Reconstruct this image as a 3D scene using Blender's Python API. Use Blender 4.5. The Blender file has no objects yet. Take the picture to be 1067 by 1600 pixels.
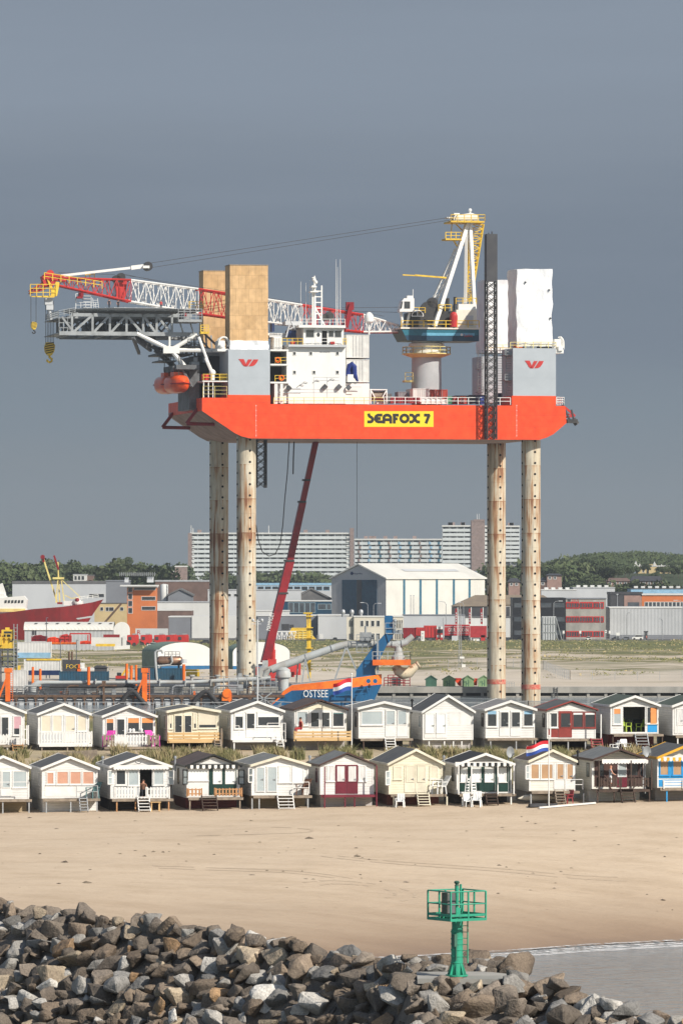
import bpy,bmesh,math,random
from mathutils import Matrix,Vector,noise as mn
random.seed(7)
R_=math.radians
SC=bpy.context.scene
COL=SC.collection
FPX,CX,CY,CAMZ=8600.0,533.5,892.0,24.0          # focal length and horizon in photo pixels, eye height in metres
# ---------------------------------------------------------------- camera
cam_d=bpy.data.cameras.new('camera');cam=bpy.data.objects.new('camera',cam_d);COL.objects.link(cam)
cam.location=(0,0,CAMZ);cam.rotation_euler=(R_(90),0,0)
cam_d.sensor_fit='VERTICAL';cam_d.sensor_height=36;cam_d.sensor_width=24
cam_d.lens=36*FPX/1600;cam_d.shift_y=(CY-800)/1600
cam_d.clip_start=1;cam_d.clip_end=40000
SC.camera=cam
# ---------------------------------------------------------------- light
SUN_EL,SUN_AZ=R_(37),R_(47)                          # azimuth to the right of straight behind the camera
sun_d=bpy.data.lights.new('sun','SUN');sun=bpy.data.objects.new('sun',sun_d);COL.objects.link(sun)
sdir=Vector((math.sin(SUN_AZ)*math.cos(SUN_EL),-math.cos(SUN_AZ)*math.cos(SUN_EL),math.sin(SUN_EL)))
sun.rotation_euler=sdir.to_track_quat('Z','Y').to_euler();sun.location=(200,-200,300)
sun_d.energy=4.4;sun_d.angle=R_(0.53);sun_d.color=(1,.945,.86)
SC.view_settings.view_transform='Standard';SC.view_settings.look='None'
SC.view_settings.exposure=0.34;SC.view_settings.gamma=1
wd=bpy.data.worlds.new('World');SC.world=wd;wd.use_nodes=True
nt=wd.node_tree;nt.nodes.clear()
def N(t,ty,**kw):
    n=t.nodes.new(ty)
    for k,v in kw.items():
        if k.startswith('i_'):n.inputs[int(k[2:])].default_value=v
        else:setattr(n,k,v)
    return n
def ramp(t,fac,stops,interp='LINEAR'):
    n=t.nodes.new('ShaderNodeValToRGB');n.color_ramp.interpolation=interp
    e=n.color_ramp.elements
    while len(e) < len(stops):e.new(.5)
    for k,(p,c) in enumerate(stops):
        e[k].position=p;e[k].color=(c,c,c,1) if isinstance(c,(int,float)) else (*c,1)
    t.links.new(fac,n.inputs[0]);return n.outputs[0]
sky=N(nt,'ShaderNodeTexSky',sky_type='NISHITA',sun_disc=False)
sky.sun_elevation=SUN_EL;sky.sun_rotation=math.pi - SUN_AZ
bg1=N(nt,'ShaderNodeBackground');bg1.inputs[1].default_value=.085;nt.links.new(sky.outputs[0],bg1.inputs[0])
tc=N(nt,'ShaderNodeTexCoord');sp=N(nt,'ShaderNodeSeparateXYZ');nt.links.new(tc.outputs['Generated'],sp.inputs[0])
mp=N(nt,'ShaderNodeMapping');mp.inputs['Scale'].default_value=(4,4,46);nt.links.new(tc.outputs['Generated'],mp.inputs[0])
ns=N(nt,'ShaderNodeTexNoise');ns.inputs['Scale'].default_value=1.1;ns.inputs['Detail'].default_value=5;ns.inputs['Roughness'].default_value=.5
nt.links.new(mp.outputs[0],ns.inputs['Vector'])
ad=N(nt,'ShaderNodeMath',operation='MULTIPLY_ADD');nt.links.new(ns.outputs[0],ad.inputs[0]);ad.inputs[1].default_value=.06;nt.links.new(sp.outputs[2],ad.inputs[2])
# a bank of dark rain cloud over the land ahead: colour by elevation (0 = horizon, .1 = 5.7 degrees up)
cl=ramp(nt,ad.outputs[0],[(.013,(.178,.206,.23)),(.038,(.188,.219,.247)),(.063,(.172,.212,.252)),(.091,(.153,.188,.236)),(.113,(.188,.225,.275)),(.131,(.205,.246,.302)),(.158,(.178,.215,.268)),(.4,(.30,.34,.40))])
bg2=N(nt,'ShaderNodeBackground');nt.links.new(cl,bg2.inputs[0]);bg2.inputs[1].default_value=.97
fy=ramp(nt,sp.outputs[1],[(-.1,0),(.35,1)])
fz=ramp(nt,sp.outputs[2],[(.25,1),(.6,.25)])
fm=N(nt,'ShaderNodeMath',operation='MULTIPLY');nt.links.new(fy,fm.inputs[0]);nt.links.new(fz,fm.inputs[1])
mx=N(nt,'ShaderNodeMixShader');nt.links.new(fm.outputs[0],mx.inputs[0]);nt.links.new(bg1.outputs[0],mx.inputs[1]);nt.links.new(bg2.outputs[0],mx.inputs[2])
wo=N(nt,'ShaderNodeOutputWorld');nt.links.new(mx.outputs[0],wo.inputs[0])
SC.cycles.max_bounces=5;SC.cycles.diffuse_bounces=3;SC.cycles.glossy_bounces=2;SC.cycles.transparent_max_bounces=8
SC.cycles.volume_bounces=0
# ---------------------------------------------------------------- materials
MATS={}
def mat(name,col,rough=.6,metal=0,col2=None,sc=1.0,st=(1,1,1),lo=.4,hi=.62,bump=0,bsc=None,bst=None,spec=.4,detail=4,coat=0,emit=0,trans=0):
    """a base colour with patches of a second colour (object-space noise, stretched by st) and a noise bump"""
    m=bpy.data.materials.new(name);m.use_nodes=True;t=m.node_tree;b=t.nodes['Principled BSDF']
    b.inputs['Roughness'].default_value=rough;b.inputs['Metallic'].default_value=metal
    b.inputs['Specular IOR Level'].default_value=spec;b.inputs['Coat Weight'].default_value=coat
    b.inputs['Base Color'].default_value=(*col,1)
    c=N(t,'ShaderNodeTexCoord')
    def nz(scale,stretch,det):
        p=N(t,'ShaderNodeMapping');p.inputs['Scale'].default_value=stretch;t.links.new(c.outputs['Object'],p.inputs[0])
        q=N(t,'ShaderNodeTexNoise');q.inputs['Scale'].default_value=scale;q.inputs['Detail'].default_value=det
        q.inputs['Roughness'].default_value=.62;t.links.new(p.outputs[0],q.inputs['Vector']);return q.outputs[0]
    if col2 is None:col2=tuple(x*.78 for x in col)
    f=ramp(t,nz(sc,st,detail),[(lo,0),(hi,1)])
    mi=N(t,'ShaderNodeMix',data_type='RGBA');t.links.new(f,mi.inputs[0]);mi.inputs[6].default_value=(*col,1);mi.inputs[7].default_value=(*col2,1)
    t.links.new(mi.outputs[2],b.inputs['Base Color'])
    if bump:
        bn=N(t,'ShaderNodeBump');bn.inputs['Strength'].default_value=1;bn.inputs['Distance'].default_value=bump
        t.links.new(nz(bsc or sc*3,bst or st,3),bn.inputs['Height']);t.links.new(bn.outputs[0],b.inputs['Normal'])
    if trans:b.inputs['Transmission Weight'].default_value=trans
    MATS[name]=m;return m
def ribbed(name,col,pitch,depth,axis='x',rough=.5,col2=None,dark=None,profile='SIN',metal=0,vari=1.5):
    """sheet with ribs or boards of the given pitch: real relief through bump, plus weathering"""
    m=mat(name,col,rough,metal,col2 or tuple(x*.85 for x in col),vari,lo=.42,hi=.66);t=m.node_tree;b=t.nodes['Principled BSDF']
    c=N(t,'ShaderNodeTexCoord');s=N(t,'ShaderNodeSeparateXYZ');t.links.new(c.outputs['Object'],s.inputs[0])
    if axis == 'z':src=s.outputs[2]
    else:
        a=N(t,'ShaderNodeMath',operation='ADD');t.links.new(s.outputs[0],a.inputs[0]);t.links.new(s.outputs[1],a.inputs[1]);src=a.outputs[0]
    d=N(t,'ShaderNodeMath',operation='DIVIDE');t.links.new(src,d.inputs[0]);d.inputs[1].default_value=pitch
    fr=N(t,'ShaderNodeMath',operation='FRACT');t.links.new(d.outputs[0],fr.inputs[0])
    h=ramp(t,fr.outputs[0],[(0,0),(.12,1),(.88,1),(1,0)] if profile == 'BOARD' else [(0,0),(.25,0),(.4,1),(.75,1),(.9,0)])
    bn=N(t,'ShaderNodeBump');bn.inputs['Distance'].default_value=depth;t.links.new(h,bn.inputs['Height']);t.links.new(bn.outputs[0],b.inputs['Normal'])
    if dark:                                             # joints between boards or sheets hold dirt
        mi=N(t,'ShaderNodeMix',data_type='RGBA');old=b.inputs['Base Color'].links[0].from_socket
        j=ramp(t,fr.outputs[0],[(0,1),(dark[1],1),(dark[1]+.02,0)],'LINEAR')
        t.links.new(j,mi.inputs[0]);t.links.new(old,mi.inputs[6]);mi.inputs[7].default_value=(*dark[0],1);t.links.new(mi.outputs[2],b.inputs['Base Color'])
    return m
def sheeted(name,col,col2,mortar,bw,bh,ms,rough=.8,bump=.01):
    """brickwork, slabs or plywood sheets: brick texture over (x+y, z)"""
    m=bpy.data.materials.new(name);m.use_nodes=True;t=m.node_tree;b=t.nodes['Principled BSDF'];b.inputs['Roughness'].default_value=rough
    b.inputs['Specular IOR Level'].default_value=.25
    c=N(t,'ShaderNodeTexCoord');s=N(t,'ShaderNodeSeparateXYZ');t.links.new(c.outputs['Object'],s.inputs[0])
    a=N(t,'ShaderNodeMath',operation='ADD');t.links.new(s.outputs[0],a.inputs[0]);t.links.new(s.outputs[1],a.inputs[1])
    k=N(t,'ShaderNodeCombineXYZ');t.links.new(a.outputs[0],k.inputs[0]);t.links.new(s.outputs[2],k.inputs[1])
    br=N(t,'ShaderNodeTexBrick');t.links.new(k.outputs[0],br.inputs['Vector']);br.inputs['Scale'].default_value=1
    br.inputs['Color1'].default_value=(*col,1);br.inputs['Color2'].default_value=(*col2,1);br.inputs['Mortar'].default_value=(*mortar,1)
    br.inputs['Brick Width'].default_value=bw;br.inputs['Row Height'].default_value=bh;br.inputs['Mortar Size'].default_value=ms
    n=N(t,'ShaderNodeTexNoise');n.inputs['Scale'].default_value=.8;n.inputs['Detail'].default_value=6;t.links.new(c.outputs['Object'],n.inputs['Vector'])
    f=ramp(t,n.outputs[0],[(.3,.8),(.7,1.12)])
    mi=N(t,'ShaderNodeMix',data_type='RGBA',blend_type='MULTIPLY');mi.inputs[0].default_value=1
    t.links.new(br.outputs[0],mi.inputs[6]);t.links.new(f,mi.inputs[7]);t.links.new(mi.outputs[2],b.inputs['Base Color'])
    if bump:
        bn=N(t,'ShaderNodeBump');bn.inputs['Distance'].default_value=bump;bn.invert=True;t.links.new(br.outputs[1],bn.inputs['Height']);t.links.new(bn.outputs[0],b.inputs['Normal'])
    MATS[name]=m;return m
mat('hull_bottom',(.40,.26,.20),.75,col2=(.27,.17,.13),sc=.3)
mat('grey_paint',(.40,.43,.45),.5,col2=(.37,.40,.42),sc=.3)
mat('truss_grey',(.33,.345,.345),.5,col2=(.24,.25,.25),sc=.7)
mat('white_paint',(.74,.725,.68),.5,col2=(.68,.66,.60),sc=.5,st=(1,1,.35),lo=.5,hi=.78)
mat('cream_paint',(.74,.70,.58),.5,col2=(.62,.58,.47),sc=.5,st=(1,1,.35),lo=.5,hi=.8)
mat('dark_steel',(.03,.031,.034),.5,col2=(.05,.045,.04),sc=1)
mat('mid_steel',(.13,.135,.14),.55,col2=(.07,.07,.07),sc=.6)
mat('black',(.012,.012,.013),.6)
mat('painted_void',(.02,.02,.02),.95,spec=.1)
mat('red_paint',(.52,.035,.03),.45,col2=(.42,.03,.026),sc=.7)
mat('crimson',(.26,.009,.016),.4,col2=(.18,.009,.014),sc=.6);mat('faded_red',(.50,.10,.07),.7,col2=(.55,.30,.2),sc=1.5)
mat('deep_red',(.26,.018,.022),.5,col2=(.19,.02,.022),sc=.4,st=(1,1,.5))
mat('orange_paint',(.85,.19,.015),.5,col2=(.72,.13,.015),sc=.6)
mat('lifeboat_orange',(.85,.10,.02),.3,col2=(.7,.08,.02),sc=.8,coat=.3)
mat('yellow_paint',(.75,.50,.045),.5,col2=(.6,.38,.04),sc=.8)
mat('pale_yellow',(.78,.66,.24),.5,col2=(.65,.5,.18),sc=.5)
mat('sign_yellow',(.88,.62,.02),.5,col2=(.84,.58,.02),sc=.6)
mat('sign_black',(.02,.018,.014),.6)
mat('crane_blue',(.012,.055,.10),.4,col2=(.012,.045,.08),sc=.5)
mat('light_blue',(.13,.38,.52),.45);mat('strip_blue',(.05,.16,.23),.5)
mat('sky_blue',(.28,.48,.64),.5)
mat('ship_blue',(.012,.115,.26),.4,col2=(.015,.09,.20),sc=.4,st=(1,1,.4))
mat('navy',(.012,.03,.10),.5)
mat('tarp_blue',(.015,.035,.20),.6)
mat('green_tank',(.05,.25,.13),.5)
mat('beacon_green',(.028,.32,.19),.42,col2=(.03,.25,.155),sc=3,coat=.1);mat('crane_teal',(.02,.14,.19),.4);mat('pedestal_grey',(.42,.43,.43),.5,col2=(.36,.37,.37),sc=.25)
mat('shed_green',(.05,.13,.09),.5)
mat('rust',(.15,.085,.05),.85,col2=(.09,.055,.035),sc=1.6)
mat('rusty_cream',(.62,.52,.36),.7,col2=(.26,.11,.04),sc=.7,lo=.52,hi=.62)
mat('pipe_grey',(.42,.44,.43),.5,col2=(.36,.35,.32),sc=.5)
mat('copper',(.42,.25,.16),.35,.6,col2=(.3,.17,.11),sc=1)
mat('rubber',(.03,.03,.032),.75,col2=(.045,.042,.04),sc=2)
mat('glass',(.03,.038,.045),.08,col2=(.045,.05,.055),sc=.6,spec=.6)
mat('pale_glass',(.42,.47,.47),.12,col2=(.36,.41,.42),sc=.9,spec=.6)
mat('concrete',(.36,.34,.30),.85,col2=(.26,.25,.22),sc=.35,st=(1,1,.5),bump=.01)
mat('grey_panel',(.20,.21,.225),.6,col2=(.18,.185,.2),sc=.2)
mat('light_panel',(.52,.53,.53),.6,col2=(.46,.47,.47),sc=.1,st=(1,1,.4))
mat('white_panel',(.66,.655,.62),.6,col2=(.58,.575,.54),sc=.1,st=(1,1,.4))
mat('cream_panel',(.66,.61,.5),.65,col2=(.6,.55,.45),sc=.2)
mat('black_clad',(.014,.015,.019),.5);mat('charcoal',(.045,.045,.05),.6,col2=(.06,.06,.062),sc=.4)
mat('bitumen',(.10,.10,.10),.9,col2=(.15,.145,.14),sc=.3)
mat('orange_render',(.58,.17,.05),.75,col2=(.52,.15,.045),sc=.3)
mat('yellow_render',(.60,.46,.24),.75,col2=(.52,.4,.2),sc=.3)
mat('brick_red',(.28,.11,.07),.85,col2=(.22,.09,.06),sc=.5)
mat('brick_brown',(.17,.11,.09),.85,col2=(.13,.085,.07),sc=.5)
mat('brick_pink',(.34,.22,.18),.85,col2=(.28,.18,.15),sc=.5)
mat('barn_brown',(.24,.19,.13),.85,col2=(.19,.15,.11),sc=.3)
mat('flag_red',(.62,.018,.03),.7);mat('flag_white',(.82,.82,.8),.7);mat('flag_blue',(.03,.08,.36),.7)
mat('skin',(.56,.28,.18),.55,col2=(.48,.23,.15),sc=8)
mat('hair_dark',(.03,.022,.017),.7);mat('cloth_dark',(.02,.022,.03),.85);mat('cloth_grey',(.4,.42,.44),.85)
mat('cloth_white',(.75,.75,.73),.85);mat('cloth_red',(.5,.05,.05),.85);mat('cloth_brown',(.16,.08,.05),.85)
mat('plastic_white',(.82,.82,.80),.35,col2=(.74,.74,.71),sc=3)
mat('pink',(.72,.07,.42),.5);mat('lime',(.42,.55,.08),.6);mat('plastic_red',(.36,.05,.06),.5);mat('teal_cloth',(.12,.22,.22),.8)
ribbed('container_blue',(.02,.085,.14),.28,.05,vari=.6,col2=(.03,.07,.10))
ribbed('container_white',(.72,.70,.65),.28,.04,vari=.6)
ribbed('container_red',(.42,.065,.045),.28,.05,vari=.6)
ribbed('clad_white',(.68,.66,.59),1.0,.03,vari=.08)
ribbed('clad_grey',(.46,.47,.47),1.0,.03,vari=.08)
ribbed('clad_gable',(.42,.42,.42),.9,.03,vari=.08)  # white cladding greyed: the gable's shade is put into its colour
ribbed('clad_beige',(.50,.46,.41),1.0,.04,vari=.1)
sheeted('orange_hull',(.86,.078,.019),(.83,.07,.019),(.70,.06,.02),9.0,2.1,.045,.45,.004)
sheeted('plywood',(.62,.405,.205),(.56,.355,.17),(.40,.25,.12),1.22,2.44,.025,.75,.01)
mat('shrinkwrap',(.80,.80,.79),.45,col2=(.70,.70,.70),sc=.5,bump=.16,bsc=.9,bst=(1,1,.6))
def leg_material():
    m=bpy.data.materials.new('leg_paint');m.use_nodes=True;t=m.node_tree;b=t.nodes['Principled BSDF'];b.inputs['Roughness'].default_value=.75
    c=N(t,'ShaderNodeTexCoord')
    def nz(scale,st,det=5):
        p=N(t,'ShaderNodeMapping');p.inputs['Scale'].default_value=st;t.links.new(c.outputs['Object'],p.inputs[0])
        q=N(t,'ShaderNodeTexNoise');q.inputs['Scale'].default_value=scale;q.inputs['Detail'].default_value=det;q.inputs['Roughness'].default_value=.65
        t.links.new(p.outputs[0],q.inputs['Vector']);return q.outputs[0]
    def mixc(f,a,col):
        k=N(t,'ShaderNodeMix',data_type='RGBA');t.links.new(f,k.inputs[0]);t.links.new(a,k.inputs[6]);k.inputs[7].default_value=(*col,1);return k.outputs[2]
    base=ramp(t,nz(.35,(1,1,.5)),[(.3,(.50,.42,.29)),(.7,(.64,.585,.46))])
    a=mixc(ramp(t,nz(1.6,(1,1,.10)),[(.47,0),(.66,.85)]),base,(.33,.27,.20))       # grey weather streaks
    s=N(t,'ShaderNodeSeparateXYZ');t.links.new(c.outputs['Object'],s.inputs[0])
    d=N(t,'ShaderNodeMath',operation='DIVIDE');t.links.new(s.outputs[2],d.inputs[0]);d.inputs[1].default_value=6.2
    fr=N(t,'ShaderNodeMath',operation='FRACT');t.links.new(d.outputs[0],fr.inputs[0])
    seam=ramp(t,fr.outputs[0],[(0,.0),(.55,.0),(.97,.075),(.985,.13),(1,.13)])           # rust runs down from the girth welds
    ad_=N(t,'ShaderNodeMath',operation='ADD');t.links.new(nz(1.15,(1.5,1.5,.07)),ad_.inputs[0]);t.links.new(seam,ad_.inputs[1])
    big=N(t,'ShaderNodeMath',operation='MULTIPLY_ADD');t.links.new(nz(.11,(1,1,1),2),big.inputs[0]);big.inputs[1].default_value=.55;t.links.new(ad_.outputs[0],big.inputs[2])
    r1=mixc(ramp(t,big.outputs[0],[(.77,0),(.88,.8)]),a,(.42,.23,.10))
    r2=mixc(ramp(t,big.outputs[0],[(.86,0),(.95,.95)]),r1,(.20,.075,.03))
    t.links.new(r2,b.inputs['Base Color']);MATS['leg_paint']=m
leg_material()
def plaster(kind,col,col2=None): # hut walls: lapped boards
    ribbed('hut_'+kind,col,.18,.012,'z',.55,col2 or tuple(x*.9 for x in col),profile='BOARD',dark=(tuple(x*.72 for x in col),.06))
plaster('white',(.725,.71,.67));plaster('cream',(.76,.69,.52));plaster('offwhite',(.74,.71,.62));plaster('wood',(.36,.28,.17))
plaster('maroon',(.15,.035,.035));plaster('dark',(.05,.042,.04));plaster('greyskirt',(.42,.39,.37));plaster('redskirt',(.2,.06,.045))  # the dark boards paint the shade under open huts
mat('trim_white',(.75,.735,.695),.45,col2=(.68,.66,.62),sc=2);mat('trim_cream',(.78,.72,.56),.45);mat('trim_maroon',(.17,.02,.035),.4)
mat('trim_black',(.02,.022,.022),.4);mat('trim_brown',(.075,.038,.03),.5);mat('trim_redbrown',(.27,.045,.035),.45);mat('trim_yellow',(.80,.42,.03),.5)
mat('door_green',(.012,.045,.035),.35);mat('front_blue',(.03,.30,.62),.45)
mat('wood_new',(.62,.42,.20),.7,col2=(.5,.32,.14),sc=2,st=(.4,1,4));mat('wood_old',(.30,.24,.18),.8,col2=(.2,.16,.12),sc=3)
mat('wood_dark',(.08,.05,.035),.75,col2=(.05,.032,.025),sc=3);mat('wood_orange',(.48,.25,.11),.7,col2=(.38,.19,.08),sc=3)
mat('felt_dark',(.085,.087,.088),.9,col2=(.12,.118,.112),sc=1.4);mat('felt_grey',(.15,.155,.15),.9,col2=(.20,.20,.19),sc=1.4)
mat('felt_brown',(.075,.055,.05),.9,col2=(.11,.08,.07),sc=1.4);mat('felt_green',(.065,.085,.065),.9,col2=(.09,.11,.085),sc=1.4);mat('felt_black',(.022,.023,.025),.85,col2=(.035,.035,.037),sc=1.4)
mat('slate_light',(.27,.255,.24),.9,col2=(.2,.19,.18),sc=2)
mat('blind_cream',(.68,.61,.47),.5,col2=(.63,.56,.43),sc=2);mat('blind_orange',(.58,.31,.21),.5,col2=(.52,.27,.18),sc=1.5);mat('blind_tan',(.46,.28,.15),.5,col2=(.4,.24,.13),sc=1.5)
mat('blind_white',(.76,.78,.75),.45,col2=(.7,.72,.7),sc=2);mat('curtain',(.72,.70,.66),.8,col2=(.5,.49,.47),sc=6,st=(4,4,.2));mat('curtain_pink',(.6,.35,.38),.8);mat('curtain_orange',(.75,.30,.10),.8)
mat('galv',(.45,.46,.46),.45,.5,col2=(.36,.36,.36),sc=3)
# ---------------------------------------------------------------- frames, things and mesh building
MW={}
class Frame:
    """a local frame on the ground plan: u right, v away, z up; p() gives the point of depth v that the photo shows at (px, py)"""
    def __init__(s,X0,Y0,yaw=0):
        s.X0,s.Y0,s.yaw=X0,Y0,yaw;s.c,s.s=math.cos(yaw),math.sin(yaw)
        s.M=Matrix.Translation((X0,Y0,0)) @ Matrix.Rotation(yaw,4,'Z')
    def u(s,px,v=0):
        k=px-CX
        return (k*(s.Y0+s.c*v) - FPX*(s.X0-s.s*v)) / (FPX*s.c - k*s.s)
    def Y(s,u,v):return s.Y0 + s.s*u + s.c*v
    def z(s,py,u,v=0):return CAMZ - (py-CY)*s.Y(u,v)/FPX
    def p(s,px,py,v=0):
        u=s.u(px,v);return Vector((u,v,s.z(py,u,v)))
WORLD=Frame(0,0)
def at(Y,px=None):return Frame(0,Y)
def thing(name,label,cat,loc,rot=0,group=None,fr=None):
    o=bpy.data.objects.new(name,None);COL.objects.link(o);o.empty_display_size=.5
    l=fr.M @ Vector(loc) if fr else Vector(loc);r=rot + (fr.yaw if fr else 0)
    o.location=l;o.rotation_euler=(0,0,r);MW[o]=Matrix.Translation(l) @ Matrix.Rotation(r,4,'Z')
    return tag(o,label,cat,group)
def tag(o,label=None,cat=None,group=None,kind=None):
    if label:o['label']=label
    if cat:o['category']=cat
    if group:o['group']=group
    if kind:o['kind']=kind
    return o
def kids(o):return [c for c in COL.objects if c.parent == o]
def dup(root,loc,rot=None,label=None,scale=None,name=None):
    r=root.copy();COL.objects.link(r);r.location=loc
    if rot is not None:r.rotation_euler=(0,0,rot)
    if scale is not None:r.scale=(scale,)*3 if isinstance(scale,(int,float)) else scale
    if label:r['label']=label
    for ch in list(root.children):
        c=ch.copy();COL.objects.link(c);c.parent=r
        for g in list(ch.children):
            d=g.copy();COL.objects.link(d);d.parent=c
    return r
class MB:
    def __init__(s,fr=WORLD):s.v=[];s.f=[];s.mi=[];s.m=0;s.fr=fr
    def add(s,vs,fs):
        o=len(s.v);s.v += [tuple(p) for p in vs]
        for f in fs:s.f.append([o+i for i in f]);s.mi.append(s.m)
        return s
    def box(s,x0,x1,y0,y1,z0,z1):
        return s.add([(x0,y0,z0),(x1,y0,z0),(x1,y1,z0),(x0,y1,z0),(x0,y0,z1),(x1,y0,z1),(x1,y1,z1),(x0,y1,z1)],
                     [(0,3,2,1),(4,5,6,7),(0,1,5,4),(1,2,6,5),(2,3,7,6),(3,0,4,7)])
    def bar(s,p,q,w,h=None,up=(0,0,1)):
        p,q=Vector(p),Vector(q);d=(q-p).normalized();a=d.cross(Vector(up))
        if a.length < 1e-3:a=d.cross(Vector((0,1,0)))
        a.normalize();b=a.cross(d);h=h or w;a=a*w/2;b=b*h/2
        vs=[p-a-b,p+a-b,p+a+b,p-a+b,q-a-b,q+a-b,q+a+b,q-a+b]
        return s.add(vs,[(0,1,2,3),(7,6,5,4),(0,4,5,1),(1,5,6,2),(2,6,7,3),(3,7,4,0)])
    def tube(s,p,q,r,r2=None,n=8):return s.path([p,q],[r,r if r2 is None else r2],n)
    def path(s,pts,r,n=8,close=False):
        pts=[Vector(p) for p in pts];k=len(pts);rs=r if isinstance(r,(list,tuple)) else [r]*k
        vs=[];fs=[];prev=None
        for i in range(k):
            if close:d=pts[(i+1) % k]-pts[i-1]
            else:d=pts[min(i+1,k-1)]-pts[max(i-1,0)]
            d.normalize()
            a=prev - d*prev.dot(d) if prev is not None else d.orthogonal()
            if a.length < 1e-4:a=d.orthogonal()
            a.normalize();prev=a;b=d.cross(a)
            vs += [pts[i] + (a*math.cos(t)+b*math.sin(t))*rs[i] for t in [2*math.pi*j/n for j in range(n)]]
        for i in range(k if close else k-1):
            A,B=i*n,((i+1) % k)*n
            fs += [(A+j,A+(j+1) % n,B+(j+1) % n,B+j) for j in range(n)]
        if not close:fs += [tuple(range(n-1,-1,-1)),tuple(range((k-1)*n,k*n))]
        return s.add(vs,fs)
    def prism(s,poly,y0,y1):
        n=len(poly);vs=[(x,y0,z) for x,z in poly]+[(x,y1,z) for x,z in poly]
        return s.add(vs,[tuple(range(n)),tuple(range(2*n-1,n-1,-1))]+[(i,i+n,(i+1) % n+n,(i+1) % n) for i in range(n)])
    def slab(s,poly,z0,z1):
        n=len(poly);vs=[(x,y,z0) for x,y in poly]+[(x,y,z1) for x,y in poly]
        return s.add(vs,[tuple(range(n-1,-1,-1)),tuple(range(n,2*n))]+[(i,(i+1) % n,(i+1) % n+n,i+n) for i in range(n)])
    def lathe(s,prof,c=(0,0,0),n=16):
        k=len(prof);vs=[(c[0]+r*math.cos(2*math.pi*j/n),c[1]+r*math.sin(2*math.pi*j/n),c[2]+z) for r,z in prof for j in range(n)]
        fs=[(i*n+j,i*n+(j+1) % n,(i+1)*n+(j+1) % n,(i+1)*n+j) for i in range(k-1) for j in range(n)]
        return s.add(vs,fs+[tuple(range(n-1,-1,-1)),tuple(range((k-1)*n,k*n))])
    def ball(s,c,r,n=12,m=8):
        rx,ry,rz=r if isinstance(r,(list,tuple)) else (r,r,r);vs=[];fs=[]
        for i in range(m+1):
            t=math.pi*i/m
            vs += [(c[0]+rx*math.sin(t)*math.cos(2*math.pi*j/n),c[1]+ry*math.sin(t)*math.sin(2*math.pi*j/n),c[2]-rz*math.cos(t)) for j in range(n)]
        fs=[(i*n+j,i*n+(j+1) % n,(i+1)*n+(j+1) % n,(i+1)*n+j) for i in range(m) for j in range(n)]
        return s.add(vs,fs)
    def gridbox(s,x0,x1,y0,y1,z0,z1,step,amp,freq=.5):
        """a box of many faces whose skin billows by noise (sheeting, tarpaulins)"""
        nx,ny,nz=[max(1,round(d/step)) for d in (x1-x0,y1-y0,z1-z0)];idx={};vs=[]
        def P(i,j,k):
            if (i,j,k) not in idx:
                p=Vector((x0+(x1-x0)*i/nx,y0+(y1-y0)*j/ny,z0+(z1-z0)*k/nz));q=p*freq
                d=Vector((mn.noise(q+Vector((7,0,0))),mn.noise(q+Vector((0,19,0))),mn.noise(q+Vector((0,0,31)))*.5))
                idx[(i,j,k)]=len(vs);vs.append(p+d*amp)
            return idx[(i,j,k)]
        fs=[]
        for i in range(nx):
            for k in range(nz):fs += [(P(i,0,k),P(i+1,0,k),P(i+1,0,k+1),P(i,0,k+1)),(P(i,ny,k),P(i,ny,k+1),P(i+1,ny,k+1),P(i+1,ny,k))]
            for j in range(ny):fs += [(P(i,j,0),P(i,j+1,0),P(i+1,j+1,0),P(i+1,j,0)),(P(i,j,nz),P(i+1,j,nz),P(i+1,j+1,nz),P(i,j+1,nz))]
        for j in range(ny):
            for k in range(nz):fs += [(P(0,j,k),P(0,j,k+1),P(0,j+1,k+1),P(0,j+1,k)),(P(nx,j,k),P(nx,j+1,k),P(nx,j+1,k+1),P(nx,j,k+1))]
        return s.add(vs,fs)
    def rail(s,pts,h=1.1,n=2,step=1.8,r=.045):
        pts=[Vector(p) for p in pts];up=Vector((0,0,1))
        for a,b in zip(pts,pts[1:]):
            k=max(1,round((b-a).length/step))
            for i in range(k+1):s.bar(a.lerp(b,i/k),a.lerp(b,i/k)+up*h,r*2)
            for i in range(1,n+1):s.bar(a+up*h*i/n,b+up*h*i/n,r*1.7)
        return s
    def lattice(s,A,B,n,rc,rb,faces=(0,1,2,3),x=False):
        """n bays between two quads of corner points: chords along the corners, bracing on each face"""
        A=[Vector(p) for p in A];B=[Vector(p) for p in B];k=len(A)
        for a,b in zip(A,B):s.tube(a,b,rc,n=6)
        for i in range(n):
            P=[a.lerp(b,i/n) for a,b in zip(A,B)];Q=[a.lerp(b,(i+1)/n) for a,b in zip(A,B)]
            for fc in faces:
                g=(fc+1) % k
                if i % 2 == 0 or x:s.tube(P[fc],Q[g],rb,n=4)
                if i % 2 == 1 or x:s.tube(P[g],Q[fc],rb,n=4)
                if not x:s.tube(Q[fc],Q[g],rb*.8,n=4)
        return s
    def ladder(s,p,q,w=.5,r=.035,step=.35,axis=(1,0,0)):
        p,q,a=Vector(p),Vector(q),Vector(axis)*w/2
        s.bar(p-a,q-a,r*2);s.bar(p+a,q+a,r*2);k=max(2,round((q-p).length/step))
        for i in range(1,k):c=p.lerp(q,i/k);s.bar(c-a,c+a,r*1.5)
        return s
    # --- the same shapes given by where the photo shows their front
    def pbox(s,a,b,c,d,v0,v1):
        u0,u1=s.fr.u(a,v0),s.fr.u(b,v0);um=(u0+u1)/2
        return s.box(u0,u1,v0,v1,s.fr.z(d,um,v0),s.fr.z(c,um,v0))
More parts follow.
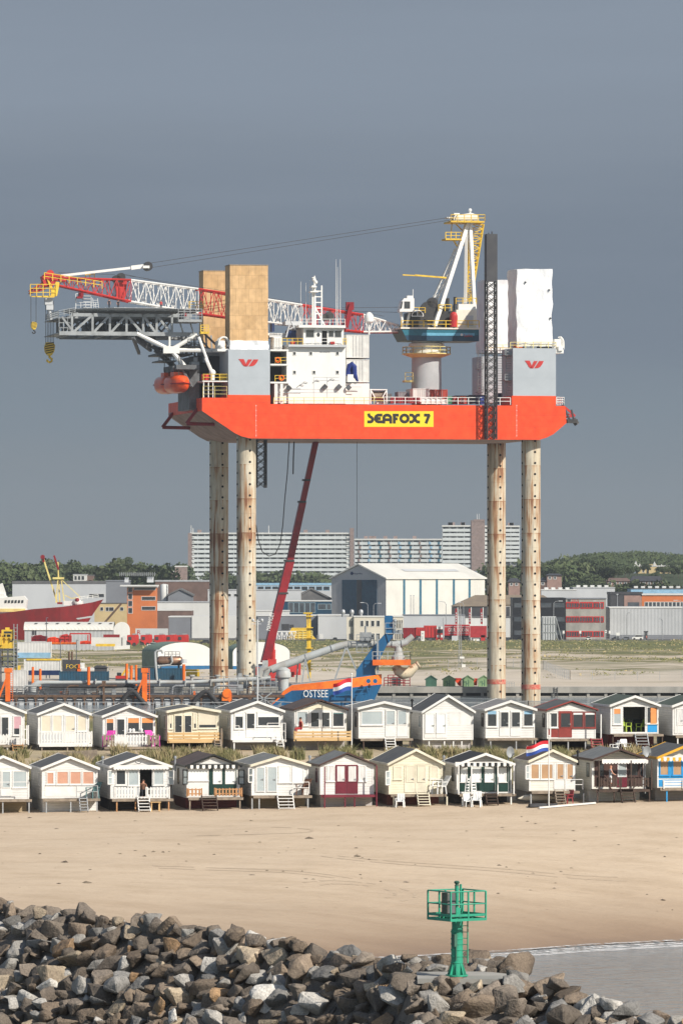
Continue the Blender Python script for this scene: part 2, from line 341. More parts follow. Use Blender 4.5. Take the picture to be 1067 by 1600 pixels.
    def ppoly(s,pts,v0,v1):
        return s.prism([(p[0],p[2]) for p in [s.fr.p(x,y,v0) for x,y in pts]],v0,v1)
    def pbar(s,pts,w,h=None):
        P=[s.fr.p(*q) for q in pts]
        for a,b in zip(P,P[1:]):s.bar(a,b,w,h)
        return s
    def ptube(s,pts,r,n=8):return s.path([s.fr.p(*q) for q in pts],r,n)
    def leaves(s,c,rad,n,size,flat=1.0,shell=.35,rng=random):
        """n leaf-clump faces scattered through an ellipsoid, denser towards its skin"""
        for _ in range(n):
            d=Vector((rng.gauss(0,1),rng.gauss(0,1),rng.gauss(0,1))).normalized();t=rng.random()**shell
            p=Vector((c[0]+d.x*rad[0]*t,c[1]+d.y*rad[1]*t,c[2]+d.z*rad[2]*t*flat))
            a=Vector((rng.uniform(-1,1),rng.uniform(-1,1),rng.uniform(-1,1))).normalized();b=a.orthogonal().normalized()
            z=size*rng.uniform(.55,1.3);a=a*z;b=b*z*rng.uniform(.5,1)
            s.add([p-a,p-b*.8,p+a*.9,p+b],[(0,1,2,3)])
        return s
    def build(s,name,mats,parent=None,label=None,smooth=False,cat=None,group=None,kind=None,origin=None):
        me=bpy.data.meshes.new(name)
        if parent is not None:
            T=MW[parent].inverted() @ s.fr.M;vs=[T @ Vector(p) for p in s.v];base=None
        else:
            vs=[s.fr.M @ Vector(p) for p in s.v]
            if origin is None:
                base=Vector(((min(p.x for p in vs)+max(p.x for p in vs))/2,(min(p.y for p in vs)+max(p.y for p in vs))/2,min(p.z for p in vs)))
            else:base=Vector(origin)
            rz=Matrix.Rotation(-s.fr.yaw,4,'Z');vs=[rz @ (p-base) for p in vs]
        me.from_pydata([tuple(p) for p in vs],[],s.f);me.validate()
        for m in (mats if isinstance(mats,(list,tuple)) else [mats]):me.materials.append(MATS[m])
        if len(s.mi) == len(me.polygons):me.polygons.foreach_set('material_index',s.mi)
        if smooth:
            me.polygons.foreach_set('use_smooth',[True]*len(me.polygons))
            try:me.set_sharp_from_angle(angle=R_(40))
            except Exception:pass
        o=bpy.data.objects.new(name,me);COL.objects.link(o)
        if parent is not None:o.parent=parent;MW[o]=MW[parent]
        else:
            o.location=base;o.rotation_euler=(0,0,s.fr.yaw);MW[o]=Matrix.Translation(base) @ Matrix.Rotation(s.fr.yaw,4,'Z')
        return tag(o,label,cat,group,kind)
def text_part(name,body,m,parent,fr,px0,px1,py0,py1,v,th=.02,angle=None,label=None):
    """lettering fitted to the photo rectangle, as a thin solid on its panel"""
    cu=bpy.data.curves.new(name,'FONT');cu.body=body;cu.extrude=.5;cu.resolution_u=2
    tmp=bpy.data.objects.new(name,cu);COL.objects.link(tmp);dg=bpy.context.evaluated_depsgraph_get()
    me=bpy.data.meshes.new_from_object(tmp.evaluated_get(dg));bpy.data.objects.remove(tmp)
    xs=[q.co.x for q in me.vertices];ys=[q.co.y for q in me.vertices]
    x0,x1,y0,y1=min(xs),max(xs),min(ys),max(ys);T=MW[parent].inverted() @ fr.M
    u0,u1=fr.u(px0,v),fr.u(px1,v);z1,z0=fr.z(py0,u0,v),fr.z(py1,u0,v)
    for q in me.vertices:
        a=(q.co.x-x0)/(x1-x0);b=(q.co.y-y0)/(y1-y0)
        q.co=T @ Vector((u0+(u1-u0)*a,v-(q.co.z+.5)*th,z0+(z1-z0)*b))
    me.materials.clear();me.materials.append(MATS[m])
    o=bpy.data.objects.new(name,me);COL.objects.link(o);o.parent=parent;MW[o]=MW[parent]
    return tag(o,label)
# ---------------------------------------------------------------- ground and water
def lerp_tab(x,tab):
    if x <= tab[0][0]:return tab[0][1]
    for (a,p),(b,q) in zip(tab,tab[1:]):
        if x <= b:return p+(q-p)*(x-a)/(b-a)
    return tab[-1][1]
def shore(X):return 346 + (X-8.5)*.88 + .5*math.sin(X*.5)
def ground_z(X,Y):
    zb=7.2 + max(-60,min(60,X))*.018;ys=shore(max(-60,min(60,X)));ys=min(ys,384)
    if Y <= ys:z=(Y-ys)*.11
    elif Y <= 389:
        t=(Y-ys)/(389-ys);z=zb*(t**.92);z += .09*mn.noise(Vector((X*.12,Y*.2,0)))*min(1,t*4)
    else:
        z=lerp_tab(Y,[(389,zb),(397,zb+.15),(401,8.9),(405,10.1),(409,10.6),(427,10.9),(434,11.9),(441,12.4),(448,12.1),(470,-2),(1042,-6),(1047.6,-6),(1048,1.9),(1080,2.1),(1220,3.0),(1400,3.6),(1600,4.0),(12000,4.0)])
        if 398 < Y < 452:z += .25*mn.noise(Vector((X*.22,Y*.3,3)))
        if 1070 < Y < 1590:
            k=min(1,(Y-1070)/60)*max(0,min(1,(1470-Y)/90));z += k*(.75*mn.noise(Vector((X*.045,Y*.02,1)))+.4*mn.noise(Vector((X*.13,Y*.05,5))))
        if Y > 1950:
            k=min(1,(Y-1950)/300)
            hr=15*math.exp(-((X-(118))/52)**2) + 17*math.exp(-((X-200)/60)**2)
            hl=17*math.exp(-((X+170)/90)**2) + 6*math.exp(-((X+95)/28)**2)
            z += k*(hr+hl) * (1 if Y < 3000 else max(0,1-(Y-3000)/900))
    return z
ys=[120,200,280,310,325]+[330+i*1.0 for i in range(0,124)]+[456,462,470,600,1042,1047.6,1048,1054]+[1060+i*6 for i in range(92)]+[1620+i*40 for i in range(50)]+[3700,4000,5000]
NC=220;vs=[];fs=[]
for Y in ys:
    wd_=45+Y*.11 if Y < 3800 else Y*.9
    for i in range(NC+1):
        X=-wd_+2*wd_*i/NC;vs.append((X,Y,ground_z(X,Y)))
for j in range(len(ys)-1):
    for i in range(NC):a=j*(NC+1)+i;fs.append((a,a+1,a+NC+2,a+NC+1))
# sheet carried out sideways at sea-bed and land level so that the view to either side ends in ground, not in nothing
gm=bpy.data.materials.new('ground_mix');gm.use_nodes=True;MATS['ground_mix']=gm
def ground_material():
    t=gm.node_tree;b=t.nodes['Principled BSDF'];b.inputs['Roughness'].default_value=.92;b.inputs['Specular IOR Level'].default_value=.2
    g=N(t,'ShaderNodeNewGeometry');s=N(t,'ShaderNodeSeparateXYZ');t.links.new(g.outputs['Position'],s.inputs[0])
    def nz(scale,st=(1,1,1),det=6,rg=.6):
        p=N(t,'ShaderNodeMapping');p.inputs['Scale'].default_value=st;t.links.new(g.outputs['Position'],p.inputs[0])
        q=N(t,'ShaderNodeTexNoise');q.inputs['Scale'].default_value=scale;q.inputs['Detail'].default_value=det;q.inputs['Roughness'].default_value=rg
        t.links.new(p.outputs[0],q.inputs['Vector']);return q.outputs[0]
    def mixc(f,a,b_):
        k=N(t,'ShaderNodeMix',data_type='RGBA');t.links.new(f,k.inputs[0])
        for i,c in ((6,a),(7,b_)):
            if isinstance(c,tuple):k.inputs[i].default_value=(*c,1)
            else:t.links.new(c,k.inputs[i])
        return k.outputs[2]
    sand=ramp(t,nz(.5,(.35,1.2,1)),[(.3,(.445,.345,.24)),(.5,(.505,.397,.283)),(.72,(.54,.432,.312))])
    sand=mixc(ramp(t,nz(2.6,(.5,2.0,1),5,.7),[(.30,.55),(.42,0)]),sand,(.30,.21,.135))    # tracks, weed and scuffs
    sand=mixc(ramp(t,nz(7,(.6,1.6,1),3,.7),[(.27,.8),(.33,0)]),sand,(.16,.115,.08))
    # damp below the tide mark
    wz=N(t,'ShaderNodeMath',operation='MULTIPLY_ADD');t.links.new(nz(.12,(.4,1.4,1),4),wz.inputs[0]);wz.inputs[1].default_value=1.5;t.links.new(s.outputs[2],wz.inputs[2])
    ten=N(t,'ShaderNodeMath',operation='DIVIDE');t.links.new(wz.outputs[0],ten.inputs[0]);ten.inputs[1].default_value=10
    sand=mixc(ramp(t,ten.outputs[0],[(.07,1),(.16,.75),(.33,.25),(.46,0)]),sand,(.235,.16,.105))
    # marram dunes and the back land
    gr=ramp(t,nz(.09,(.5,1,1),7,.68),[(.36,(.40,.31,.205)),(.45,(.33,.27,.165)),(.52,(.17,.155,.07)),(.62,(.105,.115,.05)),(.8,(.14,.13,.06))])
    yk=N(t,'ShaderNodeMath',operation='DIVIDE');t.links.new(s.outputs[1],yk.inputs[0]);yk.inputs[1].default_value=10000
    dune=mixc(ramp(t,yk.outputs[0],[(.0399,0),(.0403,1)]),sand,gr)
    back=ramp(t,nz(.055,(.30,.9,1),7,.66),[(.34,(.54,.46,.36)),(.44,(.46,.39,.29)),(.52,(.20,.175,.085)),(.62,(.12,.13,.055)),(.8,(.165,.15,.07))])
    ngr=ramp(t,nz(.04,(.3,1,1),6),[(.35,(.56,.49,.40)),(.62,(.50,.43,.335)),(.75,(.24,.21,.12))])
    lush=ramp(t,nz(.08,(.4,1,1),6),[(.3,(.10,.12,.045)),(.6,(.16,.155,.065)),(.8,(.22,.19,.09))])
    yj=N(t,'ShaderNodeMath',operation='MULTIPLY_ADD');t.links.new(nz(.02,(1,1,1),4),yj.inputs[0]);yj.inputs[1].default_value=.022;t.links.new(yk.outputs[0],yj.inputs[2])
    back=mixc(ramp(t,yj.outputs[0],[(.128,0),(.1325,1)]),ngr,back)
    back=mixc(ramp(t,yj.outputs[0],[(.152,0),(.156,1)]),back,lush)
    land=mixc(ramp(t,yk.outputs[0],[(.0999,0),(.1002,1)]),dune,back)
    far=ramp(t,nz(.03),[(.35,(.10,.10,.09)),(.6,(.17,.165,.15)),(.8,(.09,.11,.05))])
    land=mixc(ramp(t,yk.outputs[0],[(.1592,0),(.1600,1)]),land,far)
    wood=ramp(t,nz(.08),[(.3,(.03,.045,.022)),(.7,(.07,.085,.04))])
    land=mixc(ramp(t,yk.outputs[0],[(.196,0),(.205,1)]),land,wood)
    t.links.new(land,b.inputs['Base Color'])
    rr=ramp(t,ten.outputs[0],[(.07,.38),(.2,.92)]);t.links.new(rr,b.inputs['Roughness'])
    bn=N(t,'ShaderNodeBump');bn.inputs['Distance'].default_value=.12;bn.inputs['Strength'].default_value=.7
    t.links.new(nz(1.1,(.7,1.3,1),6,.65),bn.inputs['Height']);t.links.new(bn.outputs[0],b.inputs['Normal'])
ground_material()
g=MB();g.add(vs,fs)
ground=g.build('ground','ground_mix',kind='structure',origin=(0,0,0),smooth=True)
def water_material():
    m=bpy.data.materials.new('sea_water');m.use_nodes=True;t=m.node_tree;b=t.nodes['Principled BSDF'];MATS['sea_water']=m
    b.inputs['Base Color'].default_value=(.20,.225,.23,1);b.inputs['Roughness'].default_value=.07;b.inputs['IOR'].default_value=1.33
    g_=N(t,'ShaderNodeNewGeometry')
    def nz(scale,st,det):
        p=N(t,'ShaderNodeMapping');p.inputs['Scale'].default_value=st;p.inputs['Rotation'].default_value=(0,0,.5);t.links.new(g_.outputs['Position'],p.inputs[0])
        q=N(t,'ShaderNodeTexNoise');q.inputs['Scale'].default_value=scale;q.inputs['Detail'].default_value=det;t.links.new(p.outputs[0],q.inputs['Vector']);return q.outputs[0]
    a=N(t,'ShaderNodeMath',operation='ADD');t.links.new(nz(.9,(.38,1.3,1),3),a.inputs[0]);q2=N(t,'ShaderNodeMath',operation='MULTIPLY');t.links.new(nz(2.4,(.45,1.2,1),2),q2.inputs[0]);q2.inputs[1].default_value=.3;t.links.new(q2.outputs[0],a.inputs[1])
    bn=N(t,'ShaderNodeBump');bn.inputs['Distance'].default_value=1.0;t.links.new(a.outputs[0],bn.inputs['Height']);t.links.new(bn.outputs[0],b.inputs['Normal'])
water_material()
MB().add([(-3000,-400,0),(3000,-400,0),(3000,1047.2,0),(-3000,1047.2,0)],[(0,1,2,3)]).build('water','sea_water',kind='structure',origin=(0,0,0))
def foam_material():
    m=mat('foam_white',(.74,.72,.69),.8);t=m.node_tree;b=t.nodes['Principled BSDF']
    c=N(t,'ShaderNodeTexCoord');p=N(t,'ShaderNodeMapping');p.inputs['Scale'].default_value=(.8,2.4,1);t.links.new(c.outputs['Object'],p.inputs[0])
    q=N(t,'ShaderNodeTexNoise');q.inputs['Scale'].default_value=1.3;q.inputs['Detail'].default_value=6;q.inputs['Roughness'].default_value=.7;t.links.new(p.outputs[0],q.inputs['Vector'])
    t.links.new(ramp(t,q.outputs[0],[(.42,0),(.56,1)]),b.inputs['Alpha'])
foam_material()
fm_=MB()
for off,wdt,z in ((-.1,1.0,.05),(-2.2,.4,.012),(-3.6,.5,.012),(-6.3,1.7,.03)):
    for i in range(150):
        X0=0+i*.4;X1=X0+.4;w=[]
        for X in (X0,X1):
            o1=off*(1-.22*min(1,X/30)) + .5*mn.noise(Vector((X*.35,off,0)));h=wdt*(.45+.9*abs(mn.noise(Vector((X*.5,off+9,2)))))
            w.append((shore(X)+o1-h/2,shore(X)+o1+h/2))
        fm_.add([(X0,w[0][0],z),(X1,w[1][0],z),(X1,w[1][1],z+.03),(X0,w[0][1],z+.03)],[(0,1,2,3)])
fm_.build('foam','foam_white',kind='stuff',label='white foam of small waves along the waterline',cat='foam',origin=(0,0,0))
# ================================================================ the jack-up platform
YAW=R_(11.5)
RIG=Frame((385-CX)*1003/FPX,1003,YAW)
def RM():return MB(RIG)
def P(px,py,v):return RIG.p(px,py,v)
VF=-4.0;VB=32.0
zb=P(400,685,VF).z;zt=P(440,631.5,VF).z
LU=RIG.u(829,0)
rig=thing('jack_up_platform','huge red orange jack-up platform standing on four rusty legs above the harbour','jack-up platform',(26,14,0),0,None,RIG)
m=RM()
def q(px,py):a=P(px,py,VF);return (a.x,a.z)
lo=[q(316,642),q(335,655),q(355,668.5),q(366,676),q(378,682),(RIG.u(392,VF),zb)]
ro=[(RIG.u(842,VF),zb),q(853,684),q(864,678.5),q(884.5,661),(RIG.u(882.5,VF),zt)]
poly=[(lo[0][0],zt)]+lo+ro
n=len(poly);vs=[(x,VF,z) for x,z in poly]+[(x,VB,z) for x,z in poly]
m.add(vs,[tuple(range(n)),tuple(range(2*n-1,n-1,-1))])
for i in range(n):
    m.m=1 if 1 <= i <= 7 else 0
    m.add([vs[i],vs[i+n],vs[(i+1) % n+n],vs[(i+1) % n]],[(0,1,2,3)])
m.m=0
zL=P(380,617,VF).z;zN=P(335,621.5,VF).z
m.box(RIG.u(356,VF),RIG.u(422.5,VF),VF,5,zt,zL);m.box(lo[0][0],RIG.u(356,VF),VF,VB,zt,zN)
m.box(RIG.u(799.5,VF),RIG.u(868,VF),VF,5,zt,P(830,618.5,VF).z)
m.box(RIG.u(330,24),RIG.u(372,24),23,VB,zN,zL)
hull=m.build('hull',['orange_hull','hull_bottom'],rig)
m=RM();m.ppoly([(569,642.5),(677,642.5),(677,667),(569,667)],VF-.05,VF);sgn=m.build('name_board','sign_yellow',rig)
def zz(x,y):return P(550+x/6.276,580+y/6.276,VF-.06)
m=RM()
def arc(cx,cy,rx,ry,a0,a1,k=10):return [(cx+rx*math.cos(R_(a0+(a1-a0)*i/k)),cy+ry*math.sin(R_(a0+(a1-a0)*i/k))) for i in range(k+1)]
strokes=[[(163,420),(166,436),(176,446),(190,453),(199,464),(201,478),(195,491),(182,497),(155,497)],
           [(293,497),(258,497),(240,490),(230,474),(229,456),(237,440),(252,431),(292,430)],[(229,464),(275,464)],
           [(311,508),(311,455),(318,440),(332,431),(352,431),(368,438),(378,452),(379,508)],[(311,476),(379,476)],
           [(413,508),(413,432)],[(402,431),(452,431)],[(413,467),(440,467)],arc(513,464,36,34,0,360,20),
           [(566,430),(588,431),(604,445),(611,464),(604,483),(588,497),(566,498)],[(660,430),(638,431),(622,445),(615,464),(622,483),(638,497),(660,498)],
           [(709,431),(757,431)],[(754,432),(724,508)]]
for st in strokes:
    pts=[zz(*s) for s in st];hw=.27
    for a,b in zip(pts,pts[1:]):
        d=(b-a);nrm=Vector((-d.z,0,d.x)).normalized()*hw;e=d.normalized()*.10
        a2,b2=a-e,b+e
        w=random.uniform(0,.004)
        m.add([a2-nrm+Vector((0,-w,0)),b2-nrm+Vector((0,-w,0)),b2+nrm+Vector((0,-w,0)),a2+nrm+Vector((0,-w,0))],[(0,1,2,3)])
m.build('lettering','sign_black',sgn)
# draught marks
m=RM()
for px in (400,806.5):
    for i in range(26):
        py=633+i*1.95;w=1.5 if i % 4 == 0 else .7
        m.pbox(px-w/2+.3,px+w/2+.3,py,py+.75,VF-.03,VF+.01)
m.build('draught_marks','white_paint',hull)
# fender frames under the rake
for v in (1,27):
    m=RM();a=Vector((lo[0][0]-.1,v,lo[0][1]+.3));b=a+Vector((-1.9,0,-2.5));c=a+Vector((3.3,0,-2.6))
    m.tube(a,b,.32);m.tube(b,c,.32);m.tube(a+Vector((0,0,.0)),a+Vector((0,3,0)),.3)
    m.build('fender_frame','crimson',rig)
e=P(884,636,VF+1)
for v in (-2,20):
    m=RM();m.bar((e.x,v,e.z),(e.x+1.9,v,e.z-1.6),.35);m.bar((e.x+1.9,v,e.z-1.6),(e.x-.3,v,e.z-1.9),.3);m.bar((e.x+1.9,v,e.z-1.6),(e.x-.6,v,e.z-1.0),.25)
    m.build('fender_frame','red_paint',rig)
m=RM();e=P(880,632,VF)
m.bar(e+Vector((0,1,0)),P(890,657,-3),.3);m.pbox(886,902,655,661,-3.6,-2.4);m.tube(P(895,655,-3),P(901,663,-3),.5);m.bar(P(892,640,-3),P(896,657,-3),.3)
m.build('anchor_rack','dark_steel',rig)
m=RM();m.rail([(lo[0][0]+.2,VF+.2,zN),(RIG.u(355,VF),VF+.2,zN)],2.1,3,2.4,.03);m.build('railing','pale_yellow',rig)
# legs
def leg(u,v,name='leg'):
    m=RM();m.tube((u,v,-4),(u,v,zb+.5),1.76,n=32)
    m.m=1  # proud black discs paint the dark of the pin holes
    for ang in (-78,12,-168,102):
        a=R_(ang);d=Vector((math.cos(a),math.sin(a),0));t=Vector((-d.y,d.x,0))
        k=0;z=1.2
        while z < zb:
            c=Vector((u,v,z))+d*1.72;ring=[c+(t*math.cos(2*math.pi*j/10)+Vector((0,0,1))*math.sin(2*math.pi*j/10))*.22 for j in range(10)]
            m.add(ring+[p+d*.07 for p in ring],[tuple(range(10,20))]+[(j,(j+1) % 10,(j+1) % 10+10,j+10) for j in range(10)])
            z += 2.03
    m.m=0
    z=3.5
    while z < zb:                                         # girth welds
        m.tube((u,v,z),(u,v,z+.06),1.785,n=32);z += 6.2
    return m.build(name,['leg_paint','painted_void'],rig,smooth=True)
for (u,v) in ((0,0),(LU,0),(0,28),(LU,28)):
    lg=leg(u,v)
    if u:m=RM();zc=2.2 if v == 0 else 2.6;m.tube((u,v,zc),(u,v,zc+.9),1.80,n=32);m.build('paint_band','faded_red',lg)
# jack houses
def emblem(px0,px1,py0,py1,v,parent):
    m=RM()
    for pc in ([(0,0),(16,0),(29,0),(35,14),(44,38),(40,41),(31,40),(22,32),(14,18)],[(53,2),(75,2),(50,41),(32,41)],[(83,2),(110,2),(101,20),(90,33),(78,39),(55,41)]):
        m.ppoly([(px0+(px1-px0)*x/110,py0+(py1-py0)*y/41) for x,y in pc],v-.05,v)
    m.build('emblem','red_paint',parent)
jh={}
for nm,a,b,t,bt,v0,v1 in (('fl',357,422,546,617,-3.96,5),('bl',318,372,556,626,24,32),('fr',801,868,544,618.5,-3.96,5),('br',752,800,557,628,24,32)):
    m=RM();m.pbox(a,b,t,bt+1,v0,v1)
    for k in (.25,.62):# plate seams
        z=P(a,t+(bt-t)*k,v0).z;m.box(RIG.u(a,v0)+.02,RIG.u(b,v0)-.02,v0-.015,v0+.1,z,z+.05)
    jh[nm]=m.build('jack_house','grey_paint' if nm != 'bl' else 'mid_steel',rig)
emblem(373,404,561,572.5,-3.965,jh['fl']);emblem(819.5,849,563.5,575.5,-3.965,jh['fr'])
# railings round the main deck
m=RM();m.rail([P(428,631,VF+.15),P(600,631,VF+.15)],1.15,2,1.9,.05);m.build('railing','pale_yellow',rig)
m=RM();m.rail([P(600,631.5,VF+.15),P(797,632.5,VF+.15)],1.3,2,1.9,.055);m.rail([P(869,631.5,VF+.15),P(881,632,VF+.15),P(881,632,VF+.15)+Vector((0,20,0))],1.3,3,1.6,.055);m.build('railing','white_paint',rig)
m=RM();m.rail([P(757,548,23.9),P(799,548,23.9)],1.1,2,1.5,.05);m.rail([P(797,544,-3.9),P(868,544,-3.9)],1.1,2,1.5,.05);m.rail([P(868,544,-3.9),P(868,544,5)],1.1,2,1.5,.05);m.build('railing','pale_yellow',rig)
# machinery on the flank of the right jack house: ladder tower, drums, walkways
m=RM();u0=RIG.u(790,0);z0=P(795,618,0).z
m.ladder((u0,-2,z0),(u0,-2,z0+8.5),.9,.05,.45);m.ladder((u0-.9,1,z0),(u0-.9,1,z0+8.2),.9,.05,.45)
for k in (1,3):m.box(u0-.9,u0+.6,-3.0,2.5,z0+.4+k*2.3,z0+.5+k*2.3);m.rail([(u0-.9,-3.0,z0+.5+k*2.3),(u0+.6,-3.0,z0+.5+k*2.3)],1,2,1.2,.04)
m.build('access_tower','truss_grey',rig)
m=RM();u0=RIG.u(748,24);z0=P(748,622,24).z
m.ladder((u0,23,z0),(u0,23,z0+9),.9,.05,.5)
for k in (0,2):m.box(u0-.7,u0+.5,22.5,24,z0+1+k*2.2,z0+1.1+k*2.2);m.rail([(u0-.7,22.5,z0+1.1+k*2.2),(u0+.5,22.5,z0+1.1+k*2.2)],1,2,1.2,.04)
m.build('access_tower','mid_steel',rig)
for a,b,c,d,mt in ((806,816,541,545,'orange_paint'),(818,838,538,545,'truss_grey'),(842,862,541,546,'dark_steel')):
    m=RM();m.pbox(a,b,c,d+1,-3.4,-1)
    m.tube(P((a+b)/2,c,-2.2)-Vector((1,0,0)),P((a+b)/2,c,-2.2)+Vector((1,0,0)),.5,n=10);m.build('jack_motor',mt,jh['fr'])
m=RM()
for k in range(3):a=R_(-60+k*60);c=P(872,537,1.5);m.path([c+Vector((.8*math.cos(R_(t)),-.8+k*.8,1.25*math.sin(R_(t)))) for t in range(-80,100,20)],.15,6)
m.pbox(864,880,546,552,-1,4);m.pbox(866,876,530,546,0,3);m.pbox(872,879,541,548,-1.4,.4);m.rail([P(866,546,-1),P(881,546,-1)],1.0,2,.8,.04)
m.build('hose_reel','white_paint',jh['fr'])
m=RM()
for k in range(3):c=P(354,536,-1);m.path([c+Vector((-.6+.95*math.cos(R_(t)),-.8+k*.9,1.05*math.sin(R_(t)))) for t in range(-40,200,20)],.16,6)
m.pbox(340,360,545,549,-2.2,3);m.pbox(341,352,532,545,-1.5,1.5);m.ball(P(346,541,-1.8),.45)
m.build('hose_reel','white_paint',jh['fl'])
m=RM();m.pbox(428,441,527,546,-1.5,2)
for k in range(5):m.pbox(428.5+k*2.5,429.5+k*2.5,528,545,-1.62,-1.5)
m.pbox(418,462,520.5,524,0,3)
m.build('vent_unit','white_paint',rig)
# forecastle below the truss: white deck edge over a dark lower deck
m=RM();m.pbox(317,357,594.8,596.6,VF+.2,22);m.pbox(357,357.5,597,621,VF+.3,10)
for px in (318.5,326,333):m.pbar([(px,597,VF+.4),(px,621,VF+.4)],.16)
m.build('upper_deck','white_paint',rig)
m=RM();m.rail([P(318,594.5,VF+.3),P(356,594.5,VF+.3)],1.15,2,1.5,.05);m.pbox(343,355,585,594.4,-2,-1.9);m.build('railing','yellow_paint',rig)
m=RM();m.pbox(318,357,598,621,4,22);m.pbox(306,356,556,594,8,24);m.pbox(304,330,575,622,12,26);m.build('machinery_and_dark_fill','charcoal',rig)  # dark machinery, and a charcoal block painting the shaded void under the deck edge
m=RM();m.pbox(316,320,585,594,-2.5,-1.5);m.tube(P(322,594,-2.5),P(322,585,-2.5),.55,n=10);m.build('fire_hydrant','red_paint',rig)
m=RM();m.tube(P(332,594,-2),P(332,586,-2),.45,n=10);m.ptube([(332,586,-2),(327,574,-2),(321,560,-2)],.22,6);m.ptube([(333,584,-2),(325,566,-2),(311,527,0)],.26,6);m.ball(P(332,582,-2),.6);m.pbox(333,337,580,585,-2.4,-1.5)
m.build('deck_crane','white_paint',rig)
# ------------------------------------------------ helideck truss on the bow
hd=thing('helideck','grey steel helideck on a long truss cantilevered over the bow','helideck',tuple(P(215,530,8)),0,None,RIG)
V0,V1=4.0,22.0
ztop=P(200,490,V0).z;zbot=P(200,521.5,V0).z
ux=[RIG.u(p,V0) for p in (113,145,172,198,224,245,269)]
m=RM()
for v in (V0,V1):
    m.box(RIG.u(93,v),RIG.u(308,v),v-.25,v+.25,zbot-.35,zbot+.35)
    m.box(RIG.u(113,v),RIG.u(300,v),v-.2,v+.2,ztop-.6,ztop)
    for u in ux:m.box(u-.2,u+.2,v-.2,v+.2,zbot,ztop)
    for i,(a,b) in enumerate(zip(ux,ux[1:])):
        if i % 2 == 0 and i != 4 or i == 1:m.bar((a,v,zbot),(b,v,ztop-.3),.42)
        else:m.bar((a,v,ztop-.3),(b,v,zbot),.42)
    m.bar((RIG.u(97,v),v,zbot+3),(ux[0],v,zbot+.6),.35)
for u in ux:m.box(u-.15,u+.15,V0,V1,zbot-.2,zbot+.2);m.bar((u,V0,zbot),(u+1,V1,ztop),.3);m.bar((u,V1,zbot),(u+1,V0,ztop),.25)
for k in range(4):m.box(RIG.u(113,V0),RIG.u(300,V0),V0+3+k*4,V0+3.3+k*4,ztop-.8,ztop-.2)
m.build('truss','truss_grey',hd)
m=RM()                                                        # plant and cross bracing inside the truss
for k,v in enumerate((8,12,16)):
    for i,(a,b) in enumerate(zip(ux,ux[1:])):m.bar((a,v,zbot+.2),(b,v,ztop-.5),.28) if (i+k) % 2 else m.bar((a,v,ztop-.5),(b,v,zbot+.2),.28);m.box(a-.12,a+.12,v-.12,v+.12,zbot,ztop-.3)
m.box(ux[1],ux[4],13,17,zbot+.3,zbot+2.0);m.build('inner_bracing','mid_steel',hd)
m=RM()
for i,px in enumerate((284,291,303,312,322,330)):m.pbar([(px,524,9+i),(px+2,556,9+i)],.3);m.pbar([(px,530+i*3,9+i),(px+14,536+i*3,9+i)],.22)
m.pbox(288,318,540,543,8,14);m.rail([P(288,540,8),P(318,540,8)],1.1,2,1,.05);m.pbox(320,345,549,556,6,14);m.build('access_frame','truss_grey',hd)
m=RM();m.pbox(300,312,565,572,6,9);m.pbox(318,326,556,566,6,9);m.tube(P(306,565,6),P(306,558,6),.4);m.build('pump','grey_paint',hd)
m=RM()
for px0,px1,v in ((93,113,V0),(93,113,V1)):
    u0,u1=RIG.u(px0,v),RIG.u(px1,v)
    for z in (zbot,zbot+1.0,zbot+1.9,zbot+2.8):m.bar((u0,v,z),(u1,v,z),.12)
    for k in range(4):m.bar((u0+(u1-u0)*k/3,v,zbot),(u0+(u1-u0)*k/3,v,zbot+3),.1)
m.box(RIG.u(92,V0),RIG.u(120,V0),V0,V1,zbot+.0,zbot+.15)
m.rail([P(92,495,V0),P(118,490,V0)],1.1,3,1,.05);m.rail([P(92,495,V0),P(92,495,V0)+Vector((0,16,0))],1.1,3,1,.05)
m.box(RIG.u(92,V0),RIG.u(118,V0),V0+1,V1,P(92,496,V0).z-.1,P(92,496,V0).z)
m.build('walkway','truss_grey',hd)
m=RM()
cu=(RIG.u(110,12)+RIG.u(302,12))/2;r=(RIG.u(302,12)-RIG.u(110,12))/2*1.02;zd=ztop+.5
m.slab([(cu+r*math.cos(R_(22.5+45*k)),13+r*math.sin(R_(22.5+45*k))) for k in range(8)],zd,zd+.35)
hk=m.build('landing_deck','truss_grey',hd)
m=RM();r2=r+1.5
for k in range(8):
    a0,a1=R_(22.5+45*k),R_(67.5+45*k);A=[Vector((cu+rr*math.cos(a),13+rr*math.sin(a),z)) for rr,a,z in ((r,a0,zd+.2),(r,a1,zd+.2),(r2,a1,zd+.45),(r2,a0,zd+.45))]
    m.add(A+[p-Vector((0,0,.06)) for p in A],[(0,1,2,3),(7,6,5,4),(2,3,7,6)])
    for j in range(5):m.bar(A[0].lerp(A[1],j/5)-Vector((0,0,.2)),A[3].lerp(A[2],j/5),.12)
m.build('safety_net','light_panel',hd)
m=RM();m.pbox(279,316,499,503,1,8)
for v in (1,8):m.rail([P(279,499,v),P(316,499,v)],1.9,4,1,.06)
for px in (281,297,312):m.pbar([(px,503,2),(px+6,522,4)],.22)
m.pbox(284,296,490,499,3,5)
m.build('access_platform','truss_grey',hd)
m=RM();m.rail([P(296,484,6),P(318,484,6)],1.5,3,1.2,.06);m.pbox(314,327,518,521.5,1,3);m.rail([P(314,519,1),P(326,519,1)],1.3,3,.8,.06);m.build('yellow_railing','yellow_paint',hd)
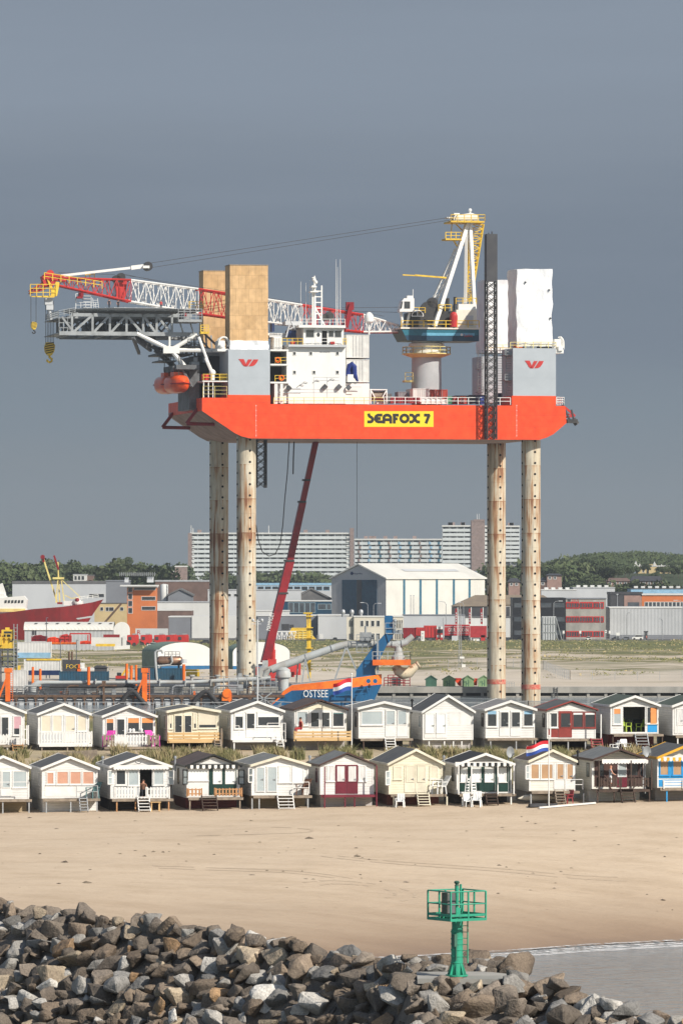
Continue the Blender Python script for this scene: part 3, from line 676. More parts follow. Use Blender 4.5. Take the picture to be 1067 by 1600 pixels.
for v in (V0,V1-4):
    m=RM();n0=P(267,547,v)
    m.tube(P(214,521,v),n0,.38);m.tube(P(308,523,v),n0,.38);m.tube(n0,P(345,548,v),.4);m.tube(n0+Vector((.5,0,-.5)),P(308,596,v),.42);m.tube(P(265,520,v),P(265,543,v),.22)
    m.box(n0.x-1.4,n0.x+1.6,v-.4,v+.4,n0.z-.6,n0.z+.7)
    m.build('support_brace','white_paint',hd)
m=RM()
for v in (V0+5,V1):
    m.bar(P(208,527,V0),Vector((P(243,546,V0).x,v,P(243,546,V0).z)),.5);m.tube(P(243,546,v),P(282,582,v),.5);m.tube(P(207,526,v),P(246,545,v),.4);m.tube(P(246,545,v),P(300,540,v),.3)
m.pbox(246,300,552,555,8,18)
for k in range(6):m.pbar([(250+k*9,540,8),(256+k*9,555,9)],.2)
m.rail([P(249,563,6),P(276,563,6)],1.2,3,1,.06);m.pbox(249,276,563,565,6,14);m.ladder(P(299,560,5),P(303,532,5),.8,.05)
m.pbar([(308,523,4),(330,549,4)],.3);m.pbar([(318,520,4),(352,552,4)],.35)
m.build('lower_frame','mid_steel',hd)
m=RM();m.rail([P(119,481,12),P(150,481,12)],1.0,2,1,.05)
for k in range(5):m.pbox(131,143,462+k*4.5,463+k*4.5,12,14)
m.pbar([(119,486,12),(119,459,12)],.15);m.pbar([(143,486,12),(143,464,12)],.15);m.ladder(P(151,482,12),P(149,466,12),.9,.06);m.pbar([(119,459,12),(131,459,12)],.15)
m.build('stair_tower','light_panel',hd)
m=RM();m.pbox(121,130,463,466,11,13);m.tube(P(127,463,12),P(127,457,12),.5);m.pbox(288,292,489,495,2.5,3);m.build('fire_monitor','crimson',hd)
# ------------------------------------------------ accommodation block
ab=thing('accommodation_block','white four storey crew quarters with wheelhouse on the platform deck','crew quarters',tuple(P(500,631,2)),0,None,RIG)
m=RM();m.pbox(450.5,540,541,631,-2.6,12);m.pbox(540,577,599,631.5,-1.8,10)
m.build('wall','white_paint',ab)
for px,py in ((460.5,552),(486,552),(527.5,552),(460.5,581.5),(491,581.5),(527.5,581.5)):
    m=RM();m.pbox(px-2.8,px+2.8,py-3.2,py+3.4,-2.68,-2.6);w=m.build('window','white_paint',ab)
    m=RM();m.pbox(px-1.9,px+1.7,py-2.1,py+2.3,-2.72,-2.68);m.build('pane','glass',w)
m=RM()                                                       # plate joints, hatches and pipework on the front
for z in (589,594,608,613):m.pbox(456 if z > 600 else 490,530,z,z+.5,-2.64,-2.6)
for px in (490,511):m.pbox(px,px+.6,590,622,-2.64,-2.6)
for px,py in ((495,593),(518,591),(470,600),(476,596)):m.path([P(px-5,py+4,-2.8),P(px,py,-2.9),P(px+5,py+2,-2.8)],.07,5)
for a,b,c,d in ((430,470,612,614),(455,470,606,608),(545,565,604,605),(543,556,609,610)):m.pbox(a,b,c,d,-2.7,-2.6)
m.build('pipework','light_panel',ab)
m=RM()
for px,py in ((452,606),(508,604),(530,604),(545,605)):m.path([P(px-3,py+3,-2.9),P(px+2,py-2,-3.0)],.42,8)
m.build('vent_pipe','mid_steel',ab)
text_part('ship_number','MC.476972','mid_steel',ab,RIG,499.5,515,549.2,551.2,-2.62)
m=RM();m.pbox(451,541.5,538.5,542,-3.6,12);m.build('bridge_deck','light_panel',ab)
wh=RM();wh.pbox(474,537,512,539,-2.4,7);wh=wh.build('wheelhouse','white_paint',ab)
m=RM();m.pbox(467,540,508,512,-3.4,8);m.build('roof','white_paint',ab)
for a,b,c,d in ((478.5,490.5,516,526.5),(514,521,517,526),(523.5,533,517,526.5)):
    m=RM();m.pbox(a-.8,b+.8,c-.8,d+.8,-2.46,-2.4);w=m.build('window','light_panel',wh);m=RM();m.pbox(a,b,c,d,-2.5,-2.46);m.build('pane','glass',w)
m=RM();m.pbox(493,501,516.5,537.5,-2.47,-2.4);d_=m.build('door','white_paint',wh);m=RM();m.ball(P(497.5,523,-2.5),(.3,.05,.4));m.build('porthole','glass',d_)
m=RM();m.pbox(503.5,511,517,538,-2.45,-2.4);m.pbox(503.5,505,517,538,-2.5,-2.45);m.build('doorway','painted_void',wh)  # flat black plate paints the dark inside of the open doorway
m=RM();m.pbox(517,523,533,538,-2.9,-2.5);m.pbox(454.5,461,533.5,538,-3,-2.4);m.build('life_raft_locker','red_paint',ab)
m=RM();m.rail([P(441,538.5,-3.4),P(473,538.5,-3.4)],1.15,2,1,.05);m.rail([P(430,568,-3),P(448,568,-3)],1.1,2,1,.05);m.rail([P(430,596,-3),P(448,596,-3)],1.1,2,1,.05);m.rail([P(536,538.5,-3.4),P(541,538.5,-3.4)],1.1,2,1,.05);m.build('railing','yellow_paint',ab)
m=RM();m.rail([P(476,538.5,-3.4),P(536,538.5,-3.4)],1.15,2,1.3,.045);m.rail([P(468,508,-3.2),P(539,508,-3.2)],1.1,2,1.3,.045);m.build('railing','white_paint',ab)
m=RM();m.pbox(422.8,450,549,631,4,11);m.build('recess_wall','charcoal',ab)
m=RM()
for py in (546,568.5,596.5):m.pbox(423,451,py,py+2.5,-3.2,8)
m.pbox(431,450.3,598,630,-2.2,4);m.pbar([(449,546,-3),(449,597,-3)],.3)
for px in (430,432.5,439,441):m.pbar([(px,598,-3),(px,631,-3)],.25)
m.build('side_deck','white_paint',ab)
for px,py in ((434,562.5),(440,590.5)):
    m=RM();c=P(px,py,-3.15);m.path([c+Vector((.42*math.cos(2*math.pi*k/14),0,.42*math.sin(2*math.pi*k/14))) for k in range(14)],.12,6,True);m.build('lifebuoy','orange_paint',ab)
m=RM();m.pbox(449,463,516,529,-1,1);m.build('equipment_frame','navy',ab);m=RM();m.pbox(425,429,505,518,2,4);m.build('equipment_frame','navy',ab)
m=RM();m.pbox(446,470,502,508,2,5);m.pbox(421,452,521,527,0,6);m.tube(P(452,515,0),P(470,505,0),.15);m.tube(P(447,527,-1),P(452,508,-1),.15);m.tube(P(461,515,-1),P(455,502,-1),.15);m.build('roof_plant','light_panel',ab)
# radar mast and aerials
m=RM();m.ladder(P(495.5,508,2),P(495.5,446,2),1.7,.12,1.0);m.tube(P(491.5,508,2),P(491.5,440,2),.28,.2);m.tube(P(491.5,440,2),P(491.5,431,2),.12)
m.tube(P(492,480,2),P(507,508,2),.14);m.tube(P(492,480,2),P(478,508,4),.14);m.pbox(487,495,447,449,1,3);m.pbox(485,498,455,456.5,1,3);m.ball(P(490.5,437,2),.4);m.ball(P(493.5,441,2),.35)
m.pbox(488,493,433,434.5,1.6,2.4)
m.build('radar_mast','white_paint',ab)
for px,py in ((525,405),(527.5,417),(531.5,405),(478,442),(470,440),(484,438)):
    m=RM();m.tube(P(px,508,3),P(px,py,3),.07 if px > 500 else .045,.03,n=5);m.build('whip_aerial','white_paint',ab)
m=RM();m.tube(P(576.5,523,2),P(576.5,503,2),.16);m.path([P(576.5,505,2)+Vector((0,0,h)) for h in (0,.3,1.0,1.5,1.9,2.05)],[.5,.82,.85,.75,.42,.1],14);m.build('satellite_dome','white_paint',ab,smooth=True)
m=RM();c=P(514,494,4);m.tube(c-Vector((0,.6,0)),c+Vector((0,.6,0)),.8,n=14);c=P(508,496,4);m.tube(c-Vector((0,.6,0)),c+Vector((0,.6,0)),.6,n=14);m.build('searchlight','dark_steel',ab)
# ------------------------------------------------ things standing on or hanging from the platform
def wrapped(px0,px1,py0,py1,v0,v1,label,cat,mt,amp,grp,name):
    m=RM();u0,u1=RIG.u(px0,v0),RIG.u(px1,v0);m.gridbox(u0,u1,v0,v1,RIG.z(py1,u0,v0),RIG.z(py0,u0,v0),.8,amp,.45)
    return m,name,mt,label,cat,grp
for a in ((359.5,419,414,535,-2.4,2.4,'taller plywood-clad leg tower with the white skirt in front of the lattice boom','scaffold tower','plywood',.03),
          (318,366,423,552,25.5,30,'plywood-clad leg tower farther back behind the red lattice boom','scaffold tower','plywood',.03)):
    m=RM();u0,u1=RIG.u(a[0],a[4]),RIG.u(a[1],a[4]);z0,z1=RIG.z(a[3],u0,a[4]),RIG.z(a[2],u0,a[4])
    t=thing('scaffold_tower',a[6],a[7],((u0+u1)/2,(a[4]+a[5])/2,z0),0,None,RIG)
    m.gridbox(u0,u1,a[4],a[5],z0,z1,1.2,.05,.5);m.build('boarding',a[8],t)
    m=RM();m.gridbox(u0-.06,u1+.06,a[4]-.06,a[5]+.06,z1-.05,z1+.12,1,.03,.5);m.build('cap','wood_old',t)
    if a[4] < 0:m=RM();m.gridbox(u0+.05,u1+.1,a[4]-.15,a[5]+.15,z0-1.4,z0+.35,.5,.22,.9);m.build('skirt','shrinkwrap',t)
for a in ((806.5,862.5,420,541,-3.5,3.5,'white sheeted leg tower nearest the right end, with a torn billowing edge'),(757,800,437,551,24.5,31.5,'white sheeted leg tower partly hidden behind the dark lattice mast')):
    m=RM();u0,u1=RIG.u(a[0],a[4]),RIG.u(a[1],a[4]);z0,z1=RIG.z(a[3],u0,a[4]),RIG.z(a[2],u0,a[4])
    t=thing('sheeted_tower',a[6],'scaffold tower',((u0+u1)/2,(a[4]+a[5])/2,z0),0,None,RIG)
    m.gridbox(u0,u1,a[4],a[5],z0,z1,.7,.26,.5);m.build('sheeting','shrinkwrap',t,smooth=True)
    if a[4] < 0:
        m=RM()
        for px,py in ((821,441),(858,453),(860,497)):m.ppoly([(px-1,py-1.4),(px+.6,py-.8),(px+1.4,py+.4),(px+.2,py+1.6),(px-.5,py+.5)],a[4]-.4,a[4]+.1)
        m.build('torn_patch','mid_steel',t)
def lattice_mast(label,px,pyt,pyb,v,w,solid=None):
    a,b=P(px,pyb,v),P(px,pyt,v);t=thing('lattice_mast',label,'lattice mast',tuple(a),0,None,RIG);h=w/2
    top=P(px,solid,v).z if solid else b.z;m=RM();Q=lambda z:[(a.x-h,v-h,z),(a.x+h,v-h,z),(a.x+h,v+h,z),(a.x-h,v+h,z)]
    m.lattice(Q(a.z),Q(top),max(4,round((top-a.z)/(w*.8))),.16,.08,x=True);m.build('lattice','dark_steel',t)
    if solid:
        m=RM();m.box(a.x-h-.12,a.x+h+.12,v-h-.12,v+h+.12,top,b.z);m.tube((a.x+.2,v,b.z),(a.x+.2,v,b.z+.5),.12);m.tube((a.x-.4,v,b.z),(a.x-.4,v,b.z+.3),.1);m.build('mast_head','charcoal',t)
lattice_mast('tall dark lattice mast with a solid black head in front of the hull',766.5,366,686,-5.2,1.75,440)
lattice_mast('short dark lattice mast hanging below the hull beside the left legs',407.5,680,762,6,1.75)
# lifeboats
def lifeboat(px,py,v,label):
    c=P(px,py,v);t=thing('lifeboat',label,'lifeboat',(c.x,c.y,c.z-1.9),0,'lifeboats at the bow',RIG)
    m=RM();vs=[];n=18;k=16
    for i in range(k+1):
        s=i/k*2-1;w=1.75*(1-abs(s)**3.2)**.6+.02;hz=(1-abs(s)**4)**.5
        for j in range(n):
            a=2*math.pi*j/n;zz_=math.sin(a);up=1.55 if zz_ > 0 else 1.75
            vs.append((c.x+math.copysign(abs(math.cos(a))**.75,math.cos(a))*w,c.y+s*4.2,c.z+math.copysign(abs(zz_)**.85,zz_)*up*hz+(.25*abs(s)**2)))
    turn=lambda mb:setattr(mb,'v',[(x-(y-c.y)*.16,y,z) for x,y,z in mb.v])
    m.add(vs,[(i*n+j,(i+1)*n+j,(i+1)*n+(j+1) % n,i*n+(j+1) % n) for i in range(k) for j in range(n)]);turn(m);m.build('body','lifeboat_orange',t,smooth=True)
    m=RM();m.box(c.x-.9,c.x+.9,c.y-1.2,c.y+.6,c.z+1.2,c.z+2.15);turn(m);m.build('cockpit','lifeboat_orange',t)
    m=RM()
    for s in (-1,1):m.box(c.x-1.78,c.x+1.78,c.y-.2+s*2.2,c.y+.2+s*2.2,c.z-.12,c.z+.06)
    m.path([(c.x-1.7,c.y-2.3,c.z-.05),(c.x-1.2,c.y-3.7,c.z),(c.x,c.y-4.3,c.z+.1),(c.x+1.2,c.y-3.7,c.z),(c.x+1.7,c.y-2.3,c.z-.05)],.1,6);turn(m);m.build('fender','crimson',t)
    m=RM()
    for s in (-1,1):m.tube((c.x,c.y+s*2.6,c.z+1.4),(c.x,c.y+s*2.6,c.z+5),.07,n=5)
    m.build('fall_rope','dark_steel',t)
lifeboat(276,600,3,'nearer of two orange lifeboats hanging under the bow, beside the dark machinery')
lifeboat(261,601,9,'farther orange lifeboat partly hidden behind the nearer lifeboat')
dv=RM()
for v in (1,5,8,12):dv.path([P(300,605,v),P(292,590,v),P(285,576,v),P(270,574,v)],.3,6)
dv.pbox(276,312,570,577,0,14);dv.pbox(272,296,577,580,2,12);dv.pbox(296,312,577,640,2,14)
dv.build('davit','mid_steel',rig)
# containers and gear on the deck
def container(label,px0,px1,py0,py1,v0,mt,ln=6.1,grp='containers on the platform deck'):
    u0,u1=RIG.u(px0,v0),RIG.u(px1,v0);z0,z1=RIG.z(py1,u0,v0),RIG.z(py0,u0,v0)
    t=thing('shipping_container',label,'container',((u0+u1)/2,v0+ln/2,z0),0,grp,RIG)
    m=RM();m.box(u0+.06,u1-.06,v0+.06,v0+ln-.06,z0+.1,z1-.06);m.build('box',mt,t)
    m=RM()
    for u in (u0,u1-.14):
        for v in (v0,v0+ln-.14):m.box(u,u+.14,v,v+.14,z0,z1)
    for z in (z0,z1-.14):
        for v in (v0,v0+ln-.14):m.box(u0+.14,u1-.14,v,v+.14,z,z+.14)
        for u in (u0,u1-.14):m.box(u,u+.14,v0+.14,v0+ln-.14,z,z+.14)
    m.build('frame',mt,t)
    m=RM()
    for k in (.3,.42,.58,.7):m.bar((u0+(u1-u0)*k,v0+.02,z0+.2),(u0+(u1-u0)*k,v0+.02,z1-.2),.05)
    m.build('lock_rod','galv',t);return t
container('white container at the top of the stack beside the wheelhouse',541,577,523,559,0,'container_white',8,'white containers beside the crew quarters')
container('white container under the topmost one, beside the blue tarpaulin',541,577,561.5,597,0,'container_white',8,'white containers beside the crew quarters')
container('plain white container on deck in front of the crane pedestal',645,671,607,628,6,'white_panel')
container('red container beside the white one at the crane pedestal',671.5,699,608.5,630,6.5,'container_red')
container('small grey container behind the red drums',622,636,612,624,9,'grey_panel',3)
container('small red container in front of the dark lattice mast',716,729,621.5,631,2,'container_red',3)
container('low red container left of the small one on the right deck',700,714,620,631,4,'red_paint',3)
container('small navy container right of the small red container',748,757,617,631,4,'navy',3)
container('low navy container at the foot of the rear right jack house',779,790,614,631,6,'navy',3)
m=RM();m.ptube([(541,587,-2.2),(546,571,-2.2),(549,569,-2.2),(553,573,-2.2),(554,586,-2.2),(559,596,-2.2)],[.2,.5,.55,.55,.5,.15],8);m.gridbox(RIG.u(542,-2),RIG.u(553,-2),-2.1,-1.6,P(545,588,-2).z,P(545,573,-2).z,.3,.2,1.2)
tag(m.build('tarpaulin','tarp_blue'),'blue tarpaulin hung beside the white containers','tarpaulin')
m=RM();m.pbox(543,552,585,597,-2.6,-2.1);tag(m.build('equipment_cabinet','white_paint'),'small white cabinet under the blue tarpaulin','cabinet')
for i,(a,b,lab) in enumerate(((610,624,'leftmost red drum rack along the deck rail'),(625,640,'middle red drum rack along the deck rail'),(641,655,'rightmost red drum rack along the deck rail'))):
    c=P((a+b)/2,631,-2);t=thing('drum_rack',lab,'drum rack',tuple(c),0,'red drum racks',RIG);u0,u1=RIG.u(a,-2),RIG.u(b,-2)
    for k in range(3):
        m=RM();uu=u0+(u1-u0)*(k+.5)/3
        for z in (0,.55):m.lathe([(.3,0),(.33,.04),(.3,.2),(.33,.26),(.3,.35),(.3,.5)],(uu,-2,c.z+.1+z),10)
        m.build('drum','crimson',t)
    m=RM();m.rail([(u0,-2.4,c.z),(u1,-2.4,c.z)],1.15,2,1.7,.03);m.build('frame','red_paint',t)
c=P(592,631,-1);t=thing('cable_reel','big cable reel in a white frame beside the crew quarters','cable reel',tuple(c),0,None,RIG)
m=RM();a,b=P(580,618,0),P(603,618,0);m.path([a,a+Vector((.2,0,0)),a+Vector((.2,0,0)),b-Vector((.2,0,0)),b-Vector((.2,0,0)),b],[1.1,1.1,.8,.8,1.1,1.1],16);m.build('drum','wood_old',t)
m=RM();m.pbox(578,605,608,609.5,-1.3,1.3);m.pbar([(579,609,-1.3),(586,622,-1.3)],.2);m.pbar([(604,609,-1.3),(597,622,-1.3)],.2);m.pbar([(579,609,-1.3),(579,631,-1.3)],.2);m.pbar([(604,609,-1.3),(604,631,-1.3)],.2);m.build('frame','white_paint',t)
for lab,a,b,c_,d,mt,nm in (('white tank frame with grey lid on the right deck',659,690,621,631,'white_paint','skid_tank'),('green pump unit beside the small red container',699.5,706,619.5,631,'green_tank','pump_unit'),('blue pump unit left of the lattice mast',751,758,620,631,'tarp_blue','pump_unit'),('white valve skid beside the green pump',691,698,624,631,'white_paint','valve_skid'),('white crate beside the cable reel',589,602,625,631,'white_paint','deck_crate')):
    u0,u1=RIG.u(a,0),RIG.u(b,0);z0,z1=RIG.z(d,u0,0),RIG.z(c_,u0,0);t=thing(nm,lab,nm.replace('_',' '),((u0+u1)/2,1,z0),0,None,RIG)
    m=RM();m.tube((u0+.15,.8,(z0+z1)/2),(u1-.15,.8,(z0+z1)/2),(z1-z0)*.38,n=14);m.box(u0,u1,.2,1.6,z0,z0+.25);m.build('tank',mt,t,smooth=True)
    m=RM();m.rail([(u0,.2,z0),(u1,.2,z0),(u1,1.6,z0)],z1-z0,1,.9,.07);m.build('frame',mt,t)
for lb,bx in (('low dark winch house behind the red drum racks',((598,616,620,630,11,13),(601,612,615,620,11.3,12.7))),('low dark machine between the tank skid and the lattice mast',((712,742,618,622,14,18),(716,738,622,631,14.3,17.7))),('dark humped machine left of the rear right jack house',((730,746,622,630,10,12),(734,743,617,622,10.3,11.7)))):
    t=thing('deck_machinery',lb,'machinery',tuple(P((bx[0][0]+bx[0][1])/2,bx[0][3],bx[0][4])),0,None,RIG)
    for q_,nm in zip(bx,('base','housing')):m=RM();m.pbox(*q_);m.build(nm,'mid_steel',t)
for k,(px,py,lb) in enumerate(((720,619,'orange cylinder rack on deck left of the lattice mast'),(792,626,'dark cylinder rack at the foot of the right jack house'))):
    m=RM()
    for i in range(4):m.tube(P(px+i*2.2,631,9),P(px+i*2.2,py,9),.2,n=8)
    m.pbox(px-1.5,px+8.5,627,628,8.6,8.8);tag(m.build('cylinder_rack','orange_paint' if k == 0 else 'dark_steel'),lb,'cylinder rack')
# ------------------------------------------------ the big pedestal crane
CV=14.0
c0=P(666,606,CV)
cr=thing('pedestal_crane','tall pedestal crane with blue turntable and white and yellow A-frame on the platform','crane',tuple(c0),0,None,RIG)
m=RM();r1=(RIG.u(689,CV)-RIG.u(643,CV))/2
m.lathe([(r1,zt-c0.z),(r1,P(666,600,CV).z-c0.z),(r1*.97,P(666,556,CV).z-c0.z)],c0,32);m.build('pedestal','pedestal_grey',cr,smooth=True)
zr=lambda py:P(666,py,CV).z-c0.z
m=RM();m.lathe([(r1*.97,zr(557)),(r1*1.12,zr(553)),(r1*1.12,zr(547)),(r1*1.02,zr(546)),(r1*1.02,zr(543)),(r1*1.18,zr(541)),(r1*1.18,zr(537)),(r1*1.0,zr(536)),(r1*1.0,zr(531))],c0,32);m.build('slewing_ring','white_paint',cr,smooth=True)
m=RM();m.lathe([(r1,zr(559)),(r1*1.62,zr(554)),(r1*1.62,zr(552.5)),(r1,zr(552.5))],c0,24)
cc=Vector(c0);ring=[cc+Vector((r1*1.6*math.cos(2*math.pi*k/16),r1*1.6*math.sin(2*math.pi*k/16),zr(553))) for k in range(17)];m.rail(ring,1.25,2,1.6,.06)
m.pbox(633,645,594,597,CV-2.5,CV);m.rail([P(633,594,CV-2.5),P(645,594,CV-2.5)],1.4,2,1,.06);m.build('walkway','pale_yellow',cr)
m=RM();m.ppoly([(626,513),(748,513),(748,533),(700,533),(636,531.5)],CV-4.5,CV+4.5);tbl=m.build('turntable','crane_blue',cr)
m=RM();m.ppoly([(660,520),(741,520.5),(741,524.5),(658,524.5)],CV-4.56,CV-4.52);m.build('stripe','light_blue',tbl);m=RM();m.ppoly([(628,514.5),(747.5,514.5),(747.5,524),(632,524)],CV-4.52,CV-4.5);m.build('upper_band','crane_teal',tbl);m=RM();m.pbox(626,749,511.8,514.2,CV-4.7,CV+4.7);m.build('deck_edge','cream_paint',tbl);m=RM();m.tube(P(721,523,CV-4.62),P(721,523,CV-4.5),.24,n=14);m.build('emblem','white_paint',tbl)
m=RM();text_part('name_lettering','Seafox','red_paint',tbl,RIG,724.5,738,521.5,526.5,CV-4.57)
m=RM();m.pbox(712.5,744,484,512,CV-4,CV+3);m.build('engine_house','cream_paint',cr)
m=RM();m.pbox(716,743,475,484,CV-3.6,CV+2);m.build('house_roof','white_paint',cr)
m=RM();m.pbox(728,739,493,509,CV-4.05,CV-4);m.build('louvre_door','light_panel',cr)
m=RM()
for a,b,c_,d in ((640,660,488,512),(660,680,482,512),(682,700,478,512),(672,684,470,490),(700,706,490,512)):m.pbox(a,b,c_,d,CV-2.6,CV+2.6)
for px,py,rr in ((650,500,1.5),(672,486,1.9),(690,493,1.6),(676,473,1.0)):c=P(px,py,CV-2.9);m.tube(c,c+Vector((0,1,0)),rr,n=18)
m.tube(P(699,485,CV),P(699,466,CV),.35);m.tube(P(711,485,CV),P(711,464,CV),.35);m.build('winch','dark_steel',cr)
m=RM();m.tube(P(708.5,511,CV-4.2),P(708.5,493,CV-4.2),.72,n=14);m.ball(P(708.5,493,CV-4.2),.7);m.build('gas_bottle','red_paint',cr)
cb=RM();cb.ppoly([(624,487),(628,470),(631,466),(647,466),(647,487)],CV-4.2,CV-1.8);cb=cb.build('cab','white_paint',cr)
m=RM();m.pbox(631.5,640.5,471,482,CV-4.26,CV-4.2);m.ppoly([(624.6,482),(627.6,471),(629.5,471),(627.5,482)],CV-4.25,CV-4.2);m.build('window','glass',cb)
m=RM();m.pbox(636,645,462,466,CV-3.5,CV-2);m.tube(P(645,466,CV-3),P(645,452,CV-3),.06);m.tube(P(626,488,CV-3),P(630,513,CV-3),.25);m.tube(P(640,488,CV-3),P(634,513,CV-3),.25);m.build('cab_support','white_paint',cr)
m=RM();m.rail([P(627,512,CV-4.6),P(748,512,CV-4.6)],1.3,2,2.0,.07);m.rail([P(744,475,CV-3),P(712,475,CV-3)],1.1,2,1.4,.06);m.rail([P(645,489,CV-3.4),P(664,489,CV-3.4)],1.0,2,1.4,.06);m.rail([P(685,486,CV-3.4),P(705,486,CV-3.4)],1.2,2,1.4,.06);m.build('railing','yellow_paint',cr)
m=RM();m.path([P(652+9*math.cos(R_(t)),494-9*math.sin(R_(t)),CV-3.6) for t in range(0,181,20)],.1,5);m.pbar([(643,494,CV-3.6),(661,494,CV-3.6)],.15);m.pbar([(652,494,CV-3.6),(652,485,CV-3.6)],.12);m.build('guard','white_paint',cr)
m=RM()
for dv_ in (-3.2,3.2):
    m.pbar([(678,510,CV+dv_),(730,349,CV+dv_*.35)],.75);m.pbar([(742,505,CV+dv_),(734,349,CV+dv_*.35)],.6);m.pbar([(726,505,CV+dv_*.6),(729,349,CV+dv_*.3)],.5)
m.build('a_frame','white_paint',cr)
m=RM();q0,q1=P(671,480,CV-.8),P(712,388,CV-.8)
m.lattice([q0,q0+Vector((1,0,.3)),q0+Vector((1,1,.3)),q0+Vector((0,1,0))],[q1,q1+Vector((1,0,.3)),q1+Vector((1,1,.3)),q1+Vector((0,1,0))],12,.1,.07);m.build('stair_ladder','white_paint',cr)
m=RM();q0,q1=P(728,470,CV-.5),P(736,350,CV-.5)
m.lattice([q0,q0+Vector((1,0,0)),q0+Vector((1,1,0)),q0+Vector((0,1,0))],[q1,q1+Vector((2.4,0,0)),q1+Vector((2.4,1,0)),q1+Vector((0,1,0))],16,.12,.09);m.build('ladder_cage','yellow_paint',cr)
m=RM();m.pbox(704,757,345,347.5,CV-3,CV+3);m.rail([P(704,345.5,CV-3),P(757,345.5,CV-3),P(757,345.5,CV+3),P(704,345.5,CV+3),P(704,345.5,CV-3)],1.2,2,1.3,.07)
m.pbox(696,720,372.5,375,CV-2.5,CV+1);m.rail([P(696,373,CV-2.5),P(720,373,CV-2.5),P(720,373,CV+1)],1.2,2,1.1,.07);m.pbar([(708,375,CV-2),(718,392,CV)],.2);m.pbar([(720,375,CV-2),(724,384,CV)],.2);m.pbar([(706,346,CV),(704,372,CV-2)],.15);m.pbar([(712,350,CV),(722,360,CV)],.2)
m.build('platform','yellow_paint',cr)
m=RM()
for v in (-1.6,-.5,.6,1.7):
    for px,rr in ((716,.9),(736,1.1)):c=P(px,342,CV+v);m.tube(c,c+Vector((0,.4,0)),rr,n=16)
m.ppoly([(711,345),(714,336),(733,333),(745,335),(749,345)],CV-2,CV+2);m.tube(P(734,334,CV),P(734,326,CV),.18);m.ball(P(734,328.5,CV),.35);m.pbox(709,718,333,336,CV-1,CV+1);m.pbox(698,706,339,341,CV-1,CV+1)
m.build('head_sheave','white_paint',cr)
m=RM()
for v in (-2.6,-1):m.pbar([(697,434,CV+v),(648,430,CV+v)],.3);m.pbar([(690,433,CV+v),(629,429.5,CV+v)],.22)
m.build('spar','yellow_paint',cr)
# boom: lattice sections in red and white
def boomq(px,t,b,hw):a,c=P(px,t,CV),P(px,b,CV);return [(c.x,CV-hw,c.z),(c.x,CV+hw,c.z),(a.x,CV+hw,a.z),(a.x,CV-hw,a.z)]
TOP=[(60,440),(100,433),(140,435),(205,438),(308,452),(420,469),(565,492),(622,507),(644,515)]
BOT=[(60,446),(90,446),(200,471),(308,490),(420,505),(565,519),(625,519),(644,518)]
def sect(px0,px1,mt,n,lab):
    f=lambda px:boomq(px,lerp_tab(px,TOP),lerp_tab(px,BOT),min(1.6,.5+(px-60)*.015 if px < 300 else 1.6 if px < 560 else max(.5,1.6-(px-560)*.012)))
    m=RM();m.lattice(f(px0),f(px1),n,.18 if mt == 'red_paint' else .17,.10);return m.build('boom_section',mt,cr,lab)
sect(565,644,'white_paint',9,'white heel end of the boom');sect(470,565,'red_paint',8,'red section between white sections');sect(392,470,'white_paint',7,'white middle section');sect(308,392,'red_paint',7,'red section by the plywood towers');sect(203,308,'white_paint',9,'white outer section');sect(92,203,'red_paint',10,'red tip section')
m=RM();m.pbar([(565,519,CV),(625,519,CV)],.5);m.pbar([(540,511,CV-1.8),(548,476,CV-1.8)],1.2,.8);m.pbox(541,553,472,484,CV-2,CV-1.2);m.build('boom_stop','crimson',cr)
m=RM();m.ppoly([(66,432),(74,425.5),(95,429),(104,433),(104,440),(90,438),(82,448),(70,448)],CV-1.2,CV+1.2)
for v in (-.9,0,.9):c=P(79,428,CV+v);m.tube(c,c+Vector((0,.3,0)),.75,n=14)
m.build('boom_head','red_paint',cr)
m=RM();m.ppoly([(74,436),(79,441),(84,452),(88,440),(94,441),(90,462),(84,465),(50,464),(50,462.6),(80,462),(81,456)],CV-1.5,CV-1.3)
m.rail([P(48,463,CV-1.6),P(88,463,CV-1.6)],2.2,3,1.2,.07);m.rail([P(70,437,CV-1.7),P(160,451,CV-1.7)],1.3,2,1.6,.07);m.rail([P(134,434,CV+1),P(148,434,CV+1)],1.1,2,.8,.07);m.build('boom_walkway','yellow_paint',cr)
m=RM();A=boomq(46,455,459,.5);B=boomq(70,440,452,.8);m.lattice(A,B,5,.12,.08);m.build('jib_tip','red_paint',cr)
m=RM();c=P(190,433,CV-.6);m.tube(c,c+Vector((0,1.2,0)),.8,n=16);c=P(183,436,CV-.6);m.tube(c,c+Vector((0,1.2,0)),.75,n=16);c=P(232,416,CV-.7);m.tube(c,c+Vector((0,1.4,0)),.85,n=16);m.build('sheave','dark_steel',cr)
m=RM();m.ppoly([(180,441),(186,440),(196,436),(199,440),(196,466),(184,468)],CV-.5,CV+.5);m.build('sheave_frame','red_paint',cr)
m=RM();m.pbar([(95,431,CV),(205,418.5,CV)],.45);m.pbar([(205,418.5,CV),(226,416,CV)],.75);m.pbox(224,234,415,419,CV-1,CV+1);m.pbar([(232,410,CV),(232,422,CV)],.3);m.build('pendant_strut','white_paint',cr)
m=RM()
for v in (-.7,.7):
    for a,b in (((236,411,CV),(700,340,CV)),((238,418,CV),(702,344,CV))):m.tube(RIG.p(a[0],a[1],CV+v),RIG.p(b[0],b[1],CV+v),.055,n=4)
m.tube(P(92,426,CV),P(180,429,CV),.05,n=4);m.tube(P(192,428,CV),P(420,476,CV-1),.05,n=4);m.tube(P(196,430,CV),P(600,494,CV),.04,n=4)
m.tube(P(530,481,CV),P(622,480,CV),.05,n=4);m.tube(P(540,486,CV),P(622,488,CV),.05,n=4)
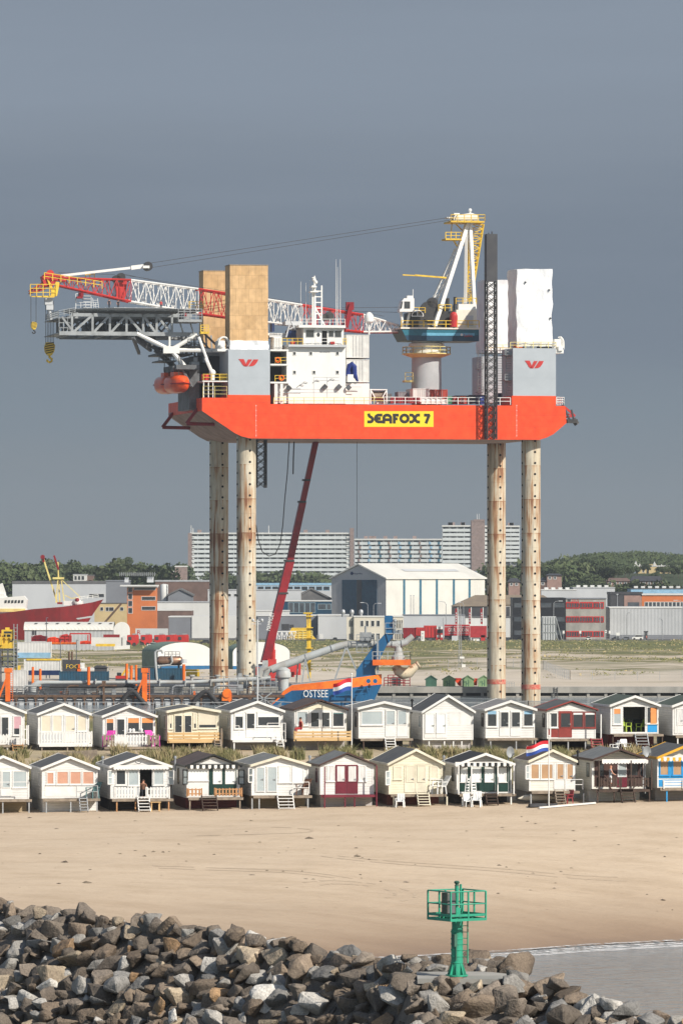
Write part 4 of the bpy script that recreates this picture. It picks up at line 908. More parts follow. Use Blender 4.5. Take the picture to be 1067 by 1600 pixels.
m.build('cable','dark_steel',cr)
# hook blocks hang from the boom: things of their own
def hook_block(label,px,pyt,pyb,w,v,cabs,top):
    a=P(px,pyb,v);b=P(px,pyt,v);h=b.z-a.z;t=thing('hook_block',label,'hook block',tuple(a),0,'hook blocks on the boom tip',RIG);k=w/2
    body=[(-.7,1),(.5,1),(1,.86),(.85,.55),(.35,.34),(-.35,.34),(-.85,.5),(-1,.75)]
    m=RM();m.prism([(a.x+x*k,a.z+h*z) for x,z in body],v-.5,v+.5);bd=m.build('cheek','yellow_paint',t)
    m=RM()
    for i in range(5):
        z=.48+i*.115;wl=lerp_tab(z,[(.34,.4),(.5,.78),(.75,.95),(.9,.92),(1,.6)])
        m.prism([(a.x-wl*k,a.z+h*(z-.06)),(a.x+wl*k*.9,a.z+h*(z+.03)),(a.x+wl*k*.9,a.z+h*(z+.075)),(a.x-wl*k,a.z+h*(z-.015))],v-.54,v-.5)
    m.build('stripe','sign_black',bd)
    m=RM();m.path([(a.x,v,a.z+h*.36),(a.x,v,a.z+h*.25),(a.x+k*.45,v,a.z+h*.16),(a.x+k*.4,v,a.z+h*.05),(a.x,v,a.z),(a.x-k*.4,v,a.z+h*.05),(a.x-k*.45,v,a.z+h*.14)],k*.22,8);m.build('hook','yellow_paint' if w > 1.5 else 'dark_steel',t,smooth=True)
    m=RM()
    for c in cabs:m.tube(P(c[0],pyt+2,v),P(c[1],top,v),.06,n=4)
    m.build('cable','dark_steel',t)
hook_block('large black and yellow striped hook block hanging from the boom tip',78,535,566,1.95,CV,((72,72),(74.5,74.5),(77,77),(79.5,79.5),(82,82),(84.5,84.5)),470)
hook_block('small black and yellow striped hook block on the jib left of the large one',53.5,503,521,1.1,CV,((49,49),(57,57)),463)
m=RM();m.pbox(71,83,466,476,CV-.6,CV+.6);m.pbox(73,84,476,484,CV-.5,CV+.5);m.tube(P(78,484,CV),P(80,500,CV),.3);m.build('hoist_gear','light_panel',cr)
# loops of hose and a cable under the hull
m=RM();m.ptube([(452,690,18),(449,740,18),(445,780,18),(442,820,18),(438,850,18),(430,866,18),(420,869,18),(410,862,18),(404,845,18),(400,820,18)],.09,6);tag(m.build('hose','dark_steel'),'dark hose hanging in a loop below the hull','hose')
m=RM();m.ptube([(459.5,690,20),(458.5,715,20),(458,741,20)],.12,6);tag(m.build('rope','dark_steel'),'short dark rope end hanging below the hull','rope')
m=RM();m.ptube([(557.5,690,16),(557.5,840,16)],.05,4);tag(m.build('cable','dark_steel'),'thin straight cable hanging below the hull over the apartment blocks','cable')
# telescopic crane behind the left legs
tcv=20
bse=P(412,1040,tcv);tc_=thing('telescopic_crane','red telescopic crane boom rising behind the left legs to the hull','crane',(bse.x,bse.y,0),0,None,RIG)
m=RM();m.pbar([(414,1036,tcv),(453,876,tcv)],1.5,1.5);bm1=m.build('boom_base','crimson',tc_)
m=RM();m.pbar([(453,876,tcv),(473,784,tcv)],1.15,1.2);m.build('boom_section','crimson',tc_,'middle section')
m=RM();m.pbar([(473,784,tcv),(493.5,689,tcv)],.98,1.0);m.build('boom_section','crimson',tc_,'top section')
for t in ((412,1039),(453,876),(473,784),(480,750),(443.5,927)):m=RM();m.pbox(t[0]-(7 if t[1] > 800 else 5.5),t[0]+(7 if t[1] > 800 else 5.5),t[1]-1.5,t[1]+1.5,tcv-.85,tcv+.85);m.build('collar','dark_steel',tc_)
m=RM();m.ptube([(426.5,1045,tcv),(427,1015,tcv)],.45,8);m.ptube([(427,1015,tcv),(427.5,985,tcv)],.3,8);m.pbox(418,432,1030,1042,tcv-1.5,tcv+1.5);m.build('lift_cylinder','red_paint',tc_)
m=RM();m.pbox(400,470,1042,1055,tcv-1.5,tcv+1.5);m.pbox(455,470,1034,1044,tcv-1.3,tcv+1.3);m.build('carrier','red_paint',tc_)
def boom_text(body,m,parent,A,B,hgt,v,name):
    """white lettering that runs up the boom"""
    cu=bpy.data.curves.new(name,'FONT');cu.body=body;cu.extrude=.5;tmp=bpy.data.objects.new(name,cu);COL.objects.link(tmp)
    me=bpy.data.meshes.new_from_object(tmp.evaluated_get(bpy.context.evaluated_depsgraph_get()));bpy.data.objects.remove(tmp)
    xs=[q.co.x for q in me.vertices];ys_=[q.co.y for q in me.vertices];a,b=P(*A,v),P(*B,v);d=b-a;nrm=Vector((-d.z,0,d.x)).normalized()*hgt;T=MW[parent].inverted() @ RIG.M
    for q in me.vertices:
        s=(q.co.x-min(xs))/(max(xs)-min(xs));h=(q.co.y-min(ys_))/(max(ys_)-min(ys_))-.5
        w=a+d*s+nrm*h;q.co=T @ Vector((w.x,v-(q.co.z+.5)*.02,w.z))
    me.materials.clear();me.materials.append(MATS[m]);o=bpy.data.objects.new(name,me);COL.objects.link(o);o.parent=parent;MW[o]=MW[parent]
boom_text('MAMMOET','white_paint',bm1,(419,985),(425.5,957),.8,tcv-.8,'lettering')
# ================================================================ beach huts
HYAW=R_(10)
HGRP='beach huts in two rows'
def pane_rect(mb,x0,x1,y0,y1,v0,v1):mb.pbox(x0,x1,y0,y1,v0,v1)
def make_window(fr,parent,x0,x1,y0,y1,pane,frame,v=0,bars=0,blind=None):
    m=MB(fr);u0,u1=fr.u(x0,v),fr.u(x1,v);z0,z1=fr.z(y1,u0,v),fr.z(y0,u0,v);b=.075
    m.box(u0,u1,v-.05,v,z0,z0+b);m.box(u0,u1,v-.05,v,z1-b,z1);m.box(u0,u0+b,v-.05,v,z0+b,z1-b);m.box(u1-b,u1,v-.05,v,z0+b,z1-b)
    m.box(u0-.05,u1+.05,v-.09,v,z0-.05,z0)
    for k in range(bars):uu=u0+(u1-u0)*(k+1)/(bars+1);m.box(uu-.03,uu+.03,v-.045,v,z0+b,z1-b)
    w=m.build('window',frame,parent)
    m=MB(fr);m.box(u0+b,u1-b,v-.025,v-.002,z0+b,z1-b);m.build('pane',pane,w)
    if blind:m=MB(fr);m.box(u0+b,u1-b,v-.035,v-.026,z1-b-(z1-z0)*blind[1],z1-b);m.build('blind',blind[0],w)
    return w
def make_door(fr,parent,x0,x1,y0,y1,panel,panes,pane,v=0,frame=None):
    m=MB(fr);m.pbox(x0,x1,y0,y1,v-.04,v);u0,u1=fr.u(x0,v),fr.u(x1,v);d=m.build('door',panel,parent)
    for a,b,c,e in panes:
        m=MB(fr);m.pbox(a,b,c,e,v-.055,v-.04);m.build('pane',pane,d)
        m=MB(fr);p0,p1=fr.u(a,v),fr.u(b,v);z0,z1=fr.z(e,p0,v),fr.z(c,p0,v);t=.05
        m.box(p0-t,p1+t,v-.075,v-.04,z1,z1+t);m.box(p0-t,p1+t,v-.075,v-.04,z0-t,z0);m.box(p0-t,p0,v-.075,v-.04,z0,z1);m.box(p1,p1+t,v-.075,v-.04,z0,z1);m.build('moulding',frame or panel,d)
    zm=(fr.z(y0,u0,v)+fr.z(y1,u0,v))/2
    m=MB(fr);m.box(u1-.16,u1-.12,v-.11,v-.04,zm-.06,zm+.06);m.box(u1-.28,u1-.12,v-.12,v-.09,zm-.015,zm+.02);m.build('handle','galv',d)
    return d
def fence(fr,parent,x0,x1,y0,y1,style,mt,v):
    m=MB(fr);u0,u1=fr.u(x0,v),fr.u(x1,v);z0,z1=fr.z(y1,u0,v),fr.z(y0,u0,v);h=z1-z0
    if style == 'picket':
        n=max(3,round((u1-u0)/.23))
        for i in range(n):
            a=u0+(u1-u0)*i/n+.03;w=(u1-u0)/n*.5;j=random.uniform(-.02,.02)
            m.prism([(a,z0+.02),(a+w,z0+.02),(a+w,z1-.06+j),(a+w/2,z1+j),(a,z1-.06+j)],v-.03,v)
        for k in (.22,.75):m.box(u0,u1,v,v+.05,z0+h*k,z0+h*k+.08)
        for u in (u0,u1):m.box(u-.045,u+.045,v,v+.09,z0-.05,z1)
        return m.build('picket_fence',mt,parent)
    if style == 'plank':
        n=3
        for i in range(n):a=z0+h*(i+.12)/n;m.box(u0,u1,v-.04,v,a,a+h/n*.72)
        k=max(2,round((u1-u0)/1.3))
        for i in range(k+1):u=u0+(u1-u0)*i/k;m.box(u-.05,u+.05,v,v+.1,z0-.1,z1)
        return m.build('plank_rail',mt,parent)
    m.rail([(u0,v,z0),(u1,v,z0)],h,2,1.4,.025);return m.build('railing',mt,parent)
def steps(fr,parent,x0,x1,y0,y1,mt,v,slope=.75):
    u0,u1=fr.u(x0,v),fr.u(x1,v);z1,z0=fr.z(y0,u0,v),fr.z(y1,u0,v-.9);run=max(.5,(z1-z0)*slope);n=max(3,round((z1-z0)/.2))
    m=MB(fr)
    for u in (u0,u1):m.bar((u,v-.02,z1),(u,v-run,z0),.06,.2)
    for i in range(n):t=(i+.3)/n;m.box(u0,u1,v-run*t-.2,v-run*t+.02,z1+(z0-z1)*t-.03,z1+(z0-z1)*t+.02)
    return m.build('steps',mt,parent)
def hut(label,L,R,WL,apex,eave,floor,base,roof,barge,wall,items,Y,porch=1.2,deck='wood_old',posts=(),post_m='trim_white',skirt=None,skirt_v=.15,ov=.25,fences=(),stp=(),valance=None,chimney=None,uprights=(),side=(),bargew=.18,gable=None,lean=0,roof_over=.10):
    fr=Frame((L-CX)*Y/FPX,Y,HYAW)
    w=fr.u(R);zf=fr.z(floor,0);ze=fr.z(eave,0);za=fr.z(apex,w/2,-ov);zbs=fr.z(base,w/2,-porch)
    X=fr.X0;s=FPX/Y;k=s*(math.sin(HYAW)+X/Y);d=max(5.0,min(7.2,(L-WL)/k));t=.09;xm=w/2
    th=thing('beach_hut',label,'beach hut',(w/2,d/2,zbs),0,HGRP,fr)
    # body: floor, side and back walls, gables, and the front wall laid out round any open doorway
    m=MB(fr)
    m.box(t,w-t,t,d-t,zf-.14,zf);m.box(0,t,0,d,zf-.14,ze);m.box(w-t,w,0,d,zf-.14,ze);m.box(t,w-t,d-t,d,zf-.14,ze)
    holes=[(fr.u(i[1]),fr.u(i[2]),fr.z(i[4],0),fr.z(i[3],0)) for i in items if i[0] == 'o']
    xs=sorted({t,w-t,*[h for q_ in holes for h in q_[:2]]});zs=sorted({zf-.14,ze,*[min(max(h,zf),ze) for q_ in holes for h in q_[2:]]})
    for a,b in zip(xs,xs[1:]):
        for c,e in zip(zs,zs[1:]):
            if b-a < 1e-4 or e-c < 1e-4:continue
            if any(h[0]-1e-4 <= a and b <= h[1]+1e-4 and h[2]-.02 <= c and e <= h[3]+.02 for h in holes):continue
            m.box(a,b,0,t,c,e)
    for v0,v1 in ((0,t),(d-t,d)):m.prism([(0,ze),(w,ze),(xm,za-.08)],v0,v1)
    m.build('wall',wall,th)
    # roof
    rs=roof_over;sl=(za-ze)/xm;e0=ze-sl*rs;tk=.1
    m=MB(fr);m.prism([(-rs,e0),(xm,za),(w+rs,e0),(w+rs,e0+tk),(xm,za+tk),(-rs,e0+tk)],-ov,d+.15);rf=m.build('roof',roof,th)
    if chimney:
        m=MB(fr);vv=4.2;pp=fr.p(chimney[0],chimney[1],vv);m.tube((pp.x,vv,pp.z-1.1),(pp.x,vv,pp.z),.07,n=8);m.tube((pp.x,vv,pp.z-.18),(pp.x,vv,pp.z-.05),.12,n=8);m.build('chimney','galv' if chimney[2] == 0 else 'black',rf)
    for sgn in (-1,1):
        xe=-rs if sgn < 0 else w+rs;bw=bargew;m=MB(fr)
        for v0,v1 in ((-ov-.05,-ov),(d+.15,d+.2)):
            m.prism([(xm,za+tk+.03),(xe,e0+tk+.03),(xe,e0+tk+.03-bw),(xm,za+tk+.03-bw*1.05)] if sgn > 0 else [(xe,e0+tk+.03),(xm,za+tk+.03),(xm,za+tk+.03-bw*1.05),(xe,e0+tk+.03-bw)],v0,v1)
        m.box(min(xe,xe+.05*sgn),max(xe,xe+.05*sgn),-ov,d+.15,e0-.04,e0+tk+.02)
        m.build('barge_board',barge,rf)
    if gable:m=MB(fr);m.prism([(.25,ze+.02),(w-.25,ze+.02),(xm,za-.22)],-.03,0);m.build('gable_panel',gable,th)
    # corner trims, door and windows
    m=MB(fr)
    for u in (0,w-.1):m.box(u,u+.1,-.025,0,zf-.14,ze)
    m.box(.1,w-.1,-.025,0,ze-.07,ze+.05);m.build('corner_trim',barge if 'white' not in wall else 'trim_white',th)
    for i in items:
        if i[0] == 'w':make_window(fr,th,i[1],i[2],i[3],i[4],i[5],i[6],0,i[7] if len(i) > 7 else 0,i[8] if len(i) > 8 else None)
        elif i[0] == 'd':make_door(fr,th,i[1],i[2],i[3],i[4],i[5],i[6],i[7],0,i[8] if len(i) > 8 else None)
        elif i[0] == 'p':m=MB(fr);m.pbox(i[1],i[2],i[3],i[4],-.014,0);m.build('front_panel',i[5],th)
        elif i[0] == 'h':# shutter or sash standing open at a right angle
            m=MB(fr);u=fr.u(i[1]);z0,z1=fr.z(i[4],u),fr.z(i[3],u);dx=.06;sg=-1 if i[1] < (L+R)/2 else 1;q0,q1=Vector((u,0,0)),Vector((u+sg*.35,-.35,0))
            for zz0 in (z0,z1,(z0+z1)/2):m.bar(q0+Vector((0,0,zz0)),q1+Vector((0,0,zz0)),.06)
            for qq in (q0,q1):m.bar(qq+Vector((0,0,z0)),qq+Vector((0,0,z1)),.07)
            sh=m.build('shutter',i[5],th);m=MB(fr);m.add([q0+Vector((0,0,z0)),q1+Vector((0,0,z0)),q1+Vector((0,0,z1)),q0+Vector((0,0,z1))],[(0,1,2,3)]);m.add([p+Vector((.012,.012,0)) for p in [q0+Vector((0,0,z0)),q1+Vector((0,0,z0)),q1+Vector((0,0,z1)),q0+Vector((0,0,z1))]],[(3,2,1,0)]);m.build('pane','pale_glass',sh)
    for v0,fm_,pn in side:
        m=MB(fr);za_,zb_=zf+.75,ze-.25;m.box(-.05,0,v0,v0+.75,za_,za_+.07);m.box(-.05,0,v0,v0+.75,zb_-.07,zb_);m.box(-.05,0,v0,v0+.07,za_+.07,zb_-.07);m.box(-.05,0,v0+.68,v0+.75,za_+.07,zb_-.07);sw=m.build('side_window',fm_,th)
        m=MB(fr);m.box(-.02,-.002,v0+.07,v0+.68,za_+.07,zb_-.07);m.build('pane',pn,sw)
    # porch
    if porch:
        m=MB(fr);n=5
        for i in range(n):a=-porch+porch*i/n;m.box(-.05,w+.05,a,a+porch/n-.015,zf-.13,zf-.08)
        m.box(-.06,w+.06,-porch-.04,-porch,zf-.24,zf-.06);m.build('deck',deck,th)
    vp=-porch+.08 if porch else -.05
    for px in posts:
        m=MB(fr);u=fr.u(px,vp);m.box(u-.045,u+.045,vp-.045,vp+.045,zbs-.5,zf-.24);m.build('stilt',post_m,th)
    for px,y1,mt in uprights:
        m=MB(fr);u=fr.u(px,vp-.1);m.box(u-.04,u+.04,vp-.22,vp-.14,zbs-.3 if mt == 'trim_maroon' else zf-.1,fr.z(y1,u,vp));m.build('post',mt,th)
    if skirt:m=MB(fr);m.box(.08,w-.08,skirt_v,d-.1,zbs-.6,zf-.145);m.build('skirt',skirt,th)  # dark skirts stand in for the shade under huts open below
    for f_ in fences:fence(fr,th,*f_,-porch+.02 if porch else -.4)
    for s_ in stp:steps(fr,th,*s_,-porch-.05 if porch else -.05)
    if valance:
        x0,x1,y,ma,mb_=valance;vv=-ov-.02;u0,u1=fr.u(x0,vv),fr.u(x1,vv);zt_=fr.z(y-2.5,u0,vv);n=max(8,round((u1-u0)/.22));m=MB(fr)
        for i in range(n):
            m.m=i % 2;a=u0+(u1-u0)*i/n;b=u0+(u1-u0)*(i+1)/n
            m.prism([(a,zt_),(a,zt_-.2),(a+(b-a)*.25,zt_-.26),((a+b)/2,zt_-.285),(a+(b-a)*.75,zt_-.26),(b,zt_-.2),(b,zt_)],vv-.015,vv)
        m.m=0;m.box(u0,u1,vv-.02,vv+.02,zt_,zt_+.06);m.build('valance',[ma,mb_],th)
    # verge cable and gutter on the left flank
    m=MB(fr);m.tube((-.06,d-.6,zbs),(-.06,d-.6,ze),.035,n=6);m.build('downpipe','trim_white' if 'white' in wall else 'wood_old',th)
    return th,fr,zf,zbs
YF,YB=391.0,411.0
G,CR,OR,PA,TN,WH='glass','blind_cream','blind_orange','pale_glass','blind_tan','blind_white'
TW='trim_white'
H={}
# front row, left to right
H['f0']=hut('white beach hut cut by the left edge, front row, above a grey board skirt',-36,46,-60,1183,1200,1247,1268,'felt_dark',TW,'hut_white',
    [('w',-30,-8,1205,1231,PA,TW),('d',2,18,1204,1246,'trim_white',[(5,16,1206,1230)],PA),('w',20,43,1204,1231,PA,TW)],YF,posts=(5,46),post_m='galv',skirt='hut_wood',skirt_v=.8,fences=((0,46,1222,1246,'pipe','trim_white'),))
H['f1']=hut('white beach hut with salmon orange blinds and a chair on its right porch end',66,153,49,1184,1201.5,1246,1268,'felt_dark',TW,'hut_white',
    [('w',73,85.5,1206,1226,OR,TW),('w',88.5,108,1204.5,1226,OR,TW),('w',109,128,1204.5,1226,OR,TW),('w',129,148,1204.5,1226,OR,TW),('p',71,149,1227,1244,'trim_white')],YF,porch=1.0,posts=(73,111,152),post_m='galv',skirt='hut_white',stp=((124,136,1246,1269,'galv'),),fences=((120,153,1228,1246,'pipe','galv'),),side=((1.0,TW,PA),))
H['f2']=hut('white beach hut with open doorway, scalloped white valance and white picket fence, front row',173,266,153,1182,1198.5,1246,1267,'felt_dark',TW,'hut_white',
    [('w',181,197.5,1202.5,1227,G,TW),('w',200,217.5,1202,1228,PA,TW),('o',219,238,1202,1245),('w',240,257,1202,1227,PA,TW),('p',178,218,1229,1245,'light_panel'),('p',239,262,1229,1245,'light_panel'),('h',176,0,1204,1225,TW),('h',263,0,1204,1225,TW)],YF,porch=1.3,  # grey panels paint the wall's shade behind the pickets
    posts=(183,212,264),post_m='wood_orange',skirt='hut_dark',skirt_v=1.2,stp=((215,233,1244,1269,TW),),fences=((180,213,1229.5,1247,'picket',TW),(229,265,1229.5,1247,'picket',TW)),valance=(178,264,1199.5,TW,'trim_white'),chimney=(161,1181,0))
H['f3']=hut('white beach hut with dark green door, black scalloped valance and natural wood pickets',292,375,267,1181,1197.5,1244,1266,'felt_brown','trim_black','hut_white',
    [('w',294,326,1199.5,1220,WH,TW),('p',295,326,1222,1242,'trim_white'),('d',327,347.5,1199.5,1242,'door_green',[(334,346,1202,1224)],WH,TW),('d',347.8,370,1199.5,1242,'door_green',[(353,367,1202,1224)],WH,TW),('h',293,0,1203,1225,'trim_black'),('h',373,0,1203,1225,'trim_black')],YF,porch=1.2,
    posts=(297,375),post_m='wood_old',skirt='hut_maroon',skirt_v=1.0,stp=((315,338,1243,1267,'wood_dark'),),fences=((293,315.5,1231.5,1244,'picket','wood_orange'),(336,378,1231,1244,'picket','wood_orange')),valance=(293,372,1198,'trim_black',TW),chimney=(274,1181,0),bargew=.11,side=((1.0,'trim_black',G),(3.6,'trim_black',G)))
H['f4']=hut('white beach hut with grey roof, pale glazing and a brown folded chair on its deck',393,482,367,1183,1196.5,1241,1264,'felt_grey','trim_cream','hut_white',
    [('d',399,414,1197.5,1238,TW,[(401.5,412.5,1199.5,1236)],PA),('d',416,433,1197.5,1238,TW,[(418.5,431.5,1199,1236)],PA),('w',435,455,1196.5,1223,WH,TW),('w',456,475,1196.5,1223,WH,TW),('h',395,0,1200,1222,TW)],YF,porch=1.2,posts=(394,405,451,481),post_m='galv',skirt='hut_wood',skirt_v=.9,stp=((433,457,1241,1266,TW),),fences=((458,483,1222,1240,'pipe',TW),),chimney=(484,1180,0))
H['f5']=hut('white beach hut with burgundy double door and burgundy posts',500,584,482,1178,1196,1240,1262,'felt_grey','trim_brown','hut_white',
    [('w',510.5,523,1196,1221,'curtain',TW),('d',524,541.3,1195,1240,'trim_maroon',[(526.5,538.5,1197,1221)],'curtain'),('d',541.7,559,1195,1240,'trim_maroon',[(544,556.5,1197,1221)],'curtain'),('w',560,572,1196,1221,'curtain',TW)],YF,porch=.9,deck='trim_maroon',posts=(539,554),post_m='trim_maroon',skirt='hut_greyskirt',skirt_v=.3,uprights=((507,1198,'trim_maroon'),(588,1196,'trim_maroon')),bargew=.10,side=((1.0,'trim_maroon',G),))
H['f6']=hut('cream beach hut with beige blinds and white plastic chairs',607,691,580,1172.5,1194,1239,1259,'felt_dark','trim_cream','hut_cream',
    [('w',614.5,627.5,1197,1218,CR,'trim_cream'),('d',632,648.5,1196,1238,'trim_cream',[(635,646,1197.5,1221)],CR),('d',649,666,1196,1238,'trim_cream',[(652.5,663.5,1197,1221)],CR),('w',671,684,1196.5,1217,CR,'trim_cream'),('h',609,0,1205,1226,TW)],YF,porch=1.2,posts=(615,698),post_m='trim_cream',skirt='hut_redskirt',skirt_v=1.0,stp=((651,669,1239,1260,'trim_cream'),),fences=((672,691,1218,1238,'pipe',TW),))
H['f7']=hut('white beach hut with dark green doors under a striped awning valance',713,799,695,1179,1194.5,1238,1257,'felt_black',TW,'hut_white',
    [('p',713.5,733,1198,1237,'door_green'),('w',719,730,1198.5,1222,WH,TW),('d',733.5,755,1198,1237,'door_green',[(737.5,750,1199.5,1221.5)],WH,TW),('d',755.3,773,1198,1237,'door_green',[(757.5,770,1199.5,1221.5)],WH,TW),('p',773.5,797,1198,1237,'door_green'),('w',778,791,1199,1222,WH,TW)],YF,porch=1.4,posts=(722,798),post_m=TW,skirt='hut_dark',skirt_v=1.3,uprights=((716,1196,TW),(736,1196,TW),(777,1196,TW),(802,1196,TW)),stp=((758,775,1239,1258,'wood_dark'),),valance=(711,800,1194.5,TW,'trim_black'),ov=.6,chimney=(693,1180,0),side=((.9,'trim_black',G),))
H['f8']=hut('white beach hut with tan brown blinds behind the tricolour flag',826,898,805,1173.5,1190,1234,1256,'felt_brown','trim_cream','hut_offwhite',
    [('w',828,842.5,1193,1218,TN,TW),('w',844,864,1193,1218,TN,TW),('d',865,881,1192,1233,TW,[(870,879.5,1194,1217)],TN),('d',882,896,1192,1233,TW,[(885.5,894,1194,1217)],TN),('h',827,0,1196,1217,TW)],YF,porch=1.2,posts=(829,911),post_m='galv',skirt='hut_greyskirt',skirt_v=1.4,stp=((866,880,1235,1257,'wood_old'),),fences=((883,910,1218,1234,'pipe',TW),))
H['f9']=hut('white beach hut with dark brown porch where a man stands',924,1006,895,1172.5,1187,1231,1254,'felt_grey','trim_brown','hut_offwhite',
    [('p',928,1003,1188.5,1229,'trim_brown'),('w',934,944,1190,1214,G,'trim_brown'),('o',946,961,1190,1230),('d',963,979,1188,1230,'trim_maroon',[(965,977,1190,1213)],PA,TW),('w',982,997,1190,1213,G,'trim_brown'),('w',998,1004,1190,1213,G,'trim_brown')],YF,porch=1.5,deck='wood_dark',posts=(933,959,1014),post_m='wood_dark',skirt='hut_white',skirt_v=1.2,uprights=((935,1188,'wood_dark'),(985,1188,'wood_dark'),(1017,1188,'wood_dark')),stp=((968,988,1231,1256,'wood_dark'),),fences=((932,970,1214.5,1230,'picket','wood_dark'),(990,1015,1214.5,1230,'picket','wood_dark')),valance=(940,1012,1190,TW,'trim_white'),ov=.9,bargew=.11,chimney=(902,1172,1),side=((.8,'trim_black',PA),))
H['f10']=hut('beach hut with bright blue front, tan blinds and yellow barge boards',1026,1112,996,1166,1184,1229,1252,'felt_dark','trim_yellow','hut_offwhite',
    [('p',1027,1108,1184.5,1216,'front_blue'),('p',1027,1108,1218,1229,'front_blue'),('w',1029.5,1044.5,1187,1212,TN,'front_blue'),('w',1049.5,1065,1187,1212,TN,'front_blue'),('w',1072,1088,1187,1212,TN,'front_blue')],YF,porch=1.2,posts=(1041,),post_m='front_blue',skirt='hut_greyskirt',skirt_v=.9,fences=((1036,1100,1219,1231,'plank',TW),),uprights=((1036,1219,TW),(1066,1219,TW)),valance=(1027,1105,1186,TW,'trim_yellow'),ov=.45,chimney=(1004,1166,0))
# back row, left to right
H['b0']=hut('white beach hut with pink curtain at the left edge, back row',-40,39,-60,1098,1114,1162,1180,'felt_dark',TW,'hut_white',
    [('w',-34,-10,1120,1149,G,TW),('d',1,16,1118,1160,TW,[(3.5,13.5,1121,1149)],G),('w',21,35,1118,1149,G,TW,0,('curtain_pink',.6))],YB,porch=1.2,posts=(12,34),post_m=TW,skirt='hut_greyskirt',skirt_v=.8,stp=((20,36,1163,1181,'wood_orange'),),fences=((-40,14,1147,1163,'picket',TW),(32,45,1133,1163,'picket',TW)))
H['b1']=hut('white beach hut with all cream blinds down and a white picket fence, back row',60,140,43,1101,1116.5,1161,1166,'felt_dark',TW,'hut_white',
    [('w',64,81,1117,1144,CR,TW),('w',82,98,1117,1144,CR,TW),('d',100,119,1117,1160,TW,[(103.5,117,1119,1142)],CR),('w',121,136,1117,1143,CR,TW),('p',62,99,1145,1160,'light_panel'),('p',120,138,1145,1160,'light_panel')],YB,porch=1.2,deck=TW,posts=(66,106,143),post_m='wood_old',skirt='hut_greyskirt',skirt_v=.6,fences=((63.5,144,1142.5,1162,'picket',TW),),side=())  # grey lower panels: shade behind the picket fence put into colour
H['b2']=hut('white beach hut with orange roller blinds and two pink chairs on the deck',161,243,146,1104.5,1120,1165,1176,'felt_dark',TW,'hut_white',
    [('w',165.5,179,1122,1149,G,TW,0,('curtain_orange',.22)),('d',181,197,1121.5,1162,TW,[(183.5,194.5,1124,1148)],G),('w',199,219,1120.5,1145,G,TW,0,('curtain_orange',.3)),('w',220.5,241,1120.5,1145,G,TW,0,('curtain_orange',.3)),('p',199,241,1147,1164,'light_panel')],YB,porch=1.4,posts=(163,207,248),post_m='wood_old',skirt='hut_greyskirt',skirt_v=1.0,fences=((163,178,1147.5,1164,'picket','wood_old'),(179,231,1147.5,1164,'picket',TW),(231.5,248,1147.5,1164,'picket','wood_old')))  # light grey panel paints the shaded wall behind the fence
H['b3']=hut('cream beach hut with half lowered blinds behind a new horizontal plank rail',262,342,245,1105.5,1112.5,1155,1172,'felt_dark','trim_cream','hut_cream',
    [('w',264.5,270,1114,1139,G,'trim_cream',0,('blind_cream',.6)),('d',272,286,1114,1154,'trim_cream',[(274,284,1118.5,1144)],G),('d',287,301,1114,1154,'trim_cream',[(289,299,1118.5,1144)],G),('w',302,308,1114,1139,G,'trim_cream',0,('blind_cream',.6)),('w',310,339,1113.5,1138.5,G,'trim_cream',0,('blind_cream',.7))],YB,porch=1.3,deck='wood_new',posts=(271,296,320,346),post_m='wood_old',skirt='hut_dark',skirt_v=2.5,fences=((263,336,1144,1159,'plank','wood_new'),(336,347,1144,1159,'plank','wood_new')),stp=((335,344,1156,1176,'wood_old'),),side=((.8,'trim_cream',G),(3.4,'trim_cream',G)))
H['b4']=hut('white beach hut with dark windows and white deck rails over the dune grass',361,442,338,1097.5,1112,1154,1176,'felt_dark',TW,'hut_white',
    [('w',366.5,381,1113,1139,G,TW,0,('blind_white',.2)),('d',384.5,399.5,1113,1152,TW,[(386,397.5,1115,1138)],G),('w',402,437,1112.5,1135,G,TW,0,('blind_white',.28)),('p',402,438,1136.5,1152,'trim_white')],YB,porch=1.2,deck=TW,posts=(366,444),post_m=TW,skirt='hut_greyskirt',skirt_v=.3,fences=((364,374,1134,1155,'pipe',TW),(418,446,1130,1155,'pipe',TW)),stp=((431,441,1150,1169,TW),),side=((.7,TW,PA),))
H['b5']=hut('white beach hut with brown roof, dark panes and a pale wood slat fence, back row',460,541,440,1095,1109.5,1152,1172,'felt_brown','trim_brown','hut_white',
    [('w',463,481.5,1111,1134,PA,TW),('d',483,500,1111,1137,TW,[(486,498,1113.5,1135.5)],G),('d',501,516.5,1111,1137,TW,[(503,514.5,1113.5,1135.5)],G),('w',519,538,1112,1136,G,TW,0,('teal_cloth',.07)),('p',462,540,1138,1151,'trim_white')],YB,porch=1.3,deck='wood_new',posts=(497,508),post_m='wood_dark',skirt='hut_greyskirt',skirt_v=.3,fences=((460,548,1142,1156,'plank','wood_new'),),bargew=.12,gable='hut_cream')
H['b6']=hut('white beach hut with scalloped gable edge and pale windows, steps over a dark underside',560,639,545,1098,1107.5,1152,1172,'felt_grey',TW,'hut_white',
    [('w',563.5,598,1110.5,1133,PA,TW),('d',602,618,1109,1151,TW,[(603.5,616,1111,1131.5)],PA),('d',620,636.5,1109,1151,TW,[(622,634,1111,1131.5)],PA)],YB,porch=1.2,posts=(568,600,640),post_m='wood_dark',skirt='hut_dark',skirt_v=2.2,stp=((601,616,1153,1174,TW),),side=((.6,'trim_brown',G),))
